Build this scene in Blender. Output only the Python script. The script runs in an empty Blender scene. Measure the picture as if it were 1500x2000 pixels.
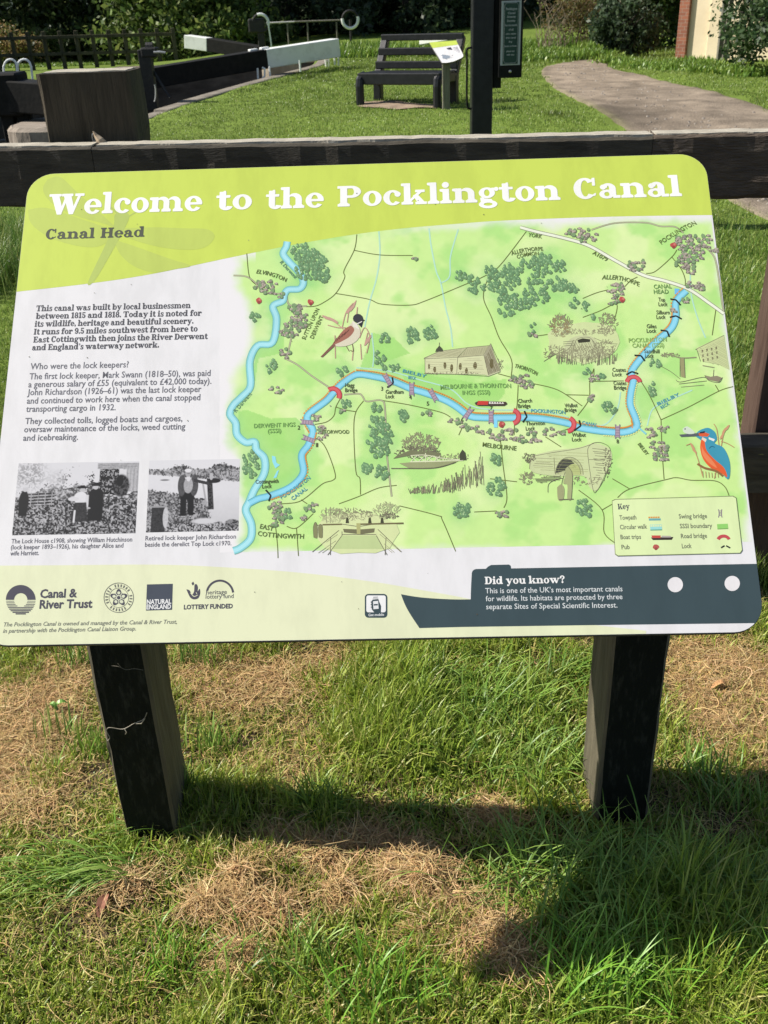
import bpy, bmesh, math, random
import numpy as np
from mathutils import Vector, Matrix
from mathutils.geometry import tessellate_polygon

rnd = random.Random(7)
rng = np.random.default_rng(7)
C = bpy.context.scene.collection
SC = bpy.context.scene

# ------------------------------------------------------------------ camera
F, PITCH, ROLL, EYE = 1900.0, 0.4845, -0.0355, 1.55      # photo is 1500 x 2000
fw = np.array([0, math.cos(PITCH), -math.sin(PITCH)])
_rt = np.array([1., 0, 0]); _up = np.array([0, math.sin(PITCH), math.cos(PITCH)])
cr = _rt * math.cos(ROLL) + _up * math.sin(ROLL)
cu = -_rt * math.sin(ROLL) + _up * math.cos(ROLL)
EYEP = np.array([0, 0, EYE])
cam_data = bpy.data.cameras.new('camera')
cam = bpy.data.objects.new('camera', cam_data); C.objects.link(cam)
cam_data.sensor_fit = 'VERTICAL'; cam_data.sensor_height = 24.0; cam_data.sensor_width = 18.0
cam_data.lens = F / 2000.0 * 24.0
cam_data.clip_start = 0.02; cam_data.clip_end = 3000
M = Matrix.Identity(4)
for i in range(3):
    M[i][0] = cr[i]; M[i][1] = cu[i]; M[i][2] = -fw[i]; M[i][3] = EYEP[i]
cam.matrix_world = M
cam_data.dof.use_dof = True; cam_data.dof.focus_distance = 1.62; cam_data.dof.aperture_fstop = 13.0
SC.camera = cam

# ------------------------------------------------------------------ light
SUN = np.array([-1.08, 0.15, 1.0]); SUN /= np.linalg.norm(SUN)
elev = math.asin(SUN[2]); azim = math.atan2(SUN[0], SUN[1])
world = bpy.data.worlds.new('World'); SC.world = world; world.use_nodes = True
wn = world.node_tree.nodes; wl = world.node_tree.links
sky = wn.new('ShaderNodeTexSky'); sky.sky_type = 'NISHITA'; sky.sun_disc = False
sky.sun_elevation = elev; sky.sun_rotation = azim
wl.new(sky.outputs['Color'], wn['Background'].inputs['Color'])
wn['Background'].inputs['Strength'].default_value = 0.07
sd = bpy.data.lights.new('sun', 'SUN'); sd.energy = 4.6; sd.angle = math.radians(0.5); sd.color = (1.0, 0.94, 0.86)
so = bpy.data.objects.new('sun', sd); C.objects.link(so)
so.rotation_euler = Vector(SUN).to_track_quat('Z', 'Y').to_euler(); so.location = (-20, 4, 20)
SC.view_settings.view_transform = 'Standard'; SC.view_settings.look = 'None'
SC.view_settings.exposure = 0.64; SC.view_settings.gamma = 1
SC.render.engine = 'CYCLES'
SC.cycles.max_bounces = 6; SC.cycles.diffuse_bounces = 3; SC.cycles.transparent_max_bounces = 8

# ------------------------------------------------------------------ picture point -> place
def ray(px, py): return fw + cr * ((px - 750) / F) - cu * ((py - 1000) / F)
def onZ(px, py, z=0.0):
    d = ray(px, py); return EYEP + d * ((z - EYE) / d[2])
def onY(px, py, Y):
    d = ray(px, py); return EYEP + d * (Y / d[1])
def onG(px, py):
    z = 0.0
    for _ in range(25):
        p = onZ(px, py, z); z = 0.6 * z + 0.4 * float(terrain(p[0], p[1], False))
    return p

# ------------------------------------------------------------------ noise and terrain
def vnoise(x, y, seed=0):
    x = np.asarray(x, float); y = np.asarray(y, float)
    xi = np.floor(x).astype(np.int64); yi = np.floor(y).astype(np.int64)
    fx = x - xi; fy = y - yi; fx = fx * fx * (3 - 2 * fx); fy = fy * fy * (3 - 2 * fy)
    def h(a, b):
        n = (a * 374761393 + b * 668265263 + seed * 1442695) & 0x7fffffff
        n = ((n ^ (n >> 13)) * 1274126177) & 0x7fffffff
        return ((n ^ (n >> 16)) & 0xffff) / 65535.0
    return (h(xi, yi) * (1 - fx) + h(xi + 1, yi) * fx) * (1 - fy) + (h(xi, yi + 1) * (1 - fx) + h(xi + 1, yi + 1) * fx) * fy
def fbm(x, y, seed=0, o=4):
    s = 0; a = .5
    for k in range(o):
        s = s + a * vnoise(np.asarray(x) * 2 ** k, np.asarray(y) * 2 ** k, seed + k * 17); a *= .5
    return s / (1 - .5 ** o)
def sstep(a, b, x):
    t = np.clip((np.asarray(x, float) - a) / (b - a), 0, 1); return t * t * (3 - 2 * t)
# lock chamber: a trench left of the coping line
COP = [(-3.55, 8.2), (-3.32, 9.5), (-2.52, 14.35), (-1.8, 18.2), (-.95, 22.2)]
def cop_x(Y): return np.interp(Y, [c[1] for c in COP], [c[0] for c in COP])
LOCK_Y0, LOCK_Y1, LOCK_W = 9.1, 24.5, 4.6
def terrain(x, y, fine=True):
    x = np.asarray(x, float); y = np.asarray(y, float)
    z = .39 * sstep(4, 15, y)
    far = sstep(20, 40, y) * sstep(-1, -9, x); z = z - .62 * far
    z = z + .5 * sstep(25, 60, y) * sstep(0, 10, x)
    if fine:
        z = z + (fbm(x * 3.1, y * 3.1, 5, 3) - .5) * .035 * sstep(.2, .8, y) + (vnoise(x * .6, y * .6, 9) - .5) * .07 * sstep(3, 7, y)
    return z

# ------------------------------------------------------------------ materials
def lin(c):
    c = np.asarray(c, float) / 255.0
    return tuple(float(v) for v in np.where(c <= .04045, c / 12.92, ((c + .055) / 1.055) ** 2.4))
_mats = {}
def mat(name, base, base2=None, rough=.6, scale=8.0, stretch=(1, 1, 1), detail=5, bump=0.0, bscale=None, spec=.4, metal=0, trans=0.0, lo=.35, hi=.65):
    if name in _mats: return _mats[name]
    m = bpy.data.materials.new(name); m.use_nodes = True
    nt = m.node_tree; b = nt.nodes['Principled BSDF']
    b.inputs['Roughness'].default_value = rough; b.inputs['Metallic'].default_value = metal
    b.inputs['Specular IOR Level'].default_value = spec
    b.inputs['Base Color'].default_value = (*base, 1)
    if base2 is not None or bump:
        tc = nt.nodes.new('ShaderNodeTexCoord'); mp = nt.nodes.new('ShaderNodeMapping')
        mp.inputs['Scale'].default_value = stretch
        nt.links.new(tc.outputs['Object'], mp.inputs['Vector'])
        n = nt.nodes.new('ShaderNodeTexNoise'); n.inputs['Scale'].default_value = scale; n.inputs['Detail'].default_value = detail
        n.inputs['Roughness'].default_value = .65
        nt.links.new(mp.outputs['Vector'], n.inputs['Vector'])
        if base2 is not None:
            r = nt.nodes.new('ShaderNodeValToRGB')
            r.color_ramp.elements[0].color = (*base, 1); r.color_ramp.elements[1].color = (*base2, 1)
            r.color_ramp.elements[0].position = lo; r.color_ramp.elements[1].position = hi
            nt.links.new(n.outputs['Fac'], r.inputs['Fac']); nt.links.new(r.outputs['Color'], b.inputs['Base Color'])
        if bump:
            n2 = nt.nodes.new('ShaderNodeTexNoise'); n2.inputs['Scale'].default_value = bscale or scale * 4; n2.inputs['Detail'].default_value = 6
            nt.links.new(mp.outputs['Vector'], n2.inputs['Vector'])
            bp = nt.nodes.new('ShaderNodeBump'); bp.inputs['Strength'].default_value = bump; bp.inputs['Distance'].default_value = .01
            nt.links.new(n2.outputs['Fac'], bp.inputs['Height']); nt.links.new(bp.outputs['Normal'], b.inputs['Normal'])
    _mats[name] = m
    return m
def attr_mat(name, rough=.55, trans=0.0, spec=.3, gain=1.0):
    """colour of each blade, leaf or printed dot is its own, held in the mesh"""
    if name in _mats: return _mats[name]
    m = bpy.data.materials.new(name); m.use_nodes = True
    nt = m.node_tree; b = nt.nodes['Principled BSDF']; out = nt.nodes['Material Output']
    b.inputs['Roughness'].default_value = rough; b.inputs['Specular IOR Level'].default_value = spec
    a = nt.nodes.new('ShaderNodeAttribute'); a.attribute_name = 'tint'
    nt.links.new(a.outputs['Color'], b.inputs['Base Color'])
    if trans:
        t = nt.nodes.new('ShaderNodeBsdfTranslucent'); nt.links.new(a.outputs['Color'], t.inputs['Color'])
        mx = nt.nodes.new('ShaderNodeMixShader'); mx.inputs['Fac'].default_value = trans
        nt.links.new(b.outputs['BSDF'], mx.inputs[1]); nt.links.new(t.outputs['BSDF'], mx.inputs[2])
        nt.links.new(mx.outputs['Shader'], out.inputs['Surface'])
    _mats[name] = m
    return m
def ink(rgb):
    """flat printing ink"""
    c = lin(rgb); return mat('ink_%d_%d_%d' % tuple(rgb), tuple(v * .82 for v in c), tuple(v * .885 for v in c), rough=.42, spec=.25, scale=7, stretch=(3, 1, 1), detail=8, lo=.38, hi=.56)

# ------------------------------------------------------------------ objects
LOC = {}
def place(o, parent):
    C.objects.link(o)
    if parent is not None: o.parent = parent
    return o
def thing(name, label, cat, loc=(0, 0, 0), group=None):
    o = bpy.data.objects.new(name, None); o.location = loc; o.empty_display_size = .1
    C.objects.link(o); LOC[o.name] = np.array(loc, float); tag(o, label, cat, group); return o
def tag(o, label=None, cat=None, group=None, kind=None):
    if label: o['label'] = label
    if cat: o['category'] = cat
    if group: o['group'] = group
    if kind: o['kind'] = kind
    return o
def origin(o): return LOC.get(o.name, np.zeros(3)) if o is not None else np.zeros(3)
def mesh_obj(name, verts, faces, mats, parent=None, fmat=None, tint=None, smooth=False, loc=None):
    """verts in world space; stored relative to the thing's base"""
    off = origin(parent) if parent is not None else (np.array(loc, float) if loc is not None else np.zeros(3))
    v = np.asarray(verts, float).reshape(-1, 3) - off
    me = bpy.data.meshes.new(name)
    if isinstance(faces, np.ndarray):
        k = faces.shape[1]; n = len(faces)
        me.vertices.add(len(v)); me.vertices.foreach_set('co', v.astype(np.float32).ravel())
        me.loops.add(n * k); me.loops.foreach_set('vertex_index', faces.astype(np.int32).ravel())
        me.polygons.add(n); me.polygons.foreach_set('loop_start', np.arange(0, n * k, k, dtype=np.int32))
        me.polygons.foreach_set('loop_total', np.full(n, k, dtype=np.int32))
        me.update(calc_edges=True)
    else:
        me.from_pydata([tuple(p) for p in v], [], faces)
    for m in (mats if isinstance(mats, (list, tuple)) else [mats]): me.materials.append(m)
    if fmat is not None: me.polygons.foreach_set('material_index', np.asarray(fmat, np.int32))
    if smooth: me.polygons.foreach_set('use_smooth', np.ones(len(me.polygons), bool))
    if tint is not None:
        a = me.color_attributes.new('tint', 'FLOAT_COLOR', 'POINT')
        t = np.ones((len(v), 4), np.float32); t[:, :3] = tint; a.data.foreach_set('color', t.ravel())
    me.update()
    o = bpy.data.objects.new(name, me)
    if parent is None and loc is not None: o.location = loc
    place(o, parent)
    if parent is not None: LOC[o.name] = off
    return o
def bm_obj(name, bm, mats, parent=None, smooth=False, loc=None):
    bmesh.ops.recalc_face_normals(bm, faces=bm.faces)
    bm.verts.index_update()
    v = [tuple(q.co) for q in bm.verts]; f = [[q.index for q in p.verts] for p in bm.faces]
    fm = [p.material_index for p in bm.faces]
    bm.free()
    return mesh_obj(name, v, f, mats, parent, fm, None, smooth, loc)

# ------------------------------------------------------------------ shapes
def nrm(a): a = np.asarray(a, float); return a / (np.linalg.norm(a) + 1e-12)
def add_box(bm, c, size, ax=(1, 0, 0), ay=(0, 1, 0), bevel=.006, seg=1, mi=0):
    ax = nrm(ax); ay = nrm(ay); az = np.cross(ax, ay)
    vs = []
    for sx in (-.5, .5):
        for sy in (-.5, .5):
            for sz in (-.5, .5):
                vs.append(bm.verts.new(tuple(np.asarray(c) + ax * sx * size[0] + ay * sy * size[1] + az * sz * size[2])))
    q = [(0, 1, 3, 2), (4, 6, 7, 5), (0, 4, 5, 1), (2, 3, 7, 6), (0, 2, 6, 4), (1, 5, 7, 3)]
    fs = [bm.faces.new([vs[i] for i in f]) for f in q]
    for f in fs: f.material_index = mi
    if bevel:
        es = {e for f in fs for e in f.edges}
        r = bmesh.ops.bevel(bm, geom=list(es), offset=bevel, segments=seg, affect='EDGES', profile=.5)
        for f in r['faces']: f.material_index = mi
def add_beam(bm, a, b, w, h, up=(0, 0, 1), bevel=.006, seg=1, mi=0):
    a = np.asarray(a, float); b = np.asarray(b, float); d = b - a
    x = nrm(d); y = nrm(np.cross(up, x))
    add_box(bm, (a + b) / 2, (np.linalg.norm(d), w, h), x, y, bevel, seg, mi)
def add_tube(bm, pts, r, n=8, cap=True, mi=0):
    pts = [np.asarray(p, float) for p in pts]; rr = r if hasattr(r, '__len__') else [r] * len(pts)
    rings = []; prev = None
    for i, p in enumerate(pts):
        d = nrm(pts[min(i + 1, len(pts) - 1)] - pts[max(i - 1, 0)])
        if prev is None:
            ref = np.array([0, 0, 1.]) if abs(d[2]) < .9 else np.array([1., 0, 0]); u = nrm(np.cross(d, ref))
        else: u = nrm(prev - d * np.dot(prev, d))
        prev = u; v = np.cross(d, u)
        rings.append([bm.verts.new(tuple(p + (u * math.cos(t) + v * math.sin(t)) * rr[i])) for t in np.linspace(0, 2 * math.pi, n, endpoint=False)])
    for a, b in zip(rings, rings[1:]):
        for k in range(n):
            f = bm.faces.new([a[k], a[(k + 1) % n], b[(k + 1) % n], b[k]]); f.material_index = mi; f.smooth = True
    if cap:
        for q in (rings[0][::-1], rings[-1]): bm.faces.new(q).material_index = mi
def rough_beam(name, a, b, w, h, m, parent, up=(0, 0, 1), nl=24, amp=.003, seed=0, bev=.006):
    """sawn timber: a long box with slightly wavering faces and softened edges"""
    a = np.asarray(a, float); b = np.asarray(b, float); x = nrm(b - a); y = nrm(np.cross(up, x)); z = np.cross(x, y)
    prof = []
    for sy, sz in ((-1, -1), (1, -1), (1, 1), (-1, 1)):
        cy, cz = sy * w / 2, sz * h / 2
        pts = [(cy, cz - sz * bev), (cy - sy * bev, cz)]
        if sy * sz < 0: pts = pts[::-1]
        prof += pts
    P = []
    for p, q in zip(prof, prof[1:] + prof[:1]):
        P.append(p)
        L = math.hypot(q[0] - p[0], q[1] - p[1])
        if L > bev * 3:
            for t in (.25, .5, .75): P.append((p[0] + (q[0] - p[0]) * t, p[1] + (q[1] - p[1]) * t))
    n = len(P); V = []; Fc = []
    for i in range(nl + 1):
        c = a + (b - a) * i / nl
        for j, (py, pz) in enumerate(P):
            d = (float(vnoise(i * .7, j * .9, seed)) - .5) * 2 * amp
            s = 1 + d / (math.hypot(py, pz) + 1e-6)
            V.append(c + y * py * s + z * pz * s)
    for i in range(nl):
        for j in range(n):
            Fc.append([i * n + j, i * n + (j + 1) % n, (i + 1) * n + (j + 1) % n, (i + 1) * n + j])
    Fc.append(list(range(n))[::-1]); Fc.append([nl * n + j for j in range(n)])
    return mesh_obj(name, V, Fc, m, parent)

# ================================================================== INFORMATION SIGN
PW, PH, PSI, TAU = 1.189, .840, -.0299, .7928
ex = np.array([math.cos(PSI), math.sin(PSI), 0]); ehy = np.array([-math.sin(PSI), math.cos(PSI), 0])
ev = ehy * math.cos(TAU) + np.array([0, 0, math.sin(TAU)]); en = np.cross(ex, ev)
PC = np.array([-.023, 1.5158, -.5575]) * (PW / 1.2) + EYEP
TLc = PC - ex * PW / 2 + ev * PH / 2
def S(px, py):
    """photo point -> metres across and down the panel"""
    d = ray(px, py); t = np.dot(TLc - EYEP, en) / np.dot(d, en)
    q = EYEP + d * t - TLc
    return np.array([np.dot(q, ex), -np.dot(q, ev)])
def W3(uv, h=0.0):
    uv = np.asarray(uv, float).reshape(-1, 2)
    return TLc + uv[:, :1] * ex - uv[:, 1:] * ev + en * h
def px_of(uv):
    p = W3(uv) - EYEP; d = p @ fw
    return np.stack([750 + F * (p @ cr) / d, 1000 - F * (p @ cu) / d], -1)
LAY = 8e-5
class Ink:
    """one printed element: flat shapes on the panel, one mesh"""
    def __init__(s, layer): s.v = []; s.f = []; s.m = []; s.mats = []; s.h = layer * LAY; s.k = 0; s.n = 0; s.q = []
    def mi(s, rgb):
        m = ink(rgb)
        if m not in s.mats: s.mats.append(m)
        return s.mats.index(m)
    def raw(s, uv, faces, rgb):
        s.k += 1; w = W3(uv, s.h); s.q.append(np.full(len(w), float(s.k))); mi = s.mi(rgb)
        s.v.append(w)
        for f in faces: s.f.append([i + s.n for i in f]); s.m.append(mi)
        s.n += len(w)
    def poly(s, pts, rgb, px=True):
        uv = np.array([S(*p) for p in pts]) if px else np.asarray(pts, float)
        tr = tessellate_polygon([[Vector((a, -b, 0)) for a, b in uv]])
        out = []
        for t in tr:
            a, b, c = (uv[i] for i in t)
            cross = (b[0] - a[0]) * (-(c[1] - a[1])) - (c[0] - a[0]) * (-(b[1] - a[1]))
            out.append(tuple(t) if cross > 0 else tuple(t)[::-1])
        s.raw(uv, out, rgb)
    def blob(s, cx, cy, rx, ry, rgb, n=10, wob=.15, rot=0, seed=None):
        r = random.Random(seed if seed is not None else (int(cx * 31 + cy * 77)))
        pts = []
        for i in range(n):
            t = i * 2 * math.pi / n; k = 1 + (r.random() - .5) * 2 * wob
            a, b = rx * k * math.cos(t), ry * k * math.sin(t)
            pts.append((cx + a * math.cos(rot) - b * math.sin(rot), cy + a * math.sin(rot) + b * math.cos(rot)))
        s.poly(pts, rgb)
    def stroke(s, pts, w, rgb, smooth=True, w2=None, taper=False):
        if smooth and len(pts) > 2: pts = catmull(pts)
        uv = np.array([S(*p) for p in pts]); k = np.linalg.norm(S(pts[0][0] + 5, pts[0][1]) - S(pts[0][0] - 5, pts[0][1])) / 10
        d = np.gradient(uv, axis=0); d /= (np.linalg.norm(d, axis=1, keepdims=True) + 1e-12)
        nn = np.stack([-d[:, 1], d[:, 0]], 1)
        ww = np.full(len(uv), w * k / 2)
        if taper: ww = ww * np.sqrt(np.clip(np.sin(np.linspace(.12, 3.0, len(uv))), .05, 1))
        L = uv + nn * ww[:, None]; R = uv - nn * ww[:, None]; n = len(uv)
        s.raw(np.concatenate([L, R]), [(i, i + 1, n + i + 1, n + i) for i in range(n - 1)], rgb)
    def done(s, name, parent):
        if not s.v: return None
        step = min(4e-6, 6e-5 / (s.k + 1))        # later shapes lie a hair above earlier ones
        return mesh_obj(name, np.concatenate(s.v) + en * (np.concatenate(s.q) * step)[:, None], s.f, s.mats, parent, s.m)
def catmull(P, k=6):
    P = [np.asarray(p, float) for p in P]; out = []
    for i in range(len(P) - 1):
        a = P[max(i - 1, 0)]; b = P[i]; c = P[i + 1]; d = P[min(i + 2, len(P) - 1)]
        for t in np.linspace(0, 1, k, endpoint=False):
            out.append(.5 * (2 * b + (c - a) * t + (2 * a - 5 * b + 4 * c - d) * t * t + (3 * b - a - 3 * c + d) * t ** 3))
    out.append(P[-1]); return out

# ---------------------------------------------------------------- slab-serif lettering, drawn here
def G_R(x0, y0, x1, y1): return [(x0, y0), (x1, y0), (x1, y1), (x0, y1)]
def G_ring(cx, cy, rx, ry, ix, iy, a0=0, a1=360, dx=0, n=22):
    o = []; i = []
    for t in np.radians(np.linspace(a0, a1, n)):
        o.append((cx + rx * math.cos(t), cy + ry * math.sin(t))); i.append((cx + dx + ix * math.cos(t), cy + iy * math.sin(t)))
    return ('ring', o, i)
def G_disc(x, y, r, n=14): return [(x + r * math.cos(t), y + r * math.sin(t)) for t in np.linspace(0, 2 * math.pi, n, endpoint=False)]
def foot(x, y=0, s=25, l=11, r=11, up=True):
    d = 1 if up else -1
    o = [G_R(x - l, min(y, y + d * 10), x + s + r, max(y, y + d * 10))]
    if l: o.append([(x - l * .7, y + d * 9.9), (x + .1, y + d * 9.9), (x + .1, y + d * 17)][::d])
    if r: o.append([(x + s - .1, y + d * 9.9), (x + s + r * .7, y + d * 9.9), (x + s - .1, y + d * 17)][::d])
    return o
def flag(x, y): return [[(x - 12, y - 10), (x + .1, y - 14), (x + .1, y), (x - 12, y - 1)]]
def arch(a, b, c, y=44, top=72): return G_ring((a + c) / 2, y, (c - a) / 2, top - y, (b - a) / 2, top - y - 13, 0, 180, (b - c) / 2)
def bowl(cx): return G_ring(cx, 35, 36, 37, 15, 28)
SL = {}
SL[' '] = (34, [])
SL['l'] = (50, [G_R(12, 0, 37, 104)] + foot(12) + flag(12, 104))
SL['i'] = (50, [G_R(12, 0, 37, 70)] + foot(12) + flag(12, 70) + [G_disc(24, 91, 14)])
SL['j'] = (46, [G_R(12, -10, 37, 70)] + flag(12, 70) + [G_disc(24, 91, 14), G_ring(8, -9, 29, 22, 4, 13, 270, 360), G_disc(1, -20, 11)])
SL['h'] = (104, [G_R(12, 0, 37, 104), arch(30, 66, 91), G_R(66, 0, 91, 45)] + foot(12) + foot(66) + flag(12, 104))
SL['n'] = (104, [G_R(12, 0, 37, 70), arch(30, 66, 91), G_R(66, 0, 91, 45)] + foot(12) + foot(66) + flag(12, 70))
SL['m'] = (155, [G_R(12, 0, 37, 70), arch(30, 64, 88), G_R(64, 0, 88, 45), arch(81, 116, 140), G_R(116, 0, 140, 45)] + foot(12, r=8) + foot(64, s=24, l=8, r=8) + foot(116, s=24, l=8) + flag(12, 70))
SL['u'] = (104, [G_R(12, 25, 37, 70), G_R(64, 0, 89, 70), G_ring(46, 26, 34, 28, 18, 15, 180, 360, 3)] + flag(12, 70) + flag(64, 70) + foot(64, l=0))
SL['r'] = (80, [G_R(12, 0, 37, 70), G_ring(56, 44, 26, 28, 12, 15, 60, 180, 0), G_disc(66, 56, 13)] + foot(12) + flag(12, 70))
SL['o'] = (84, [G_ring(42, 35, 39, 37, 16, 28)])
SL['c'] = (76, [G_ring(42, 35, 39, 37, 15, 28, 48, 318), G_disc(63, 52, 12)])
SL['e'] = (82, [G_ring(42, 35, 39, 37, 16, 28, 0, 322), G_R(20, 31, 80, 40)])
SL['a'] = (90, [G_R(46, 8, 71, 46), G_ring(41, 45, 30, 27, 6, 17, 0, 160), G_disc(20, 54, 11.5), G_ring(34, 19, 30, 21, 12, 12), G_R(60, 0, 88, 11)])
SL['s'] = (70, [G_ring(36, 51, 28, 21, 9, 12, 35, 275), G_ring(35, 20, 30, 22, 9, 12, -150, 95), G_R(53, 47, 61, 71), G_R(6, -1, 14, 23)])
SL['t'] = (64, [G_R(15, 16, 40, 88), G_R(2, 60, 58, 70), G_ring(42, 19, 27, 21, 3, 11, 180, 345), [(15, 69), (27, 69), (40, 92), (32, 92)]])
SL['d'] = (104, [bowl(38), G_R(60, 0, 85, 104)] + flag(60, 104) + foot(60, l=0))
SL['b'] = (98, [G_R(12, 0, 37, 104), bowl(58)] + flag(12, 104))
SL['p'] = (98, [G_R(12, -30, 37, 70), bowl(58)] + flag(12, 70) + foot(12, -31))
SL['g'] = (86, [G_ring(38, 45, 33, 26, 13, 18), G_disc(78, 63, 9), G_R(58, 60, 78, 68), [(10, 20), (22, 24), (26, 6), (12, 2)], [(12, 2), (24, 16), (56, 12), (62, 0), (26, 0)], G_ring(41, -12, 38, 19, 20, 9)])
SL['k'] = (108, [G_R(12, 0, 37, 104), [(36, 22), (72, 62), (88, 62), (36, 10)], [(50, 42), (66, 50), (98, 8), (70, 8)], G_R(60, 60, 98, 70), G_R(60, 0, 106, 10)] + foot(12) + flag(12, 104))
def vee(x, h=70): return [[(x + 8, h - 4), (x + 37, h - 4), (x + 60, 18), (x + 53, 0), (x + 41, 0)], [(x + 46, 0), (x + 57, 0), (x + 86, h - 4), (x + 76, h - 4)]]
SL['v'] = (98, vee(0) + [G_R(0, 60, 46, 70), G_R(66, 60, 98, 70)])
SL['w'] = (146, vee(0) + vee(50) + [G_R(0, 60, 46, 70), G_R(52, 60, 96, 70), G_R(116, 60, 147, 70)])
SL['y'] = (98, vee(0) + [[(50, 10), (58, 4), (42, -28), (30, -28)], G_disc(26, -20, 12), G_R(0, 60, 46, 70), G_R(66, 60, 98, 70)])
SL['f'] = (62, [G_R(14, 0, 39, 80), G_ring(46, 78, 32, 27, 7, 17, 55, 180), G_disc(60, 90, 11), G_R(2, 60, 58, 70)] + foot(14))
SL['W'] = (160, [[(10, 96), (42, 96), (64, 24), (56, 0), (42, 0)], [(50, 0), (60, 0), (88, 96), (78, 96)], [(66, 96), (98, 96), (118, 24), (110, 0), (97, 0)], [(104, 0), (114, 0), (146, 96), (135, 96)], G_R(0, 90, 54, 100), G_R(58, 90, 108, 100), G_R(120, 90, 160, 100)])
SL['C'] = (102, [G_ring(50, 50, 46, 52, 18, 42, 42, 318), G_R(82, 64, 92, 101), [(74, 84), (92, 90), (92, 101), (82, 98)], [(78, 12), (84, 20), (93, 26), (91, 14)]])
SL['P'] = (104, [G_R(14, 0, 41, 100), G_R(2, 90, 62, 100), G_R(40, 42, 62, 52), G_ring(60, 71, 40, 29, 13, 19, -90, 90)] + foot(14, s=27))
SL['R'] = (116, [G_R(14, 0, 41, 100), G_R(2, 90, 60, 100), G_R(40, 46, 62, 55), G_ring(58, 73, 38, 27, 12, 17, -90, 90), [(56, 48), (78, 54), (94, 8), (70, 8)], G_R(70, 0, 112, 10)] + foot(14, s=27))
SL['H'] = (122, [G_R(14, 0, 41, 100), G_R(80, 0, 107, 100), G_R(40, 46, 81, 56)] + foot(14, s=27) + foot(80, s=27) + foot(14, 100, 27, up=False) + foot(80, 100, 27, up=False))
SL['T'] = (112, [G_R(42, 0, 70, 100), G_R(4, 90, 108, 100), G_R(4, 68, 13, 100), G_R(99, 68, 108, 100)] + foot(42, s=28, l=13, r=13))
SL['I'] = (56, [G_R(14, 0, 41, 100)] + foot(14, s=27) + foot(14, 100, 27, up=False))
SL['E'] = (100, [G_R(14, 0, 41, 100), G_R(2, 90, 88, 100), G_R(2, 0, 92, 10), G_R(40, 46, 70, 55), G_R(79, 72, 88, 100), G_R(83, 0, 92, 30), G_R(62, 36, 70, 66)])
SL['D'] = (112, [G_R(14, 0, 41, 100), G_R(2, 90, 56, 100), G_R(2, 0, 56, 10), G_ring(54, 50, 52, 50, 24, 40, -90, 90)])
SL['K'] = (122, [G_R(14, 0, 41, 100), [(40, 26), (88, 92), (102, 92), (40, 10)], [(54, 52), (74, 64), (112, 8), (82, 8)], G_R(74, 90, 114, 100), G_R(72, 0, 120, 10)] + foot(14, s=27) + foot(14, 100, 27, up=False))
SL['1'] = (64, [G_R(20, 0, 46, 100), [(4, 80), (20, 88), (20, 100), (4, 88)]] + foot(20, s=26, l=14, r=14))
SL['8'] = (80, [G_ring(40, 73, 32, 27, 13, 18), G_ring(40, 28, 37, 29, 14, 19)])
SL['5'] = (78, [G_R(10, 86, 66, 100), G_R(10, 46, 19, 100), G_ring(36, 32, 36, 32, 12, 22, -160, 140), G_disc(14, 20, 10)])
SL['9'] = (80, [G_ring(40, 68, 36, 33, 13, 23), G_ring(40, 50, 36, 51, 14, 41, -130, 30), G_disc(20, 14, 11)])
SL['.'] = (34, [G_disc(17, 12, 13)])
SL[','] = (34, [G_disc(17, 12, 13), [(18, 0), (30, 8), (16, -18), (10, -14)]])
SL["'"] = (30, [G_disc(15, 90, 11), [(16, 80), (26, 88), (14, 66), (9, 70)]])
SL['?'] = (76, [G_ring(38, 76, 33, 26, 12, 16, -90, 190), G_disc(16, 74, 11), G_R(33, 30, 44, 58), G_disc(38, 12, 13)])
SL['-'] = (40, [G_R(4, 28, 36, 40)])
def slab_mesh(text, heavy=0):
    V = []; Fc = []; x = 0; lv = []
    for ch in text:
        adv, parts = SL[ch]
        for k, p in enumerate(parts):
            n = len(V)
            if isinstance(p, tuple):
                o, i = p[1], p[2]; m = len(o)
                V += [(a + x, b) for a, b in o] + [(a + x, b) for a, b in i]
                Fc += [(n + j, n + j + 1, n + m + j + 1, n + m + j) for j in range(m - 1)]
                lv += [k] * (2 * m)
            else:
                V += [(a + x, b) for a, b in p]; lv += [k] * len(p)
                ar = sum(p[j][0] * p[(j + 1) % len(p)][1] - p[(j + 1) % len(p)][0] * p[j][1] for j in range(len(p)))
                Fc.append(tuple(range(n, n + len(p))) if ar > 0 else tuple(range(n, n + len(p)))[::-1])
        x += adv + 3
    V = np.array(V, float); lv = np.array(lv, float)
    if heavy:                                   # thicken: the same strokes set a little to each side
        n0 = len(V); F0 = list(Fc); V0 = V; L0 = lv
        for k, (dx, dy) in enumerate(((heavy, 0), (-heavy, 0), (0, heavy), (0, -heavy))):
            V = np.concatenate([V, V0 + [dx, dy]]); lv = np.concatenate([lv, L0 + 10 * (k + 1)]); Fc = Fc + [tuple(i + n0 * (k + 1) for i in f) for f in F0]
    x0, x1 = V[:, 0].min(), V[:, 0].max()
    V[:, 0] -= x0
    return V / 104.0, Fc, (x1 - x0) / 104.0, lv
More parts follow.
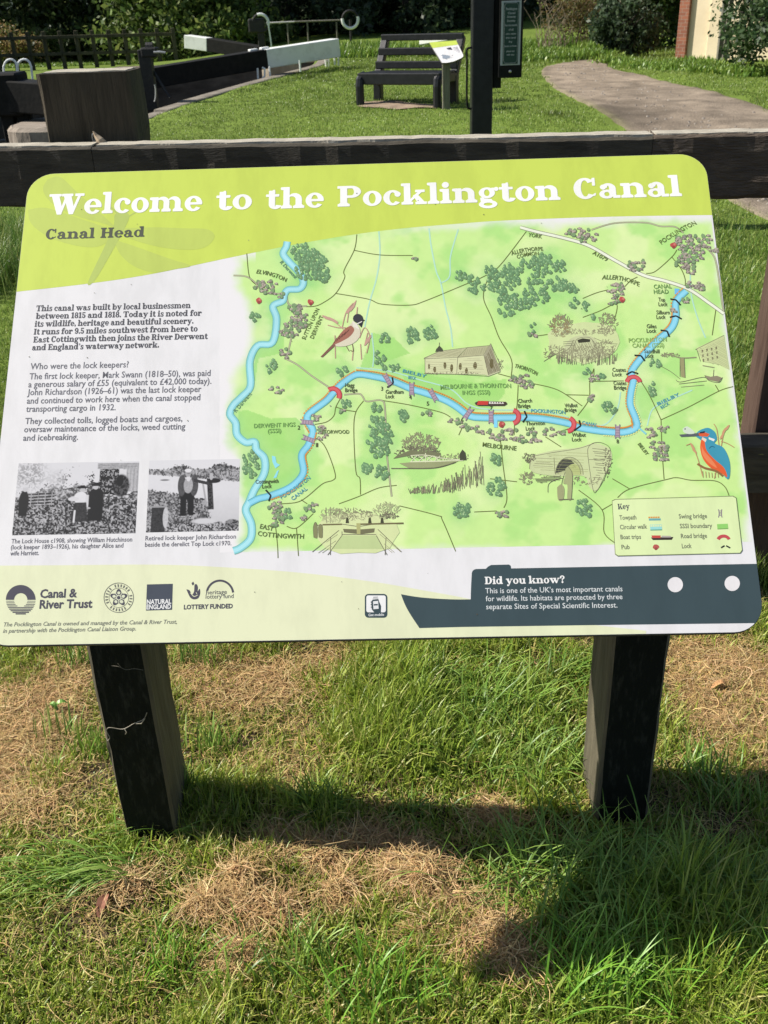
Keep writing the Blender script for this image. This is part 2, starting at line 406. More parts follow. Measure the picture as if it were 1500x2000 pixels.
# ---------------------------------------------------------------- plain lettering from the built-in face
_tc = bpy.data.curves.new('lettering', 'FONT'); _tc.resolution_u = 2; _tc.size = 1
_to = bpy.data.objects.new('lettering', _tc)
def sans_raw(text, bold):
    _tc.body = text; _tc.offset = bold
    me = _to.to_mesh(); n = len(me.vertices); V = np.zeros(n * 3); me.vertices.foreach_get('co', V); V = V.reshape(-1, 3)[:, :2].copy()
    Fc = [tuple(p.vertices) for p in me.polygons]; _to.to_mesh_clear(); return V, Fc
_asc = sans_raw('l', 0)[0][:, 1].max()
def sans_mesh(text, bold=.006, slant=0):
    V, Fc = sans_raw(text, bold); V = V / _asc
    V[:, 0] += slant * V[:, 1]
    out = []
    for f in Fc:
        a, b, c = V[f[0]], V[f[1]], V[f[2]]
        out.append(f if (b[0] - a[0]) * (c[1] - a[1]) - (c[0] - a[0]) * (b[1] - a[1]) >= 0 else f[::-1])
    x0, x1 = V[:, 0].min(), V[:, 0].max(); V[:, 0] -= x0
    return V, out, x1 - x0, np.zeros(len(V))
def text_on(I, text, p0, p1, asc, rgb, slab=False, bold=.012, slant=0, arc=0, heavy=0):
    """fit a line of lettering to the baseline p0-p1 (photo points), ascender asc photo pixels"""
    V, Fc, w, lv = slab_mesh(text, heavy) if slab else sans_mesh(text, bold, slant)
    a, b = S(*p0), S(*p1); d = b - a; L = np.linalg.norm(d); d /= L; nn = np.array([d[1], -d[0]])
    mid = ((p0[0] + p1[0]) / 2, (p0[1] + p1[1]) / 2); dirp = nrm([p1[1] - p0[1], -(p1[0] - p0[0])])
    hgt = np.linalg.norm(S(mid[0] + dirp[0] * asc, mid[1] + dirp[1] * asc) - S(*mid))
    t = V[:, 0] / w
    uv = a + d * (V[:, :1] / w * L) + nn * (V[:, 1:] * hgt) + nn * (arc * hgt * 4 * (t * (1 - t)))[:, None]
    I.k += 1; pts = W3(uv, I.h); I.q.append(I.k + lv * .3); I.k += 1
    mi = I.mi(rgb); I.v.append(pts)
    for f in Fc: I.f.append([i + I.n for i in f]); I.m.append(mi)
    I.n += len(pts)

# ---------------------------------------------------------------- the sign itself
base = onZ(750, 1640, 0)
sign = thing('information_sign', 'wide tilted canal map panel headed Welcome to the Pocklington Canal on two dark timber posts', 'information sign', (float(base[0]), 1.55, 0))
WHITE = (240, 237, 236); LIME = (207, 224, 98); PALE = (233, 236, 196); SLATE = (66, 82, 86); GREY = (112, 112, 118); DARK = (88, 88, 92)
m_edge = mat('panel_edge_grey', (.045, .045, .04), (.10, .095, .085), rough=.6, scale=30)
m_white = mat('panel_white', (.68, .668, .66), (.74, .726, .72), rough=.38, scale=7, stretch=(3, 1, 1), detail=8, lo=.38, hi=.56, spec=.3)
def rrect(w, h, r, inset=0.0, n=10):
    o = []
    for cx, cy, a in ((w - r, r, -90), (w - r, h - r, 0), (r, h - r, 90), (r, r, 180)):
        for t in np.radians(np.linspace(a, a + 90, n)):
            o.append((cx + (r - inset) * math.cos(t), cy + (r - inset) * math.sin(t)))
    return np.array(o)
def slab_of(outline, h0, h1):
    n = len(outline); v = np.concatenate([W3(outline, h1), W3(outline, h0)])
    f = [list(range(n))[::-1], [n + i for i in range(n)]] + [[i, (i + 1) % n, n + (i + 1) % n, n + i] for i in range(n)]
    return v, f
RC = .047
v, f = slab_of(rrect(PW, PH, RC), -.0105, -.0022); panel = mesh_obj('panel', v, f, m_edge, sign)
v, f = slab_of(rrect(PW, PH, RC, .0012), -.0022, 0.0); face = mesh_obj('panel_face', v, f, m_white, panel)

def clip_panel(pts):
    """keep an outline (photo points) within the rounded panel"""
    uv = np.array([S(*p) for p in pts]); m = .0016
    return uv
# header
hd = [(31, 570), (180, 553), (300, 534.5), (450, 503), (600, 473), (750, 450), (900, 436.5), (1000, 430), (1200, 423), (1391, 420)]
hdc = [S(*p) for p in catmull(hd)]
rr = rrect(PW, PH, RC, .0014)
yl, yr = hdc[0][1], hdc[-1][1]
top = [p for p in rr if p[1] < PH * .2]
left_arc = sorted([p for p in top if p[0] < PW / 2], key=lambda p: -p[1]); right_arc = sorted([p for p in top if p[0] > PW / 2], key=lambda p: p[1])
xl, xr = .0014, PW - .0014
outline = [(xl, yl)] + left_arc + right_arc + [(xr, yr)] + [(min(max(a, xl), xr), b) for a, b in hdc[::-1][1:-1]]
I = Ink(1); I.poly(outline, LIME, px=False); header = I.done('header_band', sign)
I = Ink(2)
MO = (197, 213, 104); MO2 = (188, 205, 108)
I.poly(catmull([(93, 350), (118, 346), (150, 375), (200, 420), (222, 442), (200, 436), (150, 422), (105, 400), (84, 372), (93, 350)]), MO)
I.poly(catmull([(55, 410), (90, 406), (150, 425), (215, 448), (222, 462), (190, 482), (140, 478), (90, 460), (60, 435), (55, 410)]), MO)
I.poly(catmull([(240, 446), (300, 444), (360, 446), (405, 448), (419, 463), (400, 483), (360, 488), (300, 480), (245, 462), (240, 446)]), MO)
I.poly(catmull([(222, 468), (260, 480), (330, 505), (372, 519), (340, 526), (300, 532), (262, 520), (235, 497), (222, 468)]), MO)
I.poly(catmull([(236, 412), (252, 420), (244, 445), (214, 500), (185, 548), (172, 551), (205, 480), (222, 440), (224, 420), (236, 412)]), MO2)
I.stroke([(236, 424), (214, 402)], 3, MO2); I.stroke([(246, 426), (276, 408)], 3, MO2)
I.done('dragonfly_motif', header)
for t, a, b in (('Welcome', (93, 419.4), (394.6, 411)), ('to', (422, 410.3), (492, 407.6)), ('the', (519, 408), (632.8, 404.4)), ('Pocklington', (659, 403.4), (1095, 390)), ('Canal', (1121.7, 388.5), (1332.3, 382.6))):
    I = Ink(4); text_on(I, t, a, b, 40.5, (255, 254, 248), slab=True, heavy=1.5); I.done('title_word', header)
I = Ink(4); text_on(I, 'Canal', (88.8, 467.3), (184.5, 465), 20, (88, 92, 78), slab=True, heavy=1.2); text_on(I, 'Head', (196, 464.7), (282, 462.2), 20, (88, 92, 78), slab=True, heavy=1.2); I.done('subtitle_lettering', header)
# intro and body text
I = Ink(2)
for t, a, b in (('This canal was built by local businessmen', (70.4, 608), (372, 601.6)), ('between 1815 and 1818. Today it is noted for', (69.4, 622.9), (393.6, 616.6)),
                ('its wildlife, heritage and beautiful scenery.', (67.2, 638.2), (377.6, 632)), ('It runs for 9.5 miles southwest from here to', (65.6, 653.5), (385.6, 647.2)),
                ('East Cottingwith then joins the River Derwent', (64.6, 668.9), (405.8, 661.9)), ("and England's waterway network.", (62.4, 684.2), (310.4, 678.6))):
    text_on(I, t, a, b, 11.6, DARK, slab=True, heavy=1.6)
I.done('introduction_lettering', panel)
I = Ink(2)
for t, a, b in (('Who were the lock keepers?', (59, 721.5), (251, 717.4)), ('The first lock keeper, Mark Swann (1818\u201350), was paid', (57, 741), (411, 734.2)),
                ('a generous salary of \u00a355 (equivalent to \u00a342,000 today).', (55, 756.6), (412.8, 749.6)), ('John Richardson (1926\u201361) was the last lock keeper', (53, 772), (393, 765.4)),
                ('and continued to work here when the canal stopped', (52, 788.6), (391, 781.6)), ('transporting cargo in 1932.', (50.6, 804.6), (225.6, 801)),
                ('They collected tolls, logged boats and cargoes,', (48.6, 828.3), (356, 822.6)), ('oversaw maintenance of the locks, weed cutting', (46.7, 844.4), (361.6, 838.4)),
                ('and icebreaking.', (44.8, 861), (152, 858.8))):
    text_on(I, t, a, b, 11.8, GREY)
I.done('history_lettering', panel)
I = Ink(2)
for t, a, b in (('The Lock House c1908, showing William Hutchinson', (21.8, 1061.4), (258, 1057.6)), ('(lock keeper 1893\u20131926), his daughter Alice and', (20.8, 1073.2), (240.6, 1069.4)), ('wife Harriett.', (19.8, 1085), (75.8, 1084))):
    text_on(I, t, a, b, 8.6, (112, 110, 116), bold=.014)
I.done('caption_lettering', panel)
I = Ink(2)
for t, a, b in (('Retired lock keeper John Richardson', (283.8, 1055.6), (460.8, 1051.8)), ('beside the derelict Top Lock c1970.', (283, 1068), (451.8, 1065))):
    text_on(I, t, a, b, 8.6, (112, 110, 116), bold=.014)
I.done('caption_lettering', panel)
# footer
ft = catmull([(-30, 1105), (120, 1104), (320, 1103), (480, 1110.5), (600, 1120), (720, 1135), (810, 1150), (918, 1170), (1000, 1190), (1120, 1215), (1262, 1232)])
fuv = [S(*p) for p in ft]
bl = sorted([p for p in rr if p[1] > PH * .8 and p[0] < PW / 2], key=lambda p: p[1])
fo = [(xl, fuv[0][1])] + [q for q in fuv if q[0] > xl + .001] + [(S(1262, 1240)[0], PH - .0014)] + [tuple(p) for p in bl[::-1]]
I = Ink(1); I.poly(fo, PALE, px=False); footer = I.done('footer_band', sign)
LG = (84, 82, 92)
I = Ink(3)   # waterways trust roundel
cx, cy, R_ = 40.5, 1171.5, 29
def arcpts(cx, cy, rx, ry, a0, a1, n=26): return [(cx + rx * math.cos(t), cy - ry * math.sin(t)) for t in np.radians(np.linspace(a0, a1, n))]
I.poly(arcpts(cx, cy, 29, 29, 0, 180) + [(cx - 13, cy)] + arcpts(cx, cy, 13, 13, 180, 0) + [(cx + 13, cy)], LG)
for k in range(9):
    y = 2.2 + k * 3.0; x = math.sqrt(max(0, 29 ** 2 - (y + 1) ** 2)); xi = math.sqrt(max(0, 13 ** 2 - y * y)) if k < 4 else 0
    hh = 1.0 + k * .17
    for a, b in (((-x, -xi), (xi, x)) if xi else ((-x, x),)): I.poly([(cx + a, cy + y), (cx + b, cy + y), (cx + b, cy + y + hh), (cx + a, cy + y + hh)], LG)
text_on(I, 'Canal &', (77.8, 1167.8), (150.4, 1166), 16, LG, bold=.03); text_on(I, 'River Trust', (76.8, 1188.4), (180, 1186.6), 16, LG, bold=.03)
I.done('waterways_trust_logo', footer)
I = Ink(3)   # society roundel with rose
cx, cy = 232, 1167.5
for r0, r1 in ((29.5, 28.2), (19.5, 18.6)):
    a = arcpts(cx, cy, r0, r0, 0, 359.9, 40); b = arcpts(cx, cy, r1, r1, 359.9, 0, 40); I.poly(a + b, (112, 112, 104))
for k in range(26):
    t = math.radians(k * 360 / 26 + 4)
    if k % 7 == 3: continue
    I.poly([(cx + r * math.cos(t + d), cy + r * math.sin(t + d)) for r, d in ((21, -.05), (26.5, -.05), (26.5, .06), (21, .06))], (120, 120, 110))
I.poly([(cx + (13.8 + 3.6 * math.cos(5 * t)) * math.sin(t), cy - (13.8 + 3.6 * math.cos(5 * t)) * math.cos(t)) for t in np.linspace(0, 2 * math.pi, 60, endpoint=False)], LG)
for k in range(5):
    t = math.radians(72 * k + 36); I.blob(cx + 9.5 * math.sin(t + .63), cy - 9.5 * math.cos(t + .63), 3.4, 3.0, (222, 226, 194), 9, .15); I.stroke([(cx + 5 * math.sin(t), cy - 5 * math.cos(t)), (cx + 12 * math.sin(t), cy - 12 * math.cos(t))], 1.4, (222, 226, 194))
I.blob(cx, cy, 5.4, 5.4, (222, 226, 194), 12, 0); I.blob(cx, cy, 3.6, 3.6, LG, 12, 0)
I.done('rose_roundel', footer)
I = Ink(3)
I.poly([(287, 1141.5), (337.5, 1140.2), (336, 1191), (285, 1192.5)], (76, 82, 92)); text_on(I, 'NATURAL', (286.5, 1180), (334.5, 1178.8), 8.6, (240, 240, 236), bold=.03); text_on(I, 'ENGLAND', (286, 1190), (334, 1188.8), 8.6, (240, 240, 236), bold=.03)
I.done('square_agency_logo', footer)
I = Ink(3)
# crossed fingers
I.poly(catmull([(364, 1151), (370, 1153), (375, 1161), (379, 1155), (380, 1143), (384, 1141), (386.5, 1147), (386, 1155), (390, 1150), (391, 1158), (389.5, 1164), (386, 1169), (378, 1170.5), (371, 1166), (364, 1151)]), LG)
I.poly([(374, 1139), (377.5, 1136), (379.5, 1141), (376, 1143.5)], LG)
I.stroke([(372, 1158), (379, 1165), (386, 1162)], 1.2, PALE); I.stroke([(383, 1157), (384.5, 1160)], 1.2, PALE)
I.stroke(arcpts(429.5, 1161, 26, 27, 8, 165, 24), 4.0, LG, smooth=False)
text_on(I, 'heritage', (402.6, 1161.2), (443, 1159.8), 8.4, LG, bold=.0); text_on(I, 'lottery fund', (401.6, 1169.5), (456, 1168), 8.4, LG, bold=.0)
text_on(I, 'LOTTERY FUNDED', (359, 1190), (454.6, 1187.8), 8.4, LG, bold=.035)
I.done('lottery_fund_logo', footer)
I = Ink(3)
text_on(I, 'The Pocklington Canal is owned and managed by the Canal & River Trust,', (7, 1223.6), (345.6, 1218), 7.8, (128, 130, 116), slant=.2); text_on(I, 'in partnership with the Pocklington Canal Liaison Group.', (5.8, 1236), (265.6, 1231.4), 7.8, (128, 130, 116), slant=.2)
I.done('ownership_lettering', footer)
I = Ink(3)
def rr_px(x0, y0, x1, y1, r, n=6):
    o = []
    for cx, cy, a in ((x1 - r, y0 + r, -90), (x1 - r, y1 - r, 0), (x0 + r, y1 - r, 90), (x0 + r, y0 + r, 180)):
        for t in np.radians(np.linspace(a, a + 90, n)): o.append((cx + r * math.cos(t), cy + r * math.sin(t)))
    return o
I.poly(rr_px(712.5, 1160, 756.5, 1206.5, 7), SLATE); I.poly(rr_px(715.5, 1163, 753.5, 1196, 4), (244, 243, 240))
I.poly([(725, 1175), (728, 1171), (739, 1170), (741, 1176), (744.5, 1184), (744, 1196), (731, 1196.3), (726, 1190)], SLATE); I.poly([(728.5, 1174.5), (738.5, 1173.5), (739.5, 1189), (729.5, 1190)], (235, 236, 234))
I.stroke([(730, 1181.5), (738, 1181)], 3, SLATE); I.stroke([(729, 1166.6), (738, 1166.2)], 1.6, (150, 152, 152)); I.stroke([(728, 1169), (739, 1168.6)], 1, (150, 152, 152))
for y in (1176, 1181, 1186): I.stroke([(724, y), (728, y - .2)], 1.6, SLATE)
text_on(I, 'Get mobile', (719.5, 1203.6), (750, 1202.6), 4.8, (235, 236, 234), bold=.02)
I.done('phone_icon', footer)
# narrowboat
I = Ink(2)
bo = catmull([(783, 1160.5), (805, 1164.5), (828, 1167.4), (860, 1169.6), (890, 1170.8), (919.3, 1170.6)])
bo += [(919.8, 1150), (921.4, 1119)] + arcpts(931, 1120, 9.5, 8.7, 175, 95, 6) + [(949, 1110.9), (953, 1106.8), (959, 1103.5), (994, 1102.6), (997.4, 1105), (998.2, 1110.2), (1477.2, 1101)]
ruv = [S(*p) for p in bo]
yb0, yb1 = S(1477, 1101.2)[1], S(1476, 1216.8)[1]
right_side = [(xr, yb0)] + [tuple(p) for p in sorted([p for p in rr if p[1] > PH * .9 and p[0] > PW / 2], key=lambda p: p[1]) if p[1] < yb1 - .001]
buv = ruv[:-1] + right_side + [S(*p) for p in [(1476, 1216.9), (1200, 1220.3), (900, 1224.6), (819.3, 1226.8)]] + [S(*p) for p in catmull([(819.3, 1226.8), (804, 1204), (792, 1183), (783, 1160.5)])[1:-1]]
I.poly(buv, SLATE, px=False); boat = I.done('boat_silhouette', sign)
I = Ink(4); text_on(I, 'Did you know?', (947, 1141), (1103.2, 1138.6), 14.8, (246, 245, 240), slab=True, heavy=1.2)
for t, a, b in (("This is one of the UK's most important canals", (948, 1158.9), (1216, 1154.8)), ('for wildlife. Its habitats are protected by three', (948.8, 1174.4), (1216, 1170.2)), ('separate Sites of Special Scientific Interest.', (949.6, 1190), (1206, 1186.6))):
    text_on(I, t, a, b, 10.2, (224, 228, 226), bold=.006)
I.done('fact_lettering', boat)
for x, y in ((1318.8, 1142), (1430, 1139.6)):
    I = Ink(4); I.poly(arcpts(x, y, 15, 14.8, 0, 350, 30), (238, 234, 233)); I.done('porthole', boat)

# ---------------------------------------------------------------- map
wash_poly = [(462, 498), (560, 478), (700, 458), (850, 441), (1000, 437), (1100, 436), (1200, 430), (1395, 428), (1410, 560), (1425, 680), (1437, 780), (1452, 900), (1462, 1000), (1462, 1062), (1250, 1072), (1150, 1076), (1000, 1078), (860, 1080), (700, 1080), (540, 1080), (472, 1076), (468, 1000), (468, 900), (446, 860), (444, 800), (452, 740), (474, 690), (486, 640), (482, 600), (458, 560)]
RIVER = [(561, 472), (558.7, 482.7), (553, 496), (565, 512), (584, 532), (592.5, 550.7), (585, 564), (562.7, 566), (554.7, 577), (552, 588), (533, 598), (540, 624), (532, 669), (503, 675), (488, 706), (489, 754), (472, 775), (456, 791), (449, 809), (460, 826), (463, 849), (480, 864), (497, 863), (501, 879), (516, 895), (516, 924), (497, 956), (486.7, 980), (480, 997), (490.7, 1024), (489, 1052), (470, 1070), (456, 1076)]
CANAL = [(487, 983), (505, 974), (528, 968), (568, 951), (592, 924), (589, 889), (602.7, 868), (610.7, 841), (600, 820), (605, 807), (637, 783), (653, 765), (669, 749), (696, 732), (733, 736), (768, 745), (804, 760), (828, 767), (865, 780), (889, 793), (916, 812), (943, 816), (1007, 816), (1033, 816), (1073, 820), (1113, 828), (1129, 835), (1180, 843), (1220, 844), (1242.7, 834), (1241, 817), (1231, 791), (1232, 767), (1237, 742), (1233, 727), (1249, 703), (1281, 668), (1311, 641), (1320, 617), (1320, 590), (1340, 568)]
FOREST = [(590, 495, 26, 16), (612, 510, 26, 17), (605, 530, 30, 18), (630, 533, 14, 16), (1066, 514, 30, 20), (1093, 520, 14, 10), (1028, 515, 14, 8), (1000, 525, 20, 12), (955, 531, 14, 11), (900, 538, 14, 8), (915, 545, 10, 7), (928, 560, 20, 13), (985, 545, 32, 18), (975, 563, 22, 12), (1045, 545, 18, 11), (1085, 555, 26, 13), (1110, 562, 10, 7), (1045, 577, 26, 18), (1000, 590, 28, 16), (990, 607, 16, 9), (1025, 595, 10, 10), (1121, 563, 8, 7),
          (803, 655, 14, 15), (840, 648, 14, 14), (752, 660, 10, 12), (741, 700, 10, 16), (765, 717, 20, 6), (529, 714, 10, 12), (498, 620, 10, 10), (668, 725, 12, 8), (1043, 640, 8, 8), (1120, 592, 9, 8), (1145, 600, 10, 9), (1160, 620, 8, 6), (1275, 760, 10, 12), (1279, 710, 10, 10), (1188, 797, 16, 11), (786, 813, 15, 11), (735, 797, 10, 9), (740, 830, 20, 18), (735, 855, 22, 18), (740, 880, 18, 14), (758, 860, 8, 22), (713, 914, 13, 12), (745, 922, 14, 13), (969, 895, 10, 12), (968, 952, 18, 18), (901, 998, 20, 15), (1141, 992, 18, 17), (489, 905, 15, 26), (560, 1005, 9, 9), (1146, 728, 8, 7), (1172, 735, 8, 6), (675, 790, 10, 7)]
VILLAGE = [(520, 560, 22, 12), (545, 575, 10, 6), (575, 605, 14, 12), (585, 620, 18, 20), (570, 640, 14, 16), (560, 650, 14, 8), (557, 690, 12, 8), (806, 505, 8, 6), (1130, 455, 26, 9), (1140, 466, 12, 6), (1160, 462, 7, 8), (1243, 518, 20, 10), (1340, 470, 20, 16), (1350, 495, 24, 18), (1330, 512, 12, 10), (1350, 525, 14, 9), (1375, 470, 14, 12), (1392, 488, 10, 8), (1365, 560, 14, 8), (1345, 555, 6, 5), (1203, 565, 17, 12), (1198, 587, 11, 8), (1040, 655, 9, 5), (1015, 740, 20, 10), (1030, 750, 12, 8), (1160, 738, 9, 7), (1155, 775, 8, 8), (540, 760, 12, 7), (616, 815, 9, 6), (626, 836, 9, 7), (628, 852, 10, 7), (670, 803, 6, 5), (835, 808, 10, 5), (890, 823, 12, 6), (910, 835, 10, 6), (930, 838, 14, 6), (952, 845, 12, 6), (975, 855, 16, 7), (1010, 857, 14, 7), (1040, 858, 16, 6), (1042, 846, 12, 5), (995, 842, 14, 6), (1072, 845, 12, 8), (1096, 845, 8, 6), (538, 988, 14, 9), (545, 1005, 16, 10), (540, 1020, 14, 8), (607, 990, 14, 8), (596, 1010, 7, 6), (983, 1003, 12, 8), (1270, 845, 10, 10), (1295, 835, 9, 7), (1280, 870, 12, 10), (1296, 873, 10, 10), (1285, 890, 12, 9), (1298, 892, 8, 7), (1313, 608, 6, 5), (1337, 585, 7, 6)]
SSSI = [[(466, 804), (480, 800), (530, 818), (578, 815), (592, 830), (600, 870), (586, 900), (590, 925), (565, 948), (525, 962), (500, 960), (518, 915), (516, 890), (500, 870), (475, 862), (465, 840)],
        [(728, 650), (770, 660), (800, 690), (740, 712), (700, 728)], [(780, 715), (850, 735), (930, 748), (990, 740), (985, 770), (960, 800), (910, 800), (850, 765), (790, 745)], [(535, 655), (556, 655), (552, 690), (505, 700), (498, 745), (492, 745), (500, 685)]]
def seg_dist(P, line):
    d = np.full(len(P), 1e9)
    for a, b in zip(line, line[1:]):
        a = np.array(a, float); b = np.array(b, float); ab = b - a
        t = np.clip(((P - a) @ ab) / (ab @ ab), 0, 1); d = np.minimum(d, np.linalg.norm(P - a - t[:, None] * ab, axis=1))
    return d
def inside(P, poly):
    x, y = P[:, 0], P[:, 1]; r = np.zeros(len(P), bool); j = len(poly) - 1
    for i in range(len(poly)):
        xi, yi = poly[i]; xj, yj = poly[j]
        if yi != yj: r ^= ((yi > y) != (yj > y)) & (x < (xj - xi) * (y - yi) / (yj - yi) + xi)
        j = i
    return r
def grid_print(name, layer, u0, u1, v0, v1, step, fn, parent, mname='printed_wash', clip=None):
    nu, nv = int((u1 - u0) / step) + 2, int((v1 - v0) / step) + 2
    U, V_ = np.meshgrid(np.linspace(u0, u1, nu), np.linspace(v0, v1, nv)); uv = np.stack([U.ravel(), V_.ravel()], 1)
    P = px_of(uv); col = fn(P, uv)
    idx = np.arange(nu * nv).reshape(nv, nu)
    q = np.stack([idx[:-1, :-1], idx[1:, :-1], idx[1:, 1:], idx[:-1, 1:]], -1).reshape(-1, 4)
    if clip is not None:
        k = clip(P, uv); q = q[k[q].all(1)]
        used = np.unique(q); re = np.full(nu * nv, -1); re[used] = np.arange(len(used)); q = re[q]; uv = uv[used]; col = col[used]
    return mesh_obj(name, W3(uv, layer * LAY), q, attr_mat(mname, rough=.42, spec=.25), parent, tint=np.clip(col, 0, 1) * .87)
L_ = lambda c: np.array(lin(c))
def wash_color(P, uv):
    n1 = fbm(P[:, 0] / 95, P[:, 1] / 80, 3, 4)[:, None]; n2 = fbm(P[:, 0] / 60, P[:, 1] / 45, 21, 4)[:, None]; n3 = fbm(P[:, 0] / 12, P[:, 1] / 12, 31, 2)[:, None]
    c = L_((207, 240, 152)) * np.ones((len(P), 1))
    c = c + (L_((224, 244, 172)) - c) * sstep(.45, .66, n1); c = c + (L_((180, 230, 134)) - c) * sstep(.5, .72, n2) * .85
    df = np.full(len(P), 1e9)
    for x, y, a, b in FOREST:
        df = np.minimum(df, np.hypot((P[:, 0] - x) / 1.0, (P[:, 1] - y - 3)) - max(a, b) * .8)
    c = c + (L_((158, 216, 128)) - c) * (np.exp(-np.clip(df, 0, 99) / 13) * .6)[:, None]
    for poly in SSSI:
        k = inside(P, poly).astype(float)[:, None]; c = c + (L_((166, 222, 120)) - c) * k * .8
    dr = seg_dist(P, RIVER); c = c + (L_((150, 216, 150)) - c) * (np.exp(-np.clip(dr - 5, 0, 99) / 9) * .55)[:, None]
    dc = seg_dist(P, CANAL); c = c + (L_((158, 222, 160)) - c) * (np.exp(-np.clip(dc - 5, 0, 99) / 8) * .5)[:, None]
    c = c * (1 + (n3 - .5) * .07)
    d = seg_dist(P, wash_poly + wash_poly[:1]) * np.where(inside(P, wash_poly), 1, -1) + (n2[:, 0] - .5) * 26 + (n3[:, 0] - .5) * 5
    top_ = np.interp(P[:, 0], [460, 700, 850, 1000, 1400], [60, 30, 6, 0, 0])      # the wash runs under the header on the left
    d = np.where(P[:, 1] < 560, np.maximum(d, np.where((P[:, 0] > 500) & (P[:, 0] < 960), top_ * .6, -99)), d)
    a = sstep(-11, 17, d)[:, None]
    return c * a + L_(WHITE) * (1 - a)
hdpx = np.array(catmull(hd)); 
def wash_clip(P, uv):
    hy = np.interp(P[:, 0], hdpx[:, 0], hdpx[:, 1])
    return (P[:, 1] > hy - 3) & (uv[:, 0] < PW - .0025) & (P[:, 1] < 1098) & (P[:, 0] > 428) & (uv[:, 1] > .06)
mapo = grid_print('map', .5, .33, PW - .002, .08, .70, .0019, wash_color, sign, clip=wash_clip)
# roads
RD = (112, 122, 66); RD2 = (148, 142, 120)
roads = [[(697, 458), (692, 488), (672, 528), (673, 543), (655, 574), (630, 592), (615, 598), (598, 599)], [(692, 489), (742, 498), (806, 499)], [(655, 573), (718, 584), (745, 594), (800, 596), (830, 588), (905, 557), (945, 540), (975, 520), (1028, 452)], [(954, 540), (944, 580), (960, 620), (975, 660), (999, 703), (999, 740), (1012, 745)],
         [(973, 730), (999, 737)], [(1012, 752), (1010, 790), (1006, 812)], [(1040, 749), (1090, 762), (1137, 793)], [(1105, 771), (1150, 772)], [(1160, 720), (1152, 745), (1150, 780), (1128, 812)], [(1150, 745), (1218, 744)], [(1252, 745), (1270, 775), (1291, 820)], [(1291, 820), (1345, 795), (1404, 764), (1432, 755)], [(1404, 764), (1397, 752)], [(1291, 820), (1293, 880), (1297, 936)],
         [(1206, 972), (1230, 955), (1300, 937), (1322, 933), (1350, 938), (1395, 939), (1415, 950), (1424, 968)], [(1196, 935), (1230, 955)], [(1130, 957), (1176, 996), (1180, 1040), (1200, 1060)], [(1176, 996), (1195, 985)], [(780, 988), (855, 1007), (864, 1016), (890, 1077)], [(926, 1000), (970, 998)], [(976, 847), (982, 905), (990, 970), (984, 992)], [(957, 935), (1010, 941)], [(1065, 853), (1096, 873)], [(905, 830), (896, 850)],
         [(745, 782), (800, 791), (860, 805), (880, 815)], [(1005, 825), (1004, 850)], [(1085, 845), (1110, 838)], [(665, 778), (656, 795), (652, 812), (638, 824), (615, 829)], [(656, 795), (676, 801), (695, 804)], [(710, 783), (695, 805), (691, 840), (695, 920), (703, 935), (704, 966)], [(662, 984), (700, 970), (740, 953), (775, 948)], [(616, 855), (632, 868), (645, 895), (655, 928), (650, 938), (630, 945), (600, 970), (580, 981), (550, 984)], [(588, 976), (600, 984)], [(560, 1028), (580, 1031), (612, 1003)], [(579, 1031), (583, 1086)], [(538, 1026), (542, 1065), (543, 1090)],
         [(1322, 488), (1312, 502), (1280, 530), (1262, 534)], [(1312, 502), (1330, 525), (1338, 545), (1338, 560)], [(1245, 541), (1232, 548), (1220, 560)], [(1138, 583), (1165, 572), (1188, 566)], [(1138, 620), (1170, 608), (1204, 594), (1200, 625)], [(1206, 575), (1206, 594)], [(1398, 605), (1391, 655)], [(482, 495), (487, 540), (500, 556)], [(1050, 656), (1072, 653)], [(1160, 720), (1160, 732)]]
for r in roads: I = Ink(2); I.stroke(r, 1.8, RD); I.done('road', mapo)
for r in [[(456, 538), (480, 540), (496, 550), (520, 572), (556, 573)], [(560, 575), (566, 596), (600, 598)], [(556, 700), (580, 712), (610, 735), (645, 758)], [(570, 655), (562, 690), (556, 702)], [(672, 771), (700, 769), (708, 774), (716, 784), (745, 782), (752, 800), (755, 880), (765, 970)], [(1155, 449), (1200, 436), (1260, 435), (1290, 442), (1318, 443), (1335, 455)], [(1362, 470), (1390, 495), (1400, 520), (1410, 590), (1414, 612)]]:
    I = Ink(2); I.stroke(r, 3.4, RD2); I.stroke(r, 1.4, (196, 200, 160)); I.done('lane', mapo)
I = Ink(3)
A = [(1016, 444), (1045, 452), (1105, 466), (1150, 480), (1200, 508), (1255, 537), (1300, 549), (1345, 565), (1385, 592), (1414, 613)]
I.stroke(A, 8, (150, 150, 128)); I.stroke(A, 5.4, (242, 246, 222))
I.done('main_road', mapo)
BE = (186, 230, 206)
for r in [[(740, 452), (742, 498), (735, 545), (722, 590), (712, 640)], [(838, 446), (842, 480), (852, 530), (861, 553), (870, 600), (880, 640), (884, 678)], [(895, 448), (880, 500), (878, 540), (861, 553)], [(1348, 535), (1350, 575), (1362, 620), (1378, 660)], [(1264, 832), (1274, 800), (1300, 785), (1352, 762)], [(1140, 826), (1180, 830), (1205, 800), (1212, 765)], [(726, 650), (730, 690), (728, 717)], [(696, 718), (760, 725), (820, 742), (880, 760), (915, 790), (960, 800), (1050, 802), (1110, 815)]]:
    I = Ink(2); I.stroke(r, 2.6, BE); I.done('beck', mapo)
I = Ink(3)
I.stroke(RIVER, 14.5, (126, 190, 178)); I.stroke(RIVER, 11.4, (146, 214, 222)); I.stroke(RIVER, 6.5, (176, 232, 238)); I.done('river', mapo)
for pp in ([(531, 890), (538, 892), (540, 904), (547, 908), (538, 915), (532, 902)], [(541, 920), (545, 918), (540, 933), (534, 934)]): I = Ink(3); I.poly(pp, (150, 224, 236)); I.done('pond', mapo)
I = Ink(4)
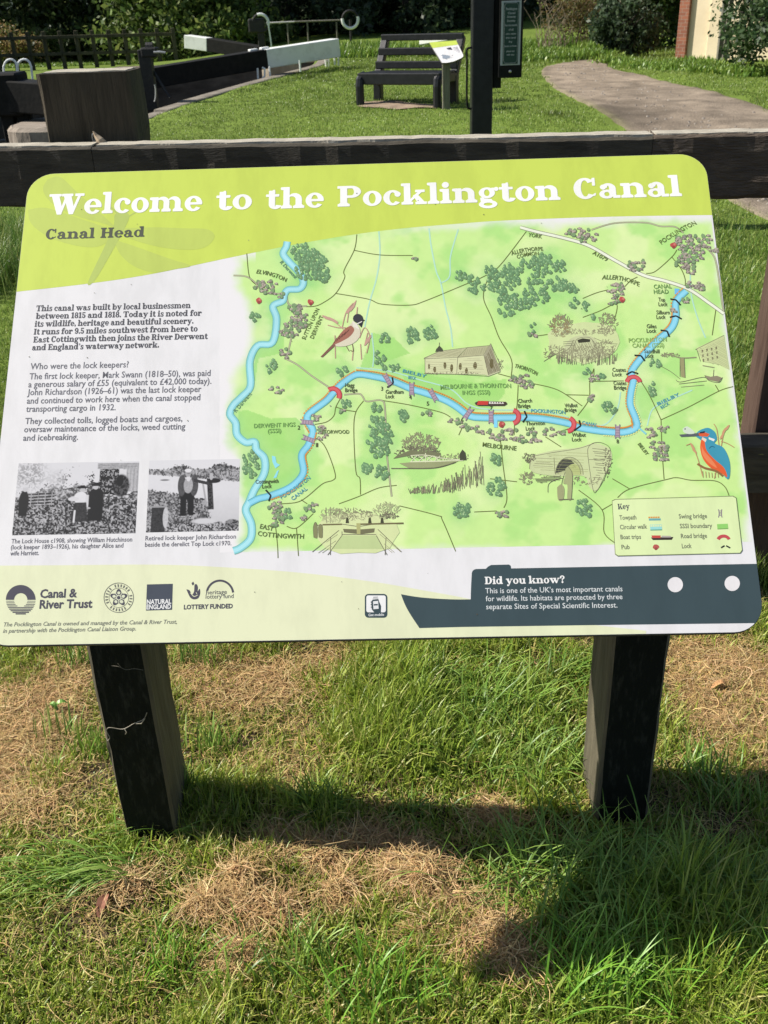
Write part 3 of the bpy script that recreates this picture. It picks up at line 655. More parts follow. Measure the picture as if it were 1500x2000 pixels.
I.stroke(CANAL, 14.5, (108, 178, 180)); I.stroke(CANAL, 11.2, (126, 204, 226)); I.stroke(CANAL, 7, (150, 220, 240))
I.stroke([(968, 818), (968, 835)], 7, (140, 220, 246)); I.stroke([(1248, 836), (1262, 848)], 4, (140, 210, 214))
I.stroke([(1322, 575), (1322, 564)], 9, (120, 190, 236)); I.done('canal', mapo)
# towpath dots and circular walk
def dots(I, line, off, step, size, rgb, i0=0.0, i1=1.0):
    P = np.array(catmull(line, 12)); seg = np.linalg.norm(np.diff(P, axis=0), axis=1); s = np.concatenate([[0], np.cumsum(seg)])
    for q in np.arange(s[-1] * i0, s[-1] * i1, step):
        p = np.array([np.interp(q, s, P[:, 0]), np.interp(q, s, P[:, 1])]); p2 = np.array([np.interp(q + 1, s, P[:, 0]), np.interp(q + 1, s, P[:, 1])])
        d = nrm(p2 - p); n = np.array([-d[1], d[0]]); c = p + n * off
        I.poly([tuple(c + d * a * size + n * b * size) for a, b in ((-.6, -.45), (.6, -.45), (.6, .45), (-.6, .45))], rgb)
I = Ink(4); OR = (226, 150, 70)
I2pts = CANAL
dots(I, CANAL[2:8], 8, 4.6, 3, OR); dots(I, CANAL[7:14], -8, 4.6, 3, OR); dots(I, CANAL[13:31], -9, 4.6, 3.2, OR); dots(I, CANAL[29:], -8, 4.4, 2.8, OR)
dots(I, CANAL[27:35], 8, 4.6, 2.6, (240, 240, 150)); I.done('towpath', mapo)
# trees and houses
T0, T1, T2, T3 = (112, 138, 98), (116, 156, 110), (148, 184, 132), (184, 210, 156)
for q, (x, y, a, b) in enumerate(FOREST):
    I = Ink(5); r = random.Random(q + 5); n = max(5, int(a * b / 11)); pts = []
    for k in range(n):
        t = r.random() * 6.283; d = math.sqrt(r.random()); pts.append((x + a * d * math.cos(t), y + b * d * math.sin(t)))
    for px, py in sorted(pts, key=lambda p: p[1]):
        h = 2.9 + r.random() * 2.1
        I.blob(px + 1.2, py + h * .35, h * .95, h * .75, T0, 7, .2, 0, r.random()); I.blob(px, py - h * .1, h * .78, h * (1.0 if r.random() < .75 else 1.45), T1 if r.random() < .6 else (106, 144, 104), 7, .14, 0, r.random())
        I.blob(px - h * .22, py - h * .32, h * .38, h * .42, T2 if r.random() < .7 else T3, 6, .2, 0, r.random())
    I.done('wood_symbol', mapo)
for q, (x, y, a, b) in enumerate(VILLAGE):
    I = Ink(5); r = random.Random(q + 50); n = max(4, int(a * b / 9)); pts = []
    for k in range(n):
        t = r.random() * 6.283; d = math.sqrt(r.random()); pts.append((x + a * d * math.cos(t) * 1.05, y + b * d * math.sin(t) * 1.05))
    for px, py in sorted(pts, key=lambda p: p[1]):
        w = 3.2 + r.random() * 1.8; h = 2.3
        if r.random() < .3:
            I.blob(px + .6, py + 1, 3.8, 3.6, (104, 124, 92), 7, .25, 0, r.random()); I.blob(px, py - .6, 3.2, 3.6, (136, 164, 118), 7, .25, 0, r.random()); continue
        I.poly([(px - w, py + h), (px - w, py - h * .2), (px + w * .2, py - h * .4), (px + w, py + h * .2), (px + w, py + h * 1.5), (px, py + h * 1.2)], (124, 118, 104))
        I.poly([(px - w * .8, py), (px - w * .2, py - h * 1.1), (px + w, py - h * .5), (px + w * .5, py + h * .4)], r.choice([(172, 162, 148), (158, 150, 138), (186, 170, 156), (146, 140, 130), (192, 180, 164)]))
        I.poly([(px - w * .5, py + h * .2), (px + w * .1, py + h * .4), (px + w * .1, py + h * .95), (px - w * .5, py + h * .8)], (208, 202, 182))
    I.done('village_symbol', mapo)
# pubs, bridges, locks
for x, y in ((505, 587), (606, 590), (1315, 479), (1215, 585), (980, 829)):
    I = Ink(6); I.blob(x, y, 6, 5.6, (192, 92, 84), 9, .18); I.blob(x + 2, y - 1.5, 2.2, 2.4, (214, 130, 116), 7, .1); I.blob(x + .5, y + 4, 3.2, 3, (160, 76, 72), 7, .1); I.done('pub_symbol', mapo)
def arcbridge(x, y, ang, r=15, w=10):
    pts = [(x + math.cos(t) * r, y + math.sin(t) * r) for t in np.radians(np.linspace(ang - 78, ang + 78, 12))]
    I = Ink(6); I.stroke(pts, w, (196, 74, 80), smooth=False); I.stroke(pts, w * .55, (222, 104, 106), smooth=False); I.done('road_bridge_symbol', mapo)
arcbridge(650, 772, -50, 13, 10); arcbridge(1000, 814, 0, 13, 10); arcbridge(1108, 829, 10, 13, 10); arcbridge(1237, 749, -90, 13, 9)
for x, y, a in ((757, 742, 60), (804, 760, 90), (846, 772, 60), (914, 808, -55), (959, 814, 90), (1206, 843, 90), (600, 825, 5), (603, 858, 20)):
    d = np.array([math.cos(math.radians(a)), math.sin(math.radians(a))]); n = np.array([-d[1], d[0]]); c = np.array([x, y])
    I = Ink(6)
    for s in (-1, 1): I.stroke([tuple(c + n * s * 4.2 - d * 14), tuple(c + n * s * 3.4), tuple(c + n * s * 4.2 + d * 14)], 2.2, (150, 132, 146))
    I.poly([tuple(c + n * u * 3.2 + d * w * 11) for u, w in ((-1, -1), (1, -1), (1, 1), (-1, 1))], (182, 160, 172))
    for w in (-.6, -.2, .2, .6): I.stroke([tuple(c - n * 4 + d * w * 13), tuple(c + n * 4 + d * w * 13)], 1.3, (140, 124, 140))
    I.done('swing_bridge_symbol', mapo)
for p in ([(766, 737), (768, 748), (756, 757)], [(1024, 803), (1029, 814), (1021, 825)], [(1131, 821), (1134, 832), (1121, 841)], [(519, 957), (529, 968), (525, 979)], [(1309, 584), (1320, 586), (1329, 596)], [(1308, 620), (1320, 617), (1331, 623)], [(1290, 645), (1303, 647), (1307, 658)], [(1239, 694), (1252, 695), (1259, 705)], [(1223, 732), (1234, 726), (1246, 730)]):
    I = Ink(6); I.stroke(p[:2], 3.2, (44, 46, 44)); I.stroke(p[1:], 3.2, (44, 46, 44)); I.done('lock_symbol', mapo)
I = Ink(6)   # trip boat
I.poly([(927, 787), (935, 783), (988, 785), (991, 789), (985, 793), (935, 793), (929, 791)], (76, 62, 56)); I.poly([(934, 783), (954, 783.5), (953, 791), (931, 791)], (206, 72, 62)); I.poly([(955, 784.5), (985, 786), (984, 789), (955, 789)], (238, 232, 220))
for x in range(958, 984, 5): I.poly([(x, 785.5), (x + 2.4, 785.6), (x + 2.4, 788), (x, 788)], (92, 78, 70))
I.done('trip_boat_symbol', mapo)
# place names
LB = (108, 122, 68); LB2 = (128, 172, 96); LK = (86, 92, 62); BLU = (86, 160, 178)
for t, a, b, s, c, arc in (('ELVINGTON', (500, 534), (558, 551), 8, LB, .35), ('SUTTON UPON', (596, 664), (624, 604), 7.5, LB, 0), ('DERWENT', (612, 662), (632, 618), 7.5, LB, 0), ('YORK', (1031, 462), (1058, 466), 7.5, LB, 0), ('ALLERTHORPE', (999, 499), (1061, 490), 7.5, LB, .4), ('COMMON', (1010, 506), (1053, 499), 7.5, LB, .3), ('A1079', (1156, 496), (1184, 511), 7.5, LB, 0), ('ALLERTHORPE', (1175, 546), (1248, 560), 8.5, LB, .6), ('POCKLINGTON', (1292, 478), (1361, 438), 8.5, LB, .25),
    ('CANAL', (1277, 564), (1312, 563), 8, (116, 156, 88), 0), ('HEAD', (1277, 574), (1306, 573.5), 8, (116, 156, 88), 0), ('THORNTON', (1004, 718), (1048, 734), 7.5, LB, .3), ('MELBOURNE & THORNTON', (860, 761), (998, 758), 8.5, LB2, .2), ('INGS (SSSI)', (903, 771), (957, 770), 8, LB2, 0), ('DERWENT INGS', (496, 836), (577, 833), 8, LB2, 0), ('(SSSI)', (523, 846), (549, 845), 8, LB2, 0), ('STORWOOD', (628, 847), (682, 847), 7, LB, 0), ('MELBOURNE', (942, 872), (1008, 880), 8.5, LB, -.1), ('EAST', (507, 1032), (533, 1037), 9, LB, 0), ('COTTINGWITH', (503, 1046), (593, 1052), 9, LB, -.2), ('POCKLINGTON', (550, 975), (607, 935), 7.5, BLU, -.2), ('CANAL', (572, 978), (601, 956), 7.5, BLU, 0), ('POCKLINGTON', (1037, 806), (1104, 809), 7, BLU, .1), ('CANAL', (1136, 829), (1166, 834), 7, BLU, 0), ('R Derwent', (461, 806), (492, 770), 7, (110, 150, 120), 0), ('R Derwent', (546, 513), (576, 545), 7, (110, 150, 120), 0), ('POCKLINGTON', (1228, 669), (1302, 667), 8, (150, 186, 100), 0), ('CANAL (SSSI)', (1235, 679), (1297, 678), 8, (150, 186, 100), 0), ('BIELBY', (1245, 868), (1262, 890), 6.5, LB, 0), ('BIELBY', (1285, 792), (1328, 772), 6, BLU, 0), ('BECK', (1292, 799), (1308, 790), 6, BLU, 0), ('BECK', (797, 740), (812, 742), 6, BLU, 0), ('BIELBY', (786, 727), (832, 738), 6, BLU, 0)):
    I = Ink(6); text_on(I, t, a, b, s, c, bold=.012, arc=arc); I.done('place_name', mapo)
for t, a, b in (('Hagg', (674, 756), (692, 756)), ('Bridge', (674, 766), (698, 765.5)), ('Gardham', (753, 769), (788, 769)), ('Lock', (753, 778), (770, 778)), ('Cottingwith', (499, 945), (544, 943)), ('Lock', (512, 954), (531, 953)), ('Church', (1012, 787), (1039, 786)), ('Bridge', (1012, 797), (1036, 796)), ('Thornton', (1027, 831), (1064, 830)), ('Lock', (1027, 841), (1045, 840)), ('Walbut', (1103, 796), (1128, 795)), ('Bridge', (1103, 805), (1126, 804)), ('Walbut', (1117, 853), (1144, 853)), ('Lock', (1117, 862), (1136, 862)), ('Top', (1286, 589), (1299, 589)), ('Lock', (1286, 598), (1304, 598)), ('Silburn', (1282, 614), (1308, 614)), ('Lock', (1282, 623), (1300, 623)), ('Giles', (1263, 641), (1282, 641)), ('Lock', (1263, 650), (1282, 650)), ('Sandhill', (1258, 690), (1288, 690)), ('Lock', (1260, 699), (1277, 699)), ('Coates', (1196, 726), (1222, 726)), ('Lock', (1196, 735), (1215, 735)), ('Coates', (1198, 752), (1223, 752)), ('Bridge', (1199, 761), (1223, 761)), ('3', (744, 763), (748, 763)), ('4', (799, 780), (804, 780)), ('5', (833, 792), (838, 792)), ('6', (900, 824), (905, 824)), ('7', (957, 801), (962, 801)), ('8', (1204, 866), (1209, 866)), ('2', (581, 839), (586, 839)), ('1', (617, 873), (621, 873))):
    I = Ink(6); text_on(I, t, a, b, 7.6, LK, bold=.012); I.done('structure_name', mapo)
# reed bunting
I = Ink(5)
for p in ([(635, 622), (652, 628), (672, 645)], [(668, 640), (676, 610), (690, 592)], [(654, 655), (655, 700)], [(702, 660), (712, 640), (722, 658), (716, 690)], [(704, 672), (706, 702)], [(640, 635), (660, 640), (675, 640)], [(682, 600), (678, 630)], [(698, 600), (696, 618)], [(718, 650), (712, 675)], [(690, 680), (688, 704)]): I.stroke(p, 1.8, (200, 160, 140))
for x, y, r in ((650, 625, .5), (684, 604, -.9), (690, 598, -1.1), (718, 665, -1.0), (640, 622, .4)): I.blob(x, y, 12, 2.8, (204, 164, 146), 8, .2, r)
I.poly(catmull([(690, 627), (702, 640), (703, 655), (694, 668), (676, 676), (655, 675), (664, 656), (680, 638), (690, 627)]), (222, 214, 188)); I.poly(catmull([(686, 636), (692, 645), (680, 660), (650, 674), (660, 658), (674, 642), (686, 636)]), (168, 112, 94)); I.poly([(650, 672), (656, 674), (630, 698), (626, 697)], (136, 96, 84))
for k in range(5): I.stroke([(682 - k * 6, 644 + k * 4), (672 - k * 5, 655 + k * 4)], 1.3, (92, 60, 52))
I.blob(699, 622, 10, 9, (66, 66, 70), 12, .04); I.poly([(700, 628), (710, 626), (706, 640), (700, 634)], (54, 54, 58)); I.poly([(707, 622), (713, 626), (707, 628)], (64, 62, 62)); I.stroke([(697, 633), (707, 628)], 2, (240, 236, 226)); I.poly([(688, 626), (698, 634), (702, 644), (690, 638)], (236, 230, 214))
I.stroke([(688, 672), (690, 686), (684, 684)], 1.4, (120, 90, 80)); I.stroke([(676, 676), (682, 686)], 1.4, (120, 90, 80)); I.done('reed_bunting_drawing', mapo)
# kingfisher
I = Ink(5)
for p in ([(1404, 870), (1400, 840), (1394, 828)], [(1395, 935), (1405, 890), (1414, 840)], [(1352, 868), (1364, 900), (1372, 930)], [(1408, 862), (1420, 866), (1434, 874)], [(1350, 866), (1340, 870)]): I.stroke(p, 1.6, (196, 150, 110))
for x, y, r in ((1414, 842, -1.0), (1410, 852, -1.0), (1420, 836, -.9), (1356, 880, 1.0), (1352, 872, 1.0)): I.blob(x, y, 8, 2.6, (208, 160, 120), 7, .2, r)
I.poly(catmull([(1364, 842), (1372, 838), (1384, 836), (1396, 844), (1400, 858), (1396, 866), (1412, 874), (1422, 892), (1426, 912), (1424, 934), (1416, 932), (1400, 905), (1380, 885), (1370, 862), (1358, 851), (1364, 842)]), (72, 158, 182))
I.poly(catmull([(1372, 852), (1368, 866), (1368, 880), (1374, 898), (1388, 914), (1408, 924), (1420, 932), (1414, 914), (1396, 898), (1380, 880), (1376, 862), (1372, 852)]), (232, 104, 58)); I.poly(catmull([(1370, 870), (1372, 888), (1384, 904), (1400, 914), (1390, 898), (1376, 882), (1370, 870)]), (242, 140, 92))
I.poly([(1326, 849), (1364, 846), (1366, 852), (1330, 853.5)], (96, 100, 106)); I.poly([(1364, 846), (1372, 843), (1386, 848), (1382, 853), (1366, 852)], (224, 100, 62)); I.poly([(1367, 844), (1377, 842), (1376, 846), (1366, 847)], (52, 52, 62)); I.poly([(1384, 854), (1396, 858), (1394, 862), (1384, 858)], (240, 238, 230)); I.poly([(1372, 854), (1380, 858), (1378, 864), (1370, 858)], (236, 222, 200))
I.poly(catmull([(1333, 838), (1341, 833), (1350, 838), (1357, 846), (1346, 848), (1336, 845), (1333, 838)]), (216, 228, 206)); I.blob(1338, 838, 1.6, 1.6, (80, 90, 100), 6, 0)
I.stroke([(1362, 906), (1376, 914), (1398, 920), (1412, 930)], 4.5, (150, 112, 70)); I.stroke([(1385, 876), (1390, 872), (1396, 874)], 1.4, (44, 96, 116))
for k in range(6): I.stroke([(1372 + k * 6, 920 + k), (1373 + k * 6, 933)], 1.3, (192, 160, 110))
I.done('kingfisher_drawing', mapo)
# pencil drawings
PN, PN2, PN3 = (116, 112, 92), (150, 148, 116), (180, 186, 140)
def hatch(I, poly, ang, gap, w, rgb, jit=1.5, seed=0):
    r = random.Random(seed); P = np.array(poly, float); d = np.array([math.cos(ang), math.sin(ang)]); n = np.array([-d[1], d[0]])
    s = P @ n
    for q in np.arange(s.min() + gap / 2, s.max(), gap):
        q += r.uniform(-.3, .3) * gap; xs = []
        for a, b in zip(P, np.roll(P, -1, 0)):
            sa, sb = a @ n - q, b @ n - q
            if sa * sb < 0: xs.append((a + (b - a) * sa / (sa - sb)) @ d)
        xs.sort()
        for a, b in zip(xs[::2], xs[1::2]):
            a += r.uniform(0, jit); b -= r.uniform(0, jit)
            if b > a + 1: I.stroke([tuple(n * q + d * a), tuple(n * q + d * b)], w, rgb, smooth=False)
def scrub(I, x, y, a, b, n, rgb, size=3.5, seed=0):
    r = random.Random(seed)
    for k in range(n):
        t = r.random() * 6.283; d = math.sqrt(r.random()); px, py = x + a * d * math.cos(t), y + b * d * math.sin(t); u = r.random() * 6.28
        I.stroke([(px, py), (px + size * math.cos(u), py - abs(size * math.sin(u)))], .9 + r.random() * .6, rgb, smooth=False)
I = Ink(4)   # church
I.poly([(829, 700), (874, 693), (898, 697), (942, 693), (958, 672), (966, 700), (976, 727), (954, 735), (946, 732), (830, 729)], (216, 219, 172)); I.poly([(828, 699), (858, 686), (912, 679), (894, 697)], (194, 194, 152)); I.poly([(894, 699), (913, 679), (957, 675), (945, 693)], (188, 187, 146)); I.poly([(945, 694), (958, 671), (968, 700), (978, 724), (954, 733)], (172, 168, 138))
for p in ([(828, 700), (858, 686), (913, 679), (894, 698)], [(894, 698), (944, 694), (958, 671), (980, 720)], [(830, 700), (830, 729)], [(894, 698), (892, 730)], [(945, 694), (954, 733)], [(828, 730), (892, 731), (954, 735), (978, 726)], [(828, 701), (894, 698)], [(912, 679), (957, 675)]): I.stroke(p, 1.0, PN, smooth=False)
I.poly([(850, 687), (852, 682), (858, 675), (864, 681), (866, 687)], (80, 82, 66)); I.stroke([(858, 676), (858, 669)], 1.0, PN)
for x, y, w, h in ((838, 716, 2, 6), (849, 722, 3, 6), (869, 714, 3, 7), (882, 719, 3, 8), (899, 716, 3, 7), (911, 724, 3, 6), (928, 714, 4, 7), (960, 710, 4, 10)): I.blob(x, y, w, h, (110, 102, 66), 8, .1)
hatch(I, [(830, 704), (892, 701), (890, 728), (832, 727)], .03, 4.6, .7, (172, 168, 134), 10, 51); hatch(I, [(896, 702), (944, 698), (948, 730), (894, 728)], .03, 4.6, .7, (172, 168, 134), 10, 52); hatch(I, [(832, 698), (858, 687), (910, 680), (894, 696)], -.3, 2.6, .7, (166, 164, 128), 6, 53); hatch(I, [(896, 697), (914, 680), (956, 676), (944, 692)], 1.9, 3.0, .7, (164, 162, 126), 3, 54); hatch(I, [(945, 700), (958, 680), (975, 724), (954, 732)], 1.2, 2.4, .9, (120, 112, 82), seed=4); scrub(I, 975, 715, 8, 12, 26, PN2, seed=3); scrub(I, 880, 730, 60, 2, 40, PN2, 3, 8); I.done('church_drawing', mapo)
I = Ink(4)   # stone bridge with reeds, upper right
I.blob(1140, 668, 72, 40, (213, 226, 164), 16, .12)
scrub(I, 1095, 638, 22, 22, 170, PN2, 6, 1); scrub(I, 1095, 640, 20, 20, 90, (152, 136, 96), 5, 2); scrub(I, 1186, 636, 18, 22, 130, PN2, 6, 3)
I.poly(catmull([(1098, 690), (1108, 668), (1122, 658), (1142, 655), (1160, 660), (1172, 676), (1182, 694), (1140, 700), (1098, 690)]), (202, 208, 160)); hatch(I, [(1100, 690), (1120, 664), (1160, 664), (1180, 692)], 1.1, 4, .9, PN2, 4, 5); I.poly([(1128, 664), (1138, 661), (1153, 663), (1152, 668), (1130, 670)], (66, 66, 52))
I.stroke([(1122, 676), (1128, 662), (1152, 660), (1166, 680), (1176, 700)], 1.0, PN); I.stroke([(1160, 660), (1185, 670), (1206, 672)], 1.0, PN); I.stroke([(1062, 706), (1085, 692), (1110, 682), (1120, 664)], 1.0, PN)
for k in range(3): I.stroke([(1100, 668 + k * 4), (1122, 666 + k * 4)], 1.1, PN)
r = random.Random(3)
for k in range(90): x = 1088 + r.random() * 116; y = 702 + r.random() * 14 - abs(x - 1140) * .06; I.stroke([(x, y), (x + r.uniform(-2, 2), y - 8 - r.random() * 14)], 1.1, PN if r.random() < .5 else PN2, smooth=False)
scrub(I, 1085, 690, 22, 14, 110, PN2, 5, 6); scrub(I, 1140, 690, 40, 14, 120, PN2, 5, 36); scrub(I, 1180, 682, 22, 16, 110, PN2, 5, 37); scrub(I, 1140, 650, 40, 6, 60, PN2, 4, 38); I.done('arched_bridge_drawing', mapo)
I = Ink(4)   # warehouse and barge
I.poly([(1360, 680), (1414, 655), (1424, 722), (1404, 712), (1372, 706)], (208, 218, 158)); I.stroke([(1358, 683), (1414, 655)], 1.05, PN, smooth=False); I.stroke([(1361, 683), (1368, 706)], 1.0, PN, smooth=False)
for k in range(4):
    for j in range(3): I.poly([(1370 + k * 9 + j, 684 - k * 2 + j * 9), (1373 + k * 9 + j, 683 - k * 2 + j * 9), (1373.6 + k * 9 + j, 688 - k * 2 + j * 9), (1370.6 + k * 9 + j, 689 - k * 2 + j * 9)], (112, 104, 80))
hatch(I, [(1362, 684), (1414, 660), (1422, 718), (1372, 706)], .5, 3, .8, PN3, seed=7)
I.poly([(1328, 699), (1336, 699), (1338, 738), (1330, 736)], (160, 156, 112)); I.stroke([(1328, 698), (1328, 736)], 1.0, PN); I.stroke([(1336, 698), (1338, 738)], 1.0, PN); I.stroke([(1292, 696), (1305, 692), (1330, 699), (1360, 698)], 2.4, PN2); scrub(I, 1308, 694, 18, 4, 40, PN2, 3, 5)
I.stroke([(1292, 716), (1310, 726), (1328, 740)], 1.0, PN); I.stroke([(1320, 742), (1330, 746), (1372, 737), (1384, 742)], 1.05, PN); I.stroke([(1326, 750), (1380, 744)], 1.0, PN); I.stroke([(1330, 756), (1375, 752)], 1, PN2)
I.poly([(1376, 733), (1384, 742), (1404, 746), (1410, 738), (1400, 734), (1388, 736)], (150, 140, 116)); I.stroke([(1376, 733), (1384, 743), (1404, 747), (1411, 737)], 1.05, PN); I.stroke([(1372, 714), (1395, 718)], 1.8, PN2); I.stroke([(1393, 736), (1394, 722)], 1, PN); I.done('warehouse_drawing', mapo)
I = Ink(4)   # swing bridge and reeds
scrub(I, 822, 868, 36, 20, 260, PN2, 6, 11); scrub(I, 815, 884, 42, 12, 180, PN, 5, 12); scrub(I, 880, 893, 40, 6, 70, PN2, 4, 13)
I.poly([(768, 896), (800, 890), (862, 893), (860, 884), (800, 880), (775, 890)], (126, 128, 96)); I.poly([(780, 905), (820, 901), (900, 898), (885, 906), (860, 913), (800, 915)], (160, 166, 120)); I.stroke([(764, 915), (790, 915), (850, 914), (890, 903)], 2, PN)
W_ = (226, 230, 190)
I.stroke([(801, 902), (850, 901), (905, 899)], 2.2, W_); I.stroke([(802, 890), (831, 889), (870, 896), (900, 898)], 1.6, W_); I.stroke([(831, 885), (831, 903)], 1.8, W_)
for k in range(4): I.stroke([(802 + k * 15, 902), (815 + k * 15, 890)], 1.3, W_); I.stroke([(802 + k * 15, 890), (815 + k * 15, 902)], 1.3, W_)
I.poly([(898, 886), (903, 878), (909, 884), (911, 899), (898, 899)], (78, 80, 64)); r = random.Random(9)
for k in range(150): x = 800 + r.random() * 146; y = 962 - max(0, (x - 880)) * .2 + r.random() * 3; hh = (10 + (x - 800) * .22) * (.4 + .6 * r.random()); y -= r.random() * max(0, x - 850) * .35; I.stroke([(x, y), (x + r.uniform(-4, 5), y - hh)], 1.0, PN2 if r.random() < .6 else PN, smooth=False)
I.done('swing_bridge_drawing', mapo)
I = Ink(4)   # road bridge with walker
scrub(I, 1070, 925, 40, 8, 60, PN2, 4, 41)
I.poly(catmull([(1038, 890), (1080, 880), (1130, 874), (1160, 866), (1190, 876), (1194, 900), (1180, 930), (1165, 958), (1150, 950), (1140, 930), (1090, 930), (1040, 922), (1034, 900), (1038, 890)]), (208, 218, 164))
I.poly(arcpts(1112, 926, 26, 32, -2, 182, 16), (196, 204, 150)); I.poly(arcpts(1106, 922, 20, 26, 20, 185, 14), (84, 86, 76)); I.poly(arcpts(1120, 928, 15, 22, 0, 180, 12), (190, 200, 132)); I.stroke(arcpts(1112, 926, 27, 33, -2, 182, 18), 1.2, PN, smooth=False); I.stroke(arcpts(1112, 926, 22, 28, 0, 180, 18), 1.0, PN, smooth=False)
for p in ([(1036, 892), (1080, 884), (1130, 876), (1160, 866)], [(1150, 872), (1148, 888), (1158, 955), (1166, 958), (1184, 925), (1192, 880), (1178, 866), (1160, 865), (1150, 872)], [(1036, 900), (1034, 916)], [(1150, 898), (1192, 896)], [(1082, 894), (1084, 925)]): I.stroke(p, 1.05, PN)
hatch(I, [(1040, 892), (1150, 878), (1150, 925), (1042, 918)], .04, 6, .7, (160, 166, 112), 14, 44); hatch(I, [(1152, 874), (1190, 878), (1182, 925), (1164, 955)], .1, 4.5, 1, PN, 8, 3); hatch(I, [(1040, 896), (1080, 890), (1082, 920), (1040, 916)], .05, 5, .9, PN2, 8, 4); hatch(I, [(1040, 934), (1100, 928), (1098, 938), (1050, 945)], .0, 2, 1.1, PN, 8, 6)
scrub(I, 1034, 895, 12, 10, 60, PN, 4, 14); scrub(I, 1030, 935, 14, 12, 60, PN2, 5, 15); scrub(I, 1186, 905, 8, 30, 70, PN, 4, 16); scrub(I, 1140, 940, 40, 8, 60, PN2, 4, 18)
I.poly(catmull([(1104, 916), (1110, 911), (1114, 916), (1119, 926), (1117, 945), (1116, 975), (1108, 974), (1108, 948), (1100, 944), (1104, 928), (1104, 916)]), (172, 178, 128)); I.stroke([(1110, 912), (1118, 928), (1116, 974)], 1.0, PN); I.stroke([(1104, 922), (1097, 945), (1100, 974)], 1.0, PN); I.poly(catmull([(1088, 952), (1096, 946), (1102, 955), (1100, 975), (1090, 976), (1088, 952)]), (170, 172, 126)); I.stroke([(1070, 962), (1072, 945), (1088, 936), (1100, 934)], 1.0, PN); I.stroke([(1092, 976), (1120, 975)], 2, PN); I.done('road_bridge_drawing', mapo)
I = Ink(4)   # lock drawing
I.blob(700, 1040, 84, 42, (218, 228, 168), 16, .1)
scrub(I, 650, 1008, 26, 14, 120, PN3, 6, 21); scrub(I, 690, 1006, 40, 12, 140, PN2, 5, 22); scrub(I, 755, 1000, 24, 16, 130, PN3, 6, 23); scrub(I, 760, 1008, 18, 6, 50, PN, 4, 24)
for p in ([(636, 992), (638, 1022)], [(645, 990), (645, 1022)], [(752, 996), (755, 1008)]): I.stroke(p, 1.0, PN2)
I.poly([(670, 1033), (698, 1034), (698, 1043), (672, 1040)], (120, 118, 88)); I.poly([(704, 1034), (732, 1032), (731, 1040), (704, 1044)], (120, 118, 88)); I.poly([(668, 1046), (735, 1046), (748, 1072), (650, 1072)], (196, 212, 150)); I.poly([(696, 1022), (704, 1022), (704, 1044), (697, 1044)], (180, 180, 120))
for p in ([(618, 1026), (670, 1024), (696, 1028)], [(704, 1028), (740, 1022), (788, 1022)], [(668, 1044), (735, 1044)], [(668, 1046), (640, 1084)], [(735, 1046), (756, 1084)], [(662, 1036), (610, 1078)], [(738, 1034), (784, 1078)], [(646, 1050), (645, 1084)], [(754, 1050), (752, 1084)], [(668, 1038), (668, 1046)]): I.stroke(p, 1.3, PN, smooth=False)
I.stroke([(704, 1024), (788, 1022)], 3.2, (118, 110, 76)); I.stroke([(630, 1025), (668, 1024)], 3, (118, 110, 76))
for x in (678, 722, 746): I.poly([(x - 3, 1022), (x - 2, 1012), (x + 2, 1011), (x + 4, 1022)], (76, 76, 58))
for x, h in ((616, 30), (626, 26)): I.poly(catmull([(x - 3, 1050), (x - 4, 1030), (x, 1050 - h), (x + 4, 1030), (x + 4, 1050), (x - 3, 1050)]), (138, 138, 98)); I.stroke([(x - 3, 1050), (x - 4, 1030), (x, 1050 - h), (x + 4, 1030), (x + 4, 1050)], 1.0, PN)
hatch(I, [(612, 1078), (660, 1042), (664, 1046), (636, 1084)], -.6, 6, .9, PN2, 4, 31); hatch(I, [(740, 1040), (784, 1078), (758, 1084)], .7, 6, .9, PN2, 4, 32); I.done('lock_gates_drawing', mapo)
# key
I = Ink(7); kp = [(1195, 978), (1201, 975), (1432, 968.5), (1438, 972), (1450, 1075), (1446, 1081), (1206, 1086.5), (1201, 1083)]
I.poly(kp, (122, 132, 92)); 
kc = np.mean(kp, 0); I.poly([tuple(kc + (np.array(p) - kc) * np.array([.9915, .976])) for p in kp], (226, 242, 180)); key = I.done('map_key', mapo.parent)
I = Ink(8); text_on(I, 'Key', (1207, 995), (1230, 994), 11, DARK, slab=True, heavy=1.4)
for t, a, b in (('Towpath', (1210, 1015.5), (1243, 1014.6)), ('Circular walk', (1211, 1034), (1264, 1032.6)), ('Boat trips', (1212, 1053.4), (1252, 1052.6)), ('Pub', (1214, 1073), (1230, 1072.6)), ('Swing bridge', (1326, 1013), (1381, 1012)), ('SSSI boundary', (1328, 1032), (1391, 1031)), ('Road bridge', (1330, 1051.4), (1381, 1050.6)), ('Lock', (1332, 1071), (1351, 1070.4))):
    text_on(I, t, a, b, 8.6, (112, 118, 96), bold=.016)
I.poly([(1267, 1013), (1290, 1012.6), (1290.4, 1016.6), (1267.4, 1017)], (112, 176, 176)); dots(I, [(1268, 1010.8), (1290, 1010.4)], 0, 4.5, 3, OR)
I.poly([(1269, 1025), (1292, 1024.6), (1293, 1034), (1270, 1034.6)], (160, 222, 214)); I.stroke([(1270, 1035.5), (1293, 1035)], 2, (110, 170, 140)); dots(I, [(1272, 1027.5), (1292, 1027.2)], 0, 4.5, 3, (238, 240, 170))
I.poly([(1271, 1050), (1315, 1049), (1312, 1054.5), (1275, 1055)], (66, 56, 52)); I.poly([(1272, 1046), (1290, 1046), (1290, 1051), (1274, 1051)], (206, 84, 76)); I.poly([(1292, 1046.5), (1310, 1047), (1310, 1050), (1292, 1050)], (186, 176, 168))
I.poly([(1400, 1024), (1421, 1023), (1422, 1032), (1401, 1033)], (150, 212, 112)); I.stroke([(1401, 1033.5), (1422, 1032.6)], 1.4, (120, 160, 90))
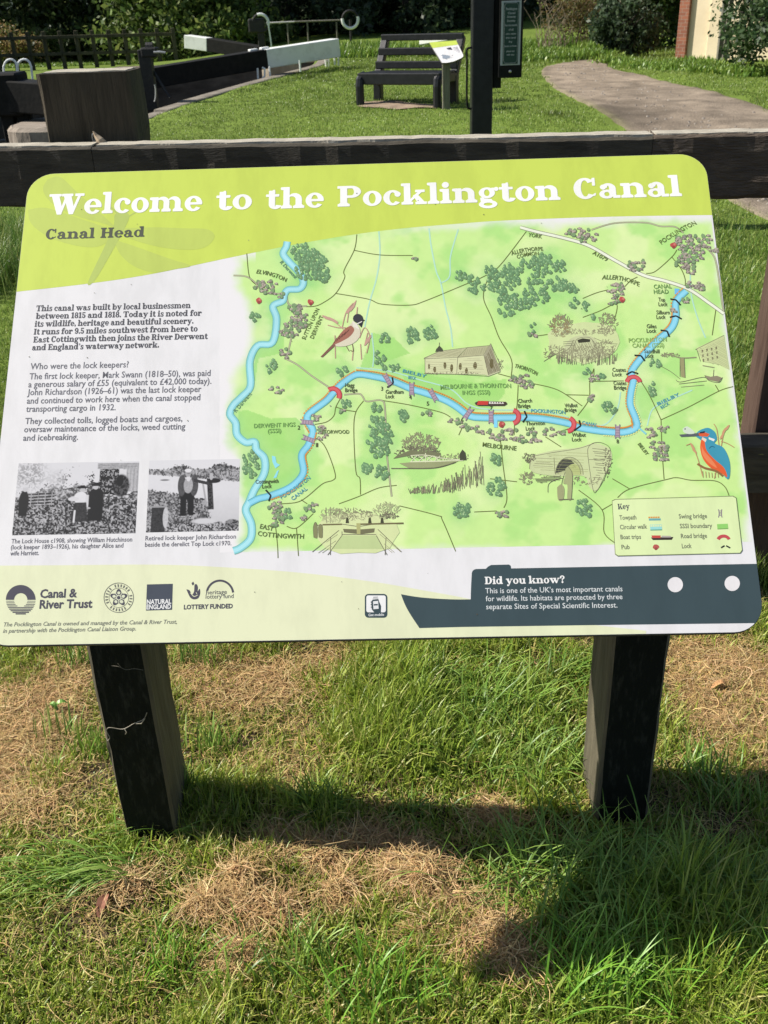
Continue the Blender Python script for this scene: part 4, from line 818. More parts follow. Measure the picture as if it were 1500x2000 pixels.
for s in (0, 1): I.stroke([(1403 + s * 6.5, 995), (1404.5 + s * 4, 1003), (1403 + s * 7, 1011)], 1.8, (140, 126, 138))
for y in (998, 1001, 1004, 1007): I.stroke([(1403, y), (1410, y)], 1.2, (150, 136, 146))
for ang, x, y, r_, w_ in ((-90, 1413, 1056, 11, 6.5),):
    pts = [(x + math.cos(t) * r_, y + math.sin(t) * r_ * .8) for t in np.radians(np.linspace(ang - 75, ang + 75, 10))]; I.stroke(pts, w_, (200, 84, 88), smooth=False)
for p in ([(1408, 1070), (1415, 1066)], [(1418, 1066), (1426, 1070.5)]): I.stroke(p, 3, (50, 52, 50))
I.blob(1281, 1068.5, 6, 5, (190, 96, 88), 9, .15); I.blob(1281, 1072, 3.4, 3, (160, 80, 76), 7, .1)
I.done('key_lettering', key)

# ---------------------------------------------------------------- two old photographs
def photo_mesh(name, quad, fn, layer=1):
    q = [S(*p) for p in quad]; nu, nv = 270, 165
    U, V_ = np.meshgrid(np.linspace(0, 1, nu), np.linspace(0, 1, nv)); u = U.ravel()[:, None]; v = V_.ravel()[:, None]
    uv = q[0] * (1 - u) * (1 - v) + q[1] * u * (1 - v) + q[2] * u * v + q[3] * (1 - u) * v
    g = fn(u[:, 0], v[:, 0]); col = np.stack([g, g * .985, g * 1.0], 1)
    idx = np.arange(nu * nv).reshape(nv, nu); fq = np.stack([idx[:-1, :-1], idx[1:, :-1], idx[1:, 1:], idx[:-1, 1:]], -1).reshape(-1, 4)
    return mesh_obj(name, W3(uv, layer * LAY), fq, attr_mat('printed_wash', rough=.42, spec=.25), sign, tint=np.clip(col, .02, .8) * .9)
def ell(u, v, cx, cy, rx, ry, s=.25): return 1 - sstep(1 - s, 1 + s, np.hypot((u - cx) / rx, (v - cy) / ry))
def bx(u, v, x0, x1, y0, y1, s=.01): return sstep(x0 - s, x0 + s, u) * (1 - sstep(x1 - s, x1 + s, u)) * sstep(y0 - s, y0 + s, v) * (1 - sstep(y1 - s, y1 + s, v))
def mixg(g, t, k): return g + (t - g) * k
def photo_a(u, v):
    n = fbm(u * 34, v * 22, 3, 4); n2 = fbm(u * 95, v * 58, 13, 2); n3 = fbm(u * 8, v * 6, 23, 3); lf = sstep(.28, .74, n2)
    g = np.full(len(u), .74)
    tree = sstep(.0, .03, v - (.30 + .11 * np.sin(u * 9 + .8) + (n3 - .5) * .5 + (n2 - .5) * .25)); g = mixg(g, .04 + .55 * sstep(.36, .72, n * .5 + n2 * .5), tree * .95)
    g = mixg(g, .22 + .5 * lf, ell(u, v, .1, .16, .13, .2, .6) * .75); g = mixg(g, .5 + .2 * lf, ell(u, v, .33, .24, .07, .12, .6) * .7)
    g = mixg(g, .30 + .3 * n2 - .1 * (np.sin(v * 260) > 0), bx(u, v, .66, 1.1, .02, .10, .004)); g = mixg(g, .02 + .35 * sstep(.5, .65, n2), bx(u, v, .68, .84, .10, .46, .004)); g = mixg(g, .40 + .18 * n2 - .12 * (np.sin(u * 230) > .6), bx(u, v, .87, 1.1, .1, .42, .004)); g = mixg(g, .72, bx(u, v, .845, .9, .11, .2, .006))
    g = mixg(g, .015 + .1 * lf, ell(u, v, .86, .34, .07, .16, .12)); g = mixg(g, .02, ell(u, v, .85, .27, .03, .08, .1))
    low = sstep(.50, .55, v + (n3 - .5) * .12); g = mixg(g, .03 + .5 * sstep(.38, .74, n2 * .7 + n * .3), low)
    f = bx(u, v, .1, .32, .42, .6, .004); g = mixg(g, .03 + .5 * (np.sin(v * 150 + u * 9) > .35) * (.6 + .4 * lf), f * .9); g = mixg(g, .4, f * (np.sin(u * 110) > .93))
    g = mixg(g, .02, ell(u, v, .07, .55, .042, .17, .08)); g = mixg(g, .02, bx(u, v, .035, .105, .6, .74, .006)); g = mixg(g, .6, ell(u, v, .075, .36, .022, .045, .1)); g = mixg(g, .7, ell(u, v, .07, .325, .035, .018, .1))
    g = mixg(g, .018, bx(u, v, .6, .725, .42, .82, .008)); g = mixg(g, .02, ell(u, v, .662, .43, .055, .06, .08)); g = mixg(g, .56, ell(u, v, .655, .352, .022, .035, .1)); g = mixg(g, .02, ell(u, v, .66, .322, .045, .018, .1)); g = mixg(g, .02, bx(u, v, .64, .68, .29, .325, .004))
    g = mixg(g, .55, ell(u, v, .548, .392, .022, .034, .1)); g = mixg(g, .02, ell(u, v, .545, .352, .05, .018, .1)); g = mixg(g, .02, bx(u, v, .525, .565, .325, .352, .004))
    g = mixg(g, .74 + .06 * n, ell(u, v, .535, .5, .055, .085, .08)); g = mixg(g, .70, ell(u, v, .478, .515, .045, .03, .1)); g = mixg(g, .70, bx(u, v, .578, .602, .46, .63, .004)); g = mixg(g, .5, ell(u, v, .60, .645, .022, .014, .1))
    sk = bx(u, v, .492 - .03 * np.clip((v - .56) / .26, 0, 1), .585 + .02 * np.clip((v - .56) / .26, 0, 1), .565, .83, .005); g = mixg(g, .02 + .05 * n2, sk); g = mixg(g, .74, bx(u + .02 * (v - .7), v, .487, .502, .67, .84, .003))
    return g * .92
def photo_b(u, v):
    n = fbm(u * 30, v * 23, 5, 4); n2 = fbm(u * 80, v * 62, 15, 2); n3 = fbm(u * 9, v * 6, 25, 3); lf = sstep(.28, .74, n2)
    g = np.full(len(u), .76)
    g = mixg(g, .03 + .22 * lf, sstep(0, .015, v - (.07 + .1 * (n3 - .3) + .04 * np.sin(u * 14) + .06 * (n2 - .5)))); g = mixg(g, .08 + .42 * sstep(.34, .7, n * .5 + n2 * .5), sstep(.12, .15, v))
    w = sstep(.19 + .12 * u, .205 + .12 * u, v + (n2 - .5) * .03); g = mixg(g, .74 - .3 * np.clip(v - .45, 0, 1) + .04 * (n - .5), w); g = mixg(g, .2, ell(u, v, .18, .28, .05, .012, .3))
    bank = sstep(0, .02, v - (.42 + .18 * u + (n3 - .5) * .1 + (n2 - .5) * .05)) * (1 - sstep(.62, .65, u - (v - .5) * .15 + (n2 - .5) * .06)); g = mixg(g, .05 + .4 * sstep(.34, .72, n2 * .6 + n * .4), bank)
    g = mixg(g, .03 + .5 * lf, sstep(.88, .91, v + (n3 - .5) * .15)); g = mixg(g, .66, ell(u, v, .62, .86, .12, .04, .3)); g = mixg(g, .03 + .25 * lf, ell(u, v, .93, .9, .08, .06, .15))
    g = mixg(g, .02 + .05 * n2, bx(u, v, .05, .2, .66, 1.1, .006)); g = mixg(g, .35, bx(u, v, .05, .2, .64, .662, .004)); g = mixg(g, .46 + .2 * n2, ell(u, v, .205, .8, .03, .14, .12))
    g = mixg(g, .02 + .06 * lf, bx(u - .06 * (v - .5), v, .655, .715, .27, .7, .005)); g = mixg(g, .03, ell(u, v, .72, .3, .075, .035, .1)); g = mixg(g, .5, ell(u, v, .69, .24, .02, .05, .1)); g = mixg(g, .42, bx(u - .15 * (v - .5), v, .615, .635, .33, .66, .006))
    g = mixg(g, .02, bx(u, v, .36, .425, .5, .76, .006)); g = mixg(g, .02, bx(u, v, .44, .505, .5, .745, .006)); g = mixg(g, .02, bx(u, v, .355, .51, .45, .56, .006)); g = mixg(g, .01, ell(u, v, .385, .77, .045, .015, .1)); g = mixg(g, .01, ell(u, v, .485, .755, .045, .015, .1))
    g = mixg(g, .05 + .08 * n2, ell(u, v, .37, .36, .045, .15, .08)); g = mixg(g, .05 + .08 * n2, ell(u, v, .505, .36, .045, .15, .08)); g = mixg(g, .34 + .16 * n2, ell(u, v, .44, .36, .05, .11, .08)); g = mixg(g, .7, ell(u, v, .44, .265, .022, .04, .1))
    g = mixg(g, .42, ell(u, v, .435, .19, .03, .05, .1)); g = mixg(g, .16, ell(u, v, .44, .195, .022, .006, .2)); g = mixg(g, .76, ell(u, v, .435, .15, .038, .026, .1)); arm = np.abs(v - (.29 + .3 * (u - .5))) < .022; g = mixg(g, .05, (arm & (u > .5) & (u < .67)).astype(float))
    return g * .93
photo_mesh('garden_photograph', [(36.5, 905), (272, 901), (264.5, 1041.5), (23.5, 1045.5)], photo_a)
photo_mesh('canalside_photograph', [(292, 899.5), (468.5, 896.5), (466, 1036.5), (285, 1040)], photo_b)

# ---------------------------------------------------------------- posts of the sign
m_blackwood = mat('dark_stained_timber', (.0065, .0085, .0055), (.045, .046, .034), rough=.75, scale=34, stretch=(3, 3, .8), bump=.3, bscale=90, lo=.50, hi=.82, detail=9, spec=.2)
m_sidewood = mat('brown_timber_bounce_lit', (.075, .066, .042), (.15, .13, .085), rough=.8, scale=7, stretch=(5, 5, .5), bump=.5, bscale=30)  # brown post sides, with light bounced off the grass painted into the tone
def sign_post(tx, bx_):
    p0 = onY(*bx_[0], 1.495); p1 = onY(*bx_[1], 1.495); w = abs(p1[0] - p0[0]); c = (p0[0] + p1[0]) / 2
    top = TLc[2] - .31 + .02
    yb = 1.495; dpt = .15
    # the back of the panel above the post's axis
    o = rough_beam('post', (c, yb + dpt / 2, -.3), (c, yb + dpt / 2, .972), w, dpt, m_blackwood, sign, up=(0, 1, 0), nl=30, amp=.0025, seed=int(tx))
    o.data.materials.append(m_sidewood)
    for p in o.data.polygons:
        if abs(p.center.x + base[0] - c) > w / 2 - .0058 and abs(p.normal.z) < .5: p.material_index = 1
    return o
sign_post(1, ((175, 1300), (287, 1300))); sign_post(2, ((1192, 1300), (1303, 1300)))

for k in range(26):
    uv = (rnd.uniform(.03, PW - .03), rnd.uniform(.03, PH - .03)); p = px_of(np.array([uv]))[0]; I = Ink(8); r_ = rnd.uniform(.5, 1.3)
    I.blob(p[0], p[1], r_ * rnd.uniform(.8, 1.8), r_, rnd.choice([(120, 116, 96), (90, 84, 70), (150, 146, 128)]), 6, .3, rnd.random() * 3); I.done('dirt_speck', face)

# ================================================================== GROUND
def ground_material():
    m = bpy.data.materials.new('turf_and_soil'); m.use_nodes = True; nt = m.node_tree; b = nt.nodes['Principled BSDF']
    a = nt.nodes.new('ShaderNodeAttribute'); a.attribute_name = 'tint'
    tc = nt.nodes.new('ShaderNodeTexCoord')
    n = nt.nodes.new('ShaderNodeTexNoise'); n.inputs['Scale'].default_value = 55; n.inputs['Detail'].default_value = 6
    n3 = nt.nodes.new('ShaderNodeTexNoise'); n3.inputs['Scale'].default_value = 4; n3.inputs['Detail'].default_value = 5
    for q in (n, n3): nt.links.new(tc.outputs['Object'], q.inputs['Vector'])
    ad = nt.nodes.new('ShaderNodeMath'); ad.operation = 'ADD'; nt.links.new(n.outputs['Fac'], ad.inputs[0]); nt.links.new(n3.outputs['Fac'], ad.inputs[1])
    r = nt.nodes.new('ShaderNodeMapRange'); r.inputs[1].default_value = .7; r.inputs[2].default_value = 1.3; r.inputs[3].default_value = .6; r.inputs[4].default_value = 1.35
    nt.links.new(ad.outputs[0], r.inputs[0])
    mx = nt.nodes.new('ShaderNodeVectorMath'); mx.operation = 'SCALE'
    nt.links.new(a.outputs['Color'], mx.inputs[0]); nt.links.new(r.outputs[0], mx.inputs['Scale']); nt.links.new(mx.outputs[0], b.inputs['Base Color'])
    bp = nt.nodes.new('ShaderNodeBump'); bp.inputs['Strength'].default_value = .6; bp.inputs['Distance'].default_value = .02
    nt.links.new(n.outputs['Fac'], bp.inputs['Height']); nt.links.new(bp.outputs['Normal'], b.inputs['Normal'])
    b.inputs['Roughness'].default_value = .9; b.inputs['Specular IOR Level'].default_value = .15
    return m
def dry_at(x, y):
    """how bare or withered the turf is, from the patches in the photograph"""
    x = np.asarray(x, float); y = np.asarray(y, float); d = .16 - .12 * (1 - sstep(1.05, 1.3, y))
    for (px, py, rx, ry, s) in DRY:
        c = onZ(px, py); e = onZ(px + rx, py); f_ = onZ(px, py - ry)
        d = np.maximum(d, s * np.exp(-(((x - c[0]) / (e[0] - c[0])) ** 2 + ((y - c[1]) / max(.02, f_[1] - c[1])) ** 2) ** 1.5))
    for (px, py, rx, ry, s) in LUSH:
        c = onZ(px, py); e = onZ(px + rx, py); f_ = onZ(px, py - ry)
        d = d * (1 - s * np.exp(-(((x - c[0]) / (e[0] - c[0])) ** 2 + ((y - c[1]) / max(.02, f_[1] - c[1])) ** 2) ** 1.5))
    d = d + (fbm(x * 9, y * 9, 77, 3) - .5) * .75
    return np.clip(d, 0, 1) * (1 - sstep(2.3, 3.0, y))
DRY = [(70, 1400, 100, 140, .85), (60, 1560, 70, 60, .7), (450, 1320, 120, 60, .75), (640, 1290, 90, 45, .9), (600, 1430, 90, 50, .6), (540, 1500, 110, 50, .8), (480, 1640, 200, 40, .75), (700, 1655, 180, 40, .75), (460, 1740, 60, 35, .9), (805, 1728, 60, 28, .8), (860, 1775, 50, 22, .65), (985, 1870, 50, 30, .75), (450, 1880, 60, 40, .7), (670, 1760, 50, 30, .9), (640, 1690, 70, 30, .9), (970, 1590, 80, 40, .6), (1420, 1360, 140, 130, 1.25), (1340, 1300, 80, 60, 1.1), (1440, 1620, 80, 40, .5), (300, 1700, 80, 30, .7), (200, 1830, 50, 25, .5)]
LUSH = [(930, 1380, 230, 110, 1.), (1050, 1500, 90, 60, .8), (400, 1430, 60, 90, .6), (150, 1700, 170, 55, 1.), (1300, 1760, 200, 120, .9), (250, 1500, 60, 60, .5)]
LAWN_G = np.array(lin((106, 126, 52))); SOIL = np.array((.085, .062, .038)); HAYG = np.array((.17, .125, .065))
ys = np.concatenate([np.arange(-3, .8, .5), np.arange(.8, 2.9, .022), np.arange(2.9, 6, .08), np.arange(6, 30, .3), np.arange(30, 80, 2.0), np.arange(80, 420, 20), [600, 1000, 1600]])
xs = np.concatenate([[-1500, -900, -500, -300, -200, -140], np.arange(-100, -14, 4.), np.arange(-14, -1.5, .3), np.arange(-1.5, 1.5, .022), np.arange(1.5, 14, .3), np.arange(14, 100, 4.), [140, 200, 300, 500, 900, 1500]])
XX, YY = np.meshgrid(xs, ys); X1, Y1 = XX.ravel(), YY.ravel(); Z1 = terrain(X1, Y1)
in_lock = (Y1 > LOCK_Y0) & (Y1 < LOCK_Y1) & (X1 < cop_x(Y1) - .22) & (X1 > cop_x(Y1) - LOCK_W - .2)
d1 = dry_at(X1, Y1)[:, None]; near = (1 - sstep(2.4, 3.2, Y1))[:, None]
g1 = fbm(X1 * .9, Y1 * .9, 41, 4)[:, None]
tint = LAWN_G * .95 * (.8 + .4 * g1) * (1 - near) + near * (SOIL * .75 * (1 - d1 * .6) + HAYG * d1 * .6)
Zt = np.where(in_lock, -2.6, Z1)
idx = np.arange(len(xs) * len(ys)).reshape(len(ys), len(xs))
fq = np.stack([idx[:-1, :-1], idx[:-1, 1:], idx[1:, 1:], idx[1:, :-1]], -1).reshape(-1, 4)
ground = mesh_obj('ground', np.stack([X1, Y1, Zt], 1), fq, ground_material(), None, tint=tint, smooth=True)
tag(ground, 'grassed canal bank running out to the trees', kind='structure')

# towpath ---------------------------------------------------------------
pl = [onG(*p)[:2] for p in [(1700, 560), (1560, 470), (1430, 408), (1330, 330), (1225, 265), (1150, 215), (1090, 180), (1050, 148), (1062, 133), (1098, 124), (1150, 118), (1215, 108)]]
pr_ = [onG(*p)[:2] for p in [(1900, 560), (1800, 440), (1720, 350), (1640, 272), (1560, 232), (1500, 207), (1400, 180), (1300, 155), (1210, 138), (1190, 128), (1200, 120), (1235, 109)]]
pl = np.array(catmull(pl, 14)); pr_ = np.array(catmull(pr_, 14)); NC = 44
t = np.linspace(0, 1, NC)[None, :, None]; PP = pl[:, None] * (1 - t) + pr_[:, None] * t
wob = (fbm(np.arange(len(pl)) * .26, np.zeros(len(pl)), 4, 3) - .5)[:, None] * .25
edge = np.zeros((len(pl), NC)); edge[:, 0] = wob[:, 0]; edge[:, -1] = wob[::-1, 0]
PP[:, :, 0] += edge
P2 = PP.reshape(-1, 2); Zp = terrain(P2[:, 0], P2[:, 1]) + .014 + (vnoise(P2[:, 0] * 4, P2[:, 1] * 4, 8) - .5) * .012
tt = np.tile(np.linspace(0, 1, NC), len(pl)); Zp = Zp - .03 * (np.abs(tt - .5) > .47)
i2 = np.arange(len(P2)).reshape(len(pl), NC); fp = np.stack([i2[:-1, :-1], i2[:-1, 1:], i2[1:, 1:], i2[1:, :-1]], -1).reshape(-1, 4)
pt_n = fbm(P2[:, 0] * .8, P2[:, 1] * .5, 63, 4); pt_f = fbm(P2[:, 0] * 5, P2[:, 1] * 5, 67, 3)
ptint = np.array([.265, .215, .16]) * (.74 + .42 * pt_n + .6 * (pt_f - .5))[:, None]
dampc = onG(1195, 226); dm = np.exp(-((P2[:, 0] - dampc[0]) / .55) ** 2 - ((P2[:, 1] - dampc[1]) / .9) ** 2) * sstep(.3, .6, pt_f + .25)
ptint = ptint * (1 - .5 * dm)[:, None]; ed = np.clip((np.abs(tt - .5) - .40) / .10, 0, 1) * sstep(.35, .6, pt_f + .15); ptint = ptint * (1 - .6 * ed[:, None]) + np.array([.16, .17, .06]) * .6 * ed[:, None]
tag(mesh_obj('towpath', np.stack([P2[:, 0], P2[:, 1], Zp], 1), fp, ground_material(), None, tint=ptint, smooth=True), 'pale dusty gravel towpath curving away to the trees', kind='structure')

# loose stones on the path
bm = bmesh.new(); stones = 0
while stones < 700:
    y = 3.6 * (19 / 3.6) ** rnd.random(); xl_, xr_ = np.interp(y, pl[:, 1], pl[:, 0]), np.interp(y, pr_[:, 1], pr_[:, 0]); x = xl_ + (xr_ - xl_) * (.5 + .5 * (rnd.random() + rnd.random() - 1) * .96); z = float(terrain(x, y)) + .014; r0 = rnd.uniform(.008, .028); stones += 1
    a = [bm.verts.new((x + r0 * math.cos(t) * rnd.uniform(.7, 1.3), y + r0 * math.sin(t) * rnd.uniform(.7, 1.3), z - .004)) for t in np.linspace(0, 6.283, 6, endpoint=False)]; c = bm.verts.new((x + rnd.uniform(-.3, .3) * r0, y, z + r0 * rnd.uniform(.35, .8)))
    for j in range(6): bm.faces.new([a[j], a[(j + 1) % 6], c])
tag(bm_obj('gravel', bm, [mat('loose_stone', (.13, .11, .09), (.34, .30, .25), rough=.9, scale=22)]), 'loose stones scattered over the towpath', 'gravel', kind='stuff')
# lock chamber ----------------------------------------------------------
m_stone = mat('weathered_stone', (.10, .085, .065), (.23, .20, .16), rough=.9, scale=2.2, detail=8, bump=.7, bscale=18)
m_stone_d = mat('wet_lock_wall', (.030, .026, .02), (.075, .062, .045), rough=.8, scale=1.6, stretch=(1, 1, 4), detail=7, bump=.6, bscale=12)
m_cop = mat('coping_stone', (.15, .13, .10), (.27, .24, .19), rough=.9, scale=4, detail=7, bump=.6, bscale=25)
cy = np.concatenate([np.arange(LOCK_Y0, LOCK_Y1, .9), [LOCK_Y1]])
def strip_wall(name, off, label, mats_, toward, kindn):
    bm = bmesh.new()
    for a, b in zip(cy, cy[1:]):
        xa, xb = cop_x(a) + off, cop_x(b) + off; z0 = float(terrain(xa, a, False))
        add_beam(bm, (xa - toward * .16, a, z0 * .5 - 1.32), (xb - toward * .16, b + .02, z0 * .5 - 1.32), .3, z0 + 2.6 - .14, bevel=0, mi=0)
        add_beam(bm, (xa - toward * .05, a + .006, z0 - .085), (xb - toward * .05, b - .006, z0 - .085), .24, .2, bevel=.03, seg=2, mi=1)
    return tag(bm_obj(name, bm, mats_), label, 'lock wall', kind='thing')
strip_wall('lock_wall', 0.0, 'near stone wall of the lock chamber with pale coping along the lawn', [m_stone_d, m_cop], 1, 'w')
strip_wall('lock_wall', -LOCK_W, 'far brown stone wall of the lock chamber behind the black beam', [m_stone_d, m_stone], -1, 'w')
bm = bmesh.new(); zc = float(terrain(-4, LOCK_Y1, False)); add_box(bm, (cop_x(LOCK_Y1) - LOCK_W / 2, LOCK_Y1 + .05, zc - 1.42), (LOCK_W + .5, .5, 2.86), bevel=.03)
tag(bm_obj('lock_wall', bm, [mat('brown_lock_masonry', (.07, .052, .036), (.16, .125, .09), rough=.9, scale=1.4, stretch=(1, 1, 3), detail=8, bump=.7, bscale=10)]), 'brown masonry end wall of the lock under the near balance beam', 'lock wall')
bm = bmesh.new(); zc = float(terrain(-4, LOCK_Y0, False)); add_box(bm, (cop_x(LOCK_Y0) - LOCK_W / 2, LOCK_Y0 - .1, zc - 1.4), (LOCK_W - .4, .4, 2.7), bevel=.03)
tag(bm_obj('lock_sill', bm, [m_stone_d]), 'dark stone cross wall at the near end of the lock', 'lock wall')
m_water = mat('canal_water', (.012, .016, .010), rough=.35, spec=.2)
wv = [(cop_x(LOCK_Y0) - LOCK_W, LOCK_Y0, -1.3), (cop_x(LOCK_Y0), LOCK_Y0, -1.3)] + [(cop_x(y), y, -1.3) for y in (14.35, 18.2, LOCK_Y1)] + [(cop_x(y) - LOCK_W, y, -1.3) for y in (LOCK_Y1, 18.2, 14.35)]
tag(mesh_obj('lock_water', wv, [list(range(len(wv)))], m_water), 'dark water in the lock chamber', kind='structure')

# ================================================================== FENCE RIGHT BEHIND THE SIGN
m_rail = mat('weathered_rail_timber', (.040, .034, .024), (.088, .076, .054), rough=.85, scale=5, stretch=(1.2, 9, 9), detail=8, bump=.35, bscale=40)
m_railR = mat('brown_rail_timber', (.062, .046, .033), (.12, .092, .066), rough=.85, scale=5, stretch=(1.2, 9, 9), detail=8, bump=.7, bscale=26)
m_post = mat('old_post_timber', (.036, .028, .016), (.098, .078, .048), rough=.85, scale=3.5, stretch=(7, 7, .7), detail=8, bump=.8, bscale=16)
m_wood_top = mat('pale_end_grain', (.30, .27, .21), (.52, .48, .39), rough=.9, scale=26, stretch=(1, 5, 1), detail=7, bump=.4)  # paler wood tone for the tops of rail and big post
fence = thing('post_and_rail_fence', 'weathered dark timber fence with a massive square post right behind the map panel', 'fence', (0, 2.45, 0))
ya, yb_ = 2.56, 2.33
def rail_pt(px, which='t'):
    k = px / 1500.0; Y = ya + (yb_ - ya) * k; p = onY(px, {'t': 290 - 28 * k, 'l': 884 - 14 * k}[which], Y); return np.array([p[0], Y, p[2]])
A_ = rail_pt(-700); J = rail_pt(182); J2 = rail_pt(1282); B_ = rail_pt(2200)
thk, hh = .085, .142
def rail(a, b, m, seed, dz=0.0):
    rough_beam('rail', a + [0, thk / 2, -hh / 2 + dz], b + [0, thk / 2, -hh / 2 + dz], thk, hh, m, fence, nl=44, amp=.0032, seed=seed)
rail(A_, J - [.0025, 0, 0], m_rail, 3); rail(J, J2 - [.002, 0, 0], m_rail, 11, -.001); rail(J2, B_, m_railR, 19, .001)
# pale upper edge of the rail: a thin uneven cap
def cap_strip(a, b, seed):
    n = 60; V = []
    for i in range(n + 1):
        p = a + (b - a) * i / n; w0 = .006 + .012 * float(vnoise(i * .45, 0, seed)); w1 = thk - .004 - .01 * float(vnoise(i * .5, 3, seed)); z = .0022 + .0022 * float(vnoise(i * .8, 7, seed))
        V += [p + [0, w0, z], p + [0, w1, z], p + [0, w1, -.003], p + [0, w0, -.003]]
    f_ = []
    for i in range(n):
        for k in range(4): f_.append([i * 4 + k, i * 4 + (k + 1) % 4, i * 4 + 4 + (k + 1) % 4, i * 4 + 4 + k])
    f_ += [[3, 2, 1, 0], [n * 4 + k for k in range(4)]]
    mesh_obj('pale_rail_top', V, f_, m_wood_top, fence)
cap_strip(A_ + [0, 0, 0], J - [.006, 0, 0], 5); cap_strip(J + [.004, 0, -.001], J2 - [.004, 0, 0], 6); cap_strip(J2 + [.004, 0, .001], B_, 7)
# lower rail
lA, lJ, lB = rail_pt(-700, 'l'), rail_pt(700, 'l'), rail_pt(2200, 'l')
rough_beam('rail', lA + [0, thk / 2, -hh / 2], lJ + [-.002, thk / 2, -hh / 2], thk, hh, m_rail, fence, nl=44, amp=.004, seed=29)
rough_beam('rail', lJ + [0, thk / 2, -hh / 2], lB + [0, thk / 2, -hh / 2], thk, hh, m_rail, fence, nl=44, amp=.004, seed=31)
# lichen on the lower rail
V, Fc, k = [], [], 0
m_lichen = mat('yellow_green_lichen', (.16, .17, .035), (.30, .27, .12), rough=.95, scale=40, bump=.5)
bm = bmesh.new()
for i in range(90):
    x = .62 + rnd.random() * 1.0; kk = (x + .95) / 2.2; Y = 2.415 - .1 * kk + rnd.random() * .07; z = float(lJ[2]) + .0015
    c = bm.verts.new((x, Y, z + .004)); n_ = 7; r0 = .006 + rnd.random() * .014
    ring = [bm.verts.new((x + r0 * math.cos(a) * (1 + rnd.random()), Y + r0 * .6 * math.sin(a), z - .001)) for a in np.linspace(0, 6.283, n_, endpoint=False)]
    for j in range(n_): bm.faces.new([c, ring[j], ring[(j + 1) % n_]])
bm_obj('lichen', bm, [m_lichen], fence)
# the massive post
pA, pB = onY(70, 147, 2.665), onY(251, 137, 2.665); pw = pB[0] - pA[0]; pz = pA[2] + .002
rough_beam('post', ((pA[0] + pB[0]) / 2, 2.665 + .08, -.4), ((pA[0] + pB[0]) / 2, 2.665 + .08, pz), pw, .16, m_post, fence, up=(0, 1, 0), nl=40, amp=.003, seed=41, bev=.008)
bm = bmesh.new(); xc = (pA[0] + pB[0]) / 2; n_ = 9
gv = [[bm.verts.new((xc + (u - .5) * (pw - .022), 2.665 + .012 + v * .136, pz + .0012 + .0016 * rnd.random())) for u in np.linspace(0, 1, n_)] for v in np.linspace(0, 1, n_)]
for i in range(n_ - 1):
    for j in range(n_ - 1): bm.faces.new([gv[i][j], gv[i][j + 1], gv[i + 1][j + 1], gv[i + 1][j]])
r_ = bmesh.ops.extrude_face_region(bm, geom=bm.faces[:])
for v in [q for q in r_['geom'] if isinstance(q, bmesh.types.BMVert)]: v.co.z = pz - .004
bm_obj('pale_post_top', bm, [m_wood_top], fence)
# brown upright at the right-hand end
q = onY(1467, 865, 2.43); m_brown = mat('reddish_brown_upright', (.060, .034, .024), (.105, .066, .048), rough=.8, scale=4, stretch=(6, 6, .8), bump=.5)
rough_beam('post', (q[0] + .07, 2.475, -.35), (q[0] + .07, 2.475, 1.22), .14, .09, m_brown, fence, up=(0, 1, 0), nl=20, amp=.002, seed=43)
# splinter at the joint
bm = bmesh.new(); s0 = onY(206, 283, 2.60)
add_tube(bm, [s0 + [-.002, 0, -.004], s0 + [-.012, 0, .012], s0 + [-.020, .002, .022], s0 + [-.026, .002, .033]], [.013, .010, .006, .0015], 6)
add_tube(bm, [s0 + [.010, 0, -.004], s0 + [-.004, 0, .006], s0 + [-.014, 0, .018]], [.008, .006, .002], 5)
bm_obj('splinter', bm, [mat('torn_pale_wood', (.34, .25, .16), (.50, .40, .28), rough=.9, scale=60)], fence)
bm = bmesh.new(); s1 = onY(184, 275, 2.645)
add_tube(bm, [s1 + [.003 * math.cos(a), 0, .011 * math.sin(a) + .006] for a in np.linspace(-1.2, 4.4, 14)], .0018, 6)
bm_obj('staple', bm, [mat('galvanised_wire', (.3, .3, .29), rough=.4, metal=.8)], fence)

# ================================================================== BLACK POST WITH NOTICE
m_black = mat('black_gloss_paint', (.007, .008, .009), (.016, .017, .019), rough=.42, scale=14, spec=.38, bump=.12, bscale=20)
m_black_m = mat('black_matt_paint', (.006, .0065, .006), (.014, .0135, .012), rough=.75, spec=.2, scale=10, bump=.2, bscale=24)
m_whitep = mat('white_paint', (.62, .64, .60), (.80, .82, .79), rough=.5, scale=5, detail=9, lo=.28, hi=.5)
YP = 7.0
a0, a1 = onY(922, 150, YP), onY(963, 150, YP); pwid = a1[0] - a0[0]; pxc = (a0[0] + a1[0]) / 2; zb = float(terrain(pxc, YP))
bpost = thing('black_post', 'tall square black post standing behind the rail, left of the gravel path', 'post', (pxc, YP, zb))
bm = bmesh.new(); add_box(bm, (pxc, YP + pwid / 2, (zb - .3 + 2.75) / 2), (pwid, pwid, 2.75 - zb + .3), bevel=.008, seg=2); bm_obj('shaft', bm, [m_black], bpost)
bm = bmesh.new(); c0 = onY(972, 172, YP + .03); c1 = onY(972, -120, YP + .03); add_box(bm, ((a1[0] + c0[0] + .012) / 2 + .006, YP + .05, (c0[2] + c1[2]) / 2), (c0[0] - a1[0] + .018, .06, abs(c1[2] - c0[2])), bevel=.004); bm_obj('bracket', bm, [m_black_m], bpost)
bm = bmesh.new(); h0 = onY(925, 92, YP + .02); h1 = onY(912, 97, YP + .02); h2 = onY(912, 200, YP + .02); h3 = onY(917, 212, YP + .02); h4 = onY(925, 210, YP + .02)
add_tube(bm, catmull([h0, (h0 + h1) / 2 + [0, 0, .004], h1, h1 * .8 + h2 * .2, h2, h3, h4], 5), .007, 7); bm_obj('handle', bm, [m_black_m], bpost)
